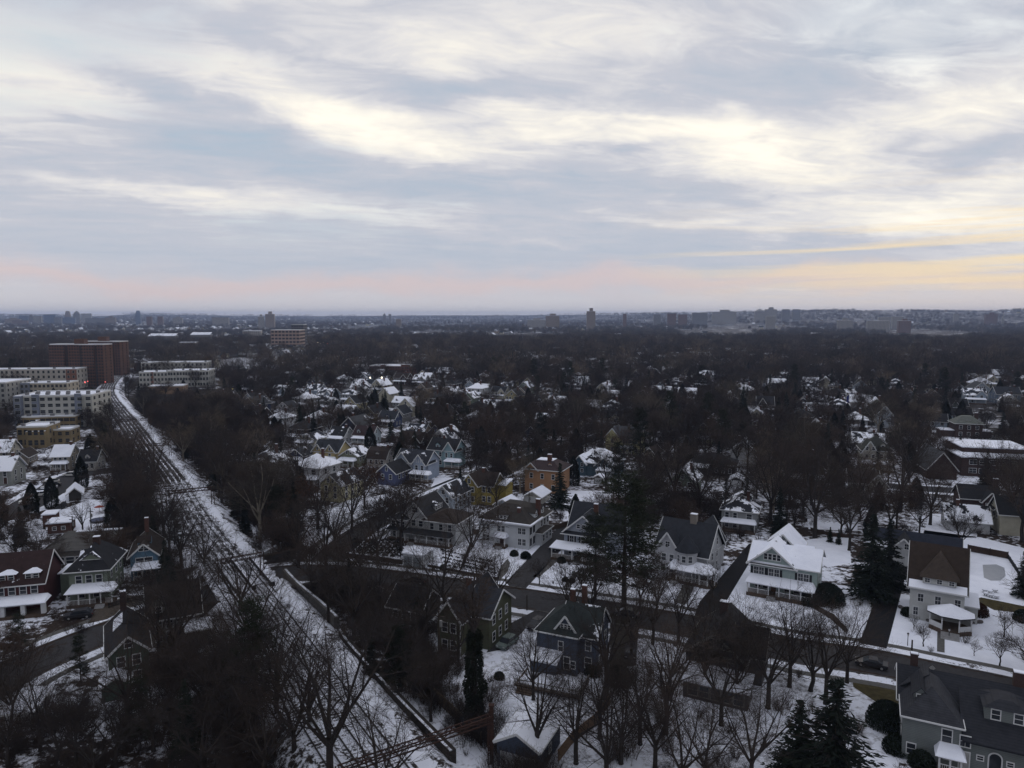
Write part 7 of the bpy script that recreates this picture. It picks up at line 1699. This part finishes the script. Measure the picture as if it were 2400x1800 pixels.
# ------------------------------------------------------------------ deck, steps, garden things
def deck():
    p = P(1205, 1615); t = root('wooden_deck', (p.x, p.y, 0), R(-22), 'snowy wooden deck with white railing behind the slate blue house', 'deck'); W_, D_ = 10, 5.2
    MB().box(0, W_, 0, D_, .5, .8).build('floor', M_deck, t); MB().box(.4, W_-.4, .5, D_-.1, .8, .88).build('snow_cover', M_yard, t)
    g = MB(); 
    for i in range(48):
        x = W_*i/47; g.box(x-.03, x+.03, 0, .06, .8, 1.6)
    for i in range(20):
        y = D_*i/19; g.box(W_-.06, W_, y-.03, y+.03, .8, 1.6)
    g.box(0, W_, -.02, .1, 1.6, 1.68); g.box(W_-.1, W_+.02, .1, D_, 1.6, 1.68); g.build('railing', plain('grey pickets', (.20, .19, .17), .8, .3), t)
    s = MB(); [s.box(.6, 3.0, -.35*(i+1), -.35*i, 0, .65*(1-(i+1)/4)) for i in range(3)]; s.build('steps', M_deck, t)
deck()
def table(px, py, label, rr_=.6, h=.75, snow=True, chairs=0):
    p = P(px, py); t = root('garden_table', (p.x, p.y, 0), rnd.uniform(0, 3), label, 'table', 'garden tables'); MB().cyl((0, 0, h-.05), (0, 0, h), rr_, n=12).build('top', M_iron, t)
    for a in range(4): MB().bar((math.cos(a*1.57)*rr_*.6, math.sin(a*1.57)*rr_*.6, 0), (math.cos(a*1.57)*rr_*.5, math.sin(a*1.57)*rr_*.5, h-.05), .05).build('leg', M_iron, t)
    if snow: MB().cyl((0, 0, h), (0, 0, h+.15), rr_*.95, rr_*.8, n=12).build('snow_cap', M_snow, t)
for i, (px, py) in enumerate(((2308,1388),(2320,1391),(2332,1388),(2310,1396),(2322,1400),(2335,1403))): table(px, py, ('%s snow topped patio seat below the grey pond' % ['top left', 'top middle', 'top right', 'lower left', 'lower middle', 'darkest lower right'][i]), .5, .5)
table(1108, 1690, 'round fire bowl on the snow beside the ivy covered trunk', .5, .5, False); table(1132, 1698, 'dark garden seat right of the ivy covered trunk', .45, .6, False); table(1130, 1715, 'small bird bath below the ivy covered trunk', .35, .9)
table(1228, 1605, 'snow capped round table on the wooden deck edge', .6, .9)
def playset():
    p = P(1345, 1243); t = root('play_set', (p.x, p.y, 0), R(-30), 'wooden climbing tower with a yellow slide in the snowy back garden', 'play set'); wd = plain('red brown timber', (.16, .055, .025))
    for x in (0, 1.5):
        for y in (0, 1.5): MB().bar((x, y, 0), (x, y, 3.0), .12).build('post', wd, t)
    MB().box(-.05, 1.55, -.05, 1.55, 1.4, 1.5).build('platform', wd, t); MB().prism([(-.2, -.2, 2.9), (1.7, -.2, 2.9), (1.7, 1.7, 2.9), (-.2, 1.7, 2.9)], [(.7, .7, 3.9), (.8, .7, 3.9), (.8, .8, 3.9), (.7, .8, 3.9)]).build('canopy', wd, t)
    s = MB().slab([(-2.6, .3, .1), (-2.6, 1.1, .1), (-.05, 1.1, 1.5), (-.05, .3, 1.5)], .06); s.build('slide', plain('yellow plastic', (.5, .38, .02), .4), t)
    for y in (-.05, 1.55): MB().box(0, 1.5, y-.02, y+.02, 1.5, 2.2).build('side_panel', wd, t)
playset()
def trampoline(px, py, rr_, label, col, h=.9):
    p = P(px, py); t = root('trampoline', (p.x, p.y, 0), 0, label, 'trampoline'); MB().cyl((0, 0, h-.04), (0, 0, h), rr_, n=20).build('mat', plain('mat '+str(col), col), t); r_ = MB()
    for i in range(20):
        a, b = i*math.pi/10, (i+1)*math.pi/10; r_.bar((math.cos(a)*rr_, math.sin(a)*rr_, h), (math.cos(b)*rr_, math.sin(b)*rr_, h), .12)
    r_.build('rim', M_iron, t)
    for i in range(6): a = i*math.pi/3; MB().bar((math.cos(a)*rr_*.95, math.sin(a)*rr_*.95, 0), (math.cos(a)*rr_*.95, math.sin(a)*rr_*.95, h), .06).build('leg', M_iron, t)
trampoline(232, 1222, 2.2, 'grey blue round play dish on the playground snow', (.07, .08, .13), .5)
t = root('playground_umbrella', P(233, 1200), 0, 'small red round canopy standing on the playground snow', 'canopy'); MB().cyl((0, 0, 0), (0, 0, 1.6), .05).build('pole', M_iron, t); MB().cyl((0, 0, 1.5), (0, 0, 1.9), 1.3, .2, 12).build('canopy', plain('faded red cloth', (.25, .05, .03)), t)
# round garden boulders in the bed of the octagonal porch house, and clipped shrubs
def blob(name, px, py, r0, label, cat, m, snow=False, grp=None):
    p = P(px, py); bm = bmesh.new(); bmesh.ops.create_icosphere(bm, subdivisions=3, radius=r0)
    sd = px*.013+py*.07
    for v in bm.verts:
        n_ = noise.noise(v.co*(1.6/r0)+Vector((sd, 0, 0))); n2 = noise.noise(v.co*(7/r0)+Vector((sd, 3, 0))); v.co *= 1+.18*n_+.13*n2; v.co.z *= .8
    me = bpy.data.meshes.new(name); bm.to_mesh(me); bm.free(); me.materials.append(m); o = link(name, me, None, (p.x, p.y, r0*.55)); tag(o, label, cat, grp)
    return o
def shrub(px, py, r0, label, m=None, h=1.0):
    """clipped evergreen: leaf sprays covering a rounded form"""
    p = P(px, py); r = random.Random(px+py); pts = []
    for i in range(int(900*r0*r0)+300):
        a = r.uniform(0, 6.28); u = r.uniform(-.25, 1); w = math.sqrt(1-max(u, 0)**2)*r.random()**.4*1.05; c = Vector((math.cos(a)*w*r0, math.sin(a)*w*r0, (u+.25)*r0*h)); dv = Vector((r.uniform(-1, 1), r.uniform(-1, 1), r.uniform(-1, 1))).normalized(); pts.append((c, dv, r.uniform(.2, .42), .17))
    t = root('evergreen_shrub', (p.x, p.y, 0), 0, label, 'shrub', 'garden shrubs'); link('foliage', blades(pts, 'foliage', m or M_need), t)
    b = MB()
    for i in range(4): b.bar((0, 0, 0), (math.cos(i*1.6)*r0*.5, math.sin(i*1.6)*r0*.5, r0*h*.7), .05)
    b.build('stem', M_bark, t)
st = plain('field stone', (.11, .10, .10), .9, .4, 3)
for i in range(16):
    a = i/15; blob('boulder', lerp(2236, 2298, a), 1474+math.sin(a*3.1)*-4-a*14, .42, 'rounded dark stone edging the planting bed right of the porch steps', 'boulder', st, grp='stones edging the bed right of the porch')
for i in range(12):
    a = i/11; blob('boulder', lerp(2110, 2190, a), 1425+a*38, .42, 'rounded dark stone edging the planting bed left of the porch steps', 'boulder', st, grp='stones edging the bed left of the porch')
for px, py, r_, lb in ((1325,1362,.7,'clipped shrub left of the steps to the grey blue house'),(1341,1365,.65,'clipped shrub right of the steps to the grey blue house'),(1316,1318,1.0,'round shrub at the left end of the grey blue porch'),(1900,1415,2.2,'large rounded shrub in front of the mint house corner'),(1940,1412,3.0,'broad dark shrub right of the mint house veranda'),(2398,1455,1.6,'dark clipped shrub at the right edge'),(1232,1308,1.2,'shrub at the front corner of the stucco house'),(1205,1302,1.0,'small shrub under the stucco house window'),
    (1040,1335,.9,'low shrub right of the sunken white garage'),(1860,1400,1.0,'shrub at the mint house veranda steps'),(2128,1442,1.2,'shrub left of the octagonal porch'),(2290,1440,1.8,'reddish shrub right of the octagonal porch'),(2080,1700,2.6,'dark hedge bush left of the sage grey house'),(2100,1760,1.6,'low dark bush at the sage grey house wall'),(2160,1795,1.5,'dark bush below the sage grey house porch'),(1170,1590,.8,'rounded small bush standing in the snowy yard'),(1095,1710,1.5,'dark bush near the light wooden fence'),(700,1290,1.4,'dark bush near the white corner wall'),(1390,1580,1.4,'bush beside the slate blue house corner'),(1450,1600,2.0,'broad dark bush below the leafy gravel drive')):
    shrub(px, py, r_, lb, plain('russet leaves', (.05, .022, .015), .9, .4) if 'reddish' in lb else None)
# garden terraces with rows of dark plants on the slope beside the sunken garage
r = random.Random(6); s_ = []
for row in range(5):
    for i in range(16):
        p = P(lerp(1035, 1150, i/15)+row*3, 1290+row*9+i*1.8); s_.append((p.x+r.uniform(-.2, .2), p.y, 0, r.uniform(.14, .26), 0, r.uniform(0, 6)))
for row in range(7):
    for i in range(14): p = P(lerp(830, 940, i/13)+r.uniform(-4, 4), 1268+row*6); s_.append((p.x, p.y, 0, r.uniform(.2, .42), 1, r.uniform(0, 6)))
hm = []
for q in range(2):
    pts = []; rq = random.Random(q)
    for i in range(220): a = rq.uniform(0, 6.28); u = rq.uniform(0, 1); w = math.sqrt(1-u*u); c = Vector((math.cos(a)*w*1.6, math.sin(a)*w*1.6, u*1.5)); pts.append((c, (c+Vector((0, 0, .2))).normalized(), .8, .35))
    hm.append([blades(pts, 'clump', M_ivy)])
instancer('ground_cover_plants', s_, hm)
# overhead wires along the railway and the street
def wire(pts, label, sag=.6):
    mb = MB()
    for a, b in zip(pts, pts[1:]):
        pr = a
        for i in range(1, 9): t = i/8; q = a.lerp(b, t)-Vector((0, 0, 4*sag*t*(1-t))); mb.bar(pr, q, .035); pr = q
    o = mb.build('overhead_wire', M_iron); tag(o, label, 'wire', 'railway wires')
rl = RAIL[::6]
for off, lb in ((-2.0, 'overhead wire above the track beside the retaining wall'), (1.9, 'overhead wire above the middle railway track'), (5.8, 'overhead wire above the leftmost railway track')):
    wire([Vector((q.x, q.y, 8.4)) for q in offset_line(rl, off) if q.y < 330], lb)
def haze():
    m = bpy.data.materials.new('haze'); m.use_nodes = True; nt = m.node_tree; nt.nodes.clear()
    v = nt.nodes.new('ShaderNodeVolumePrincipled'); v.inputs['Color'].default_value = (.52, .66, 1.0, 1); v.inputs['Density'].default_value = HAZE; v.inputs['Anisotropy'].default_value = 0.0
    o = nt.nodes.new('ShaderNodeOutputMaterial'); nt.links.new(v.outputs[0], o.inputs['Volume'])
    h = MB().box(-15500, 15500, -15500, 15500, -14, 150).build('haze', m); h['kind'] = 'stuff'
    S.cycles.volume_step_rate = 1
HAZE = .00008
haze()
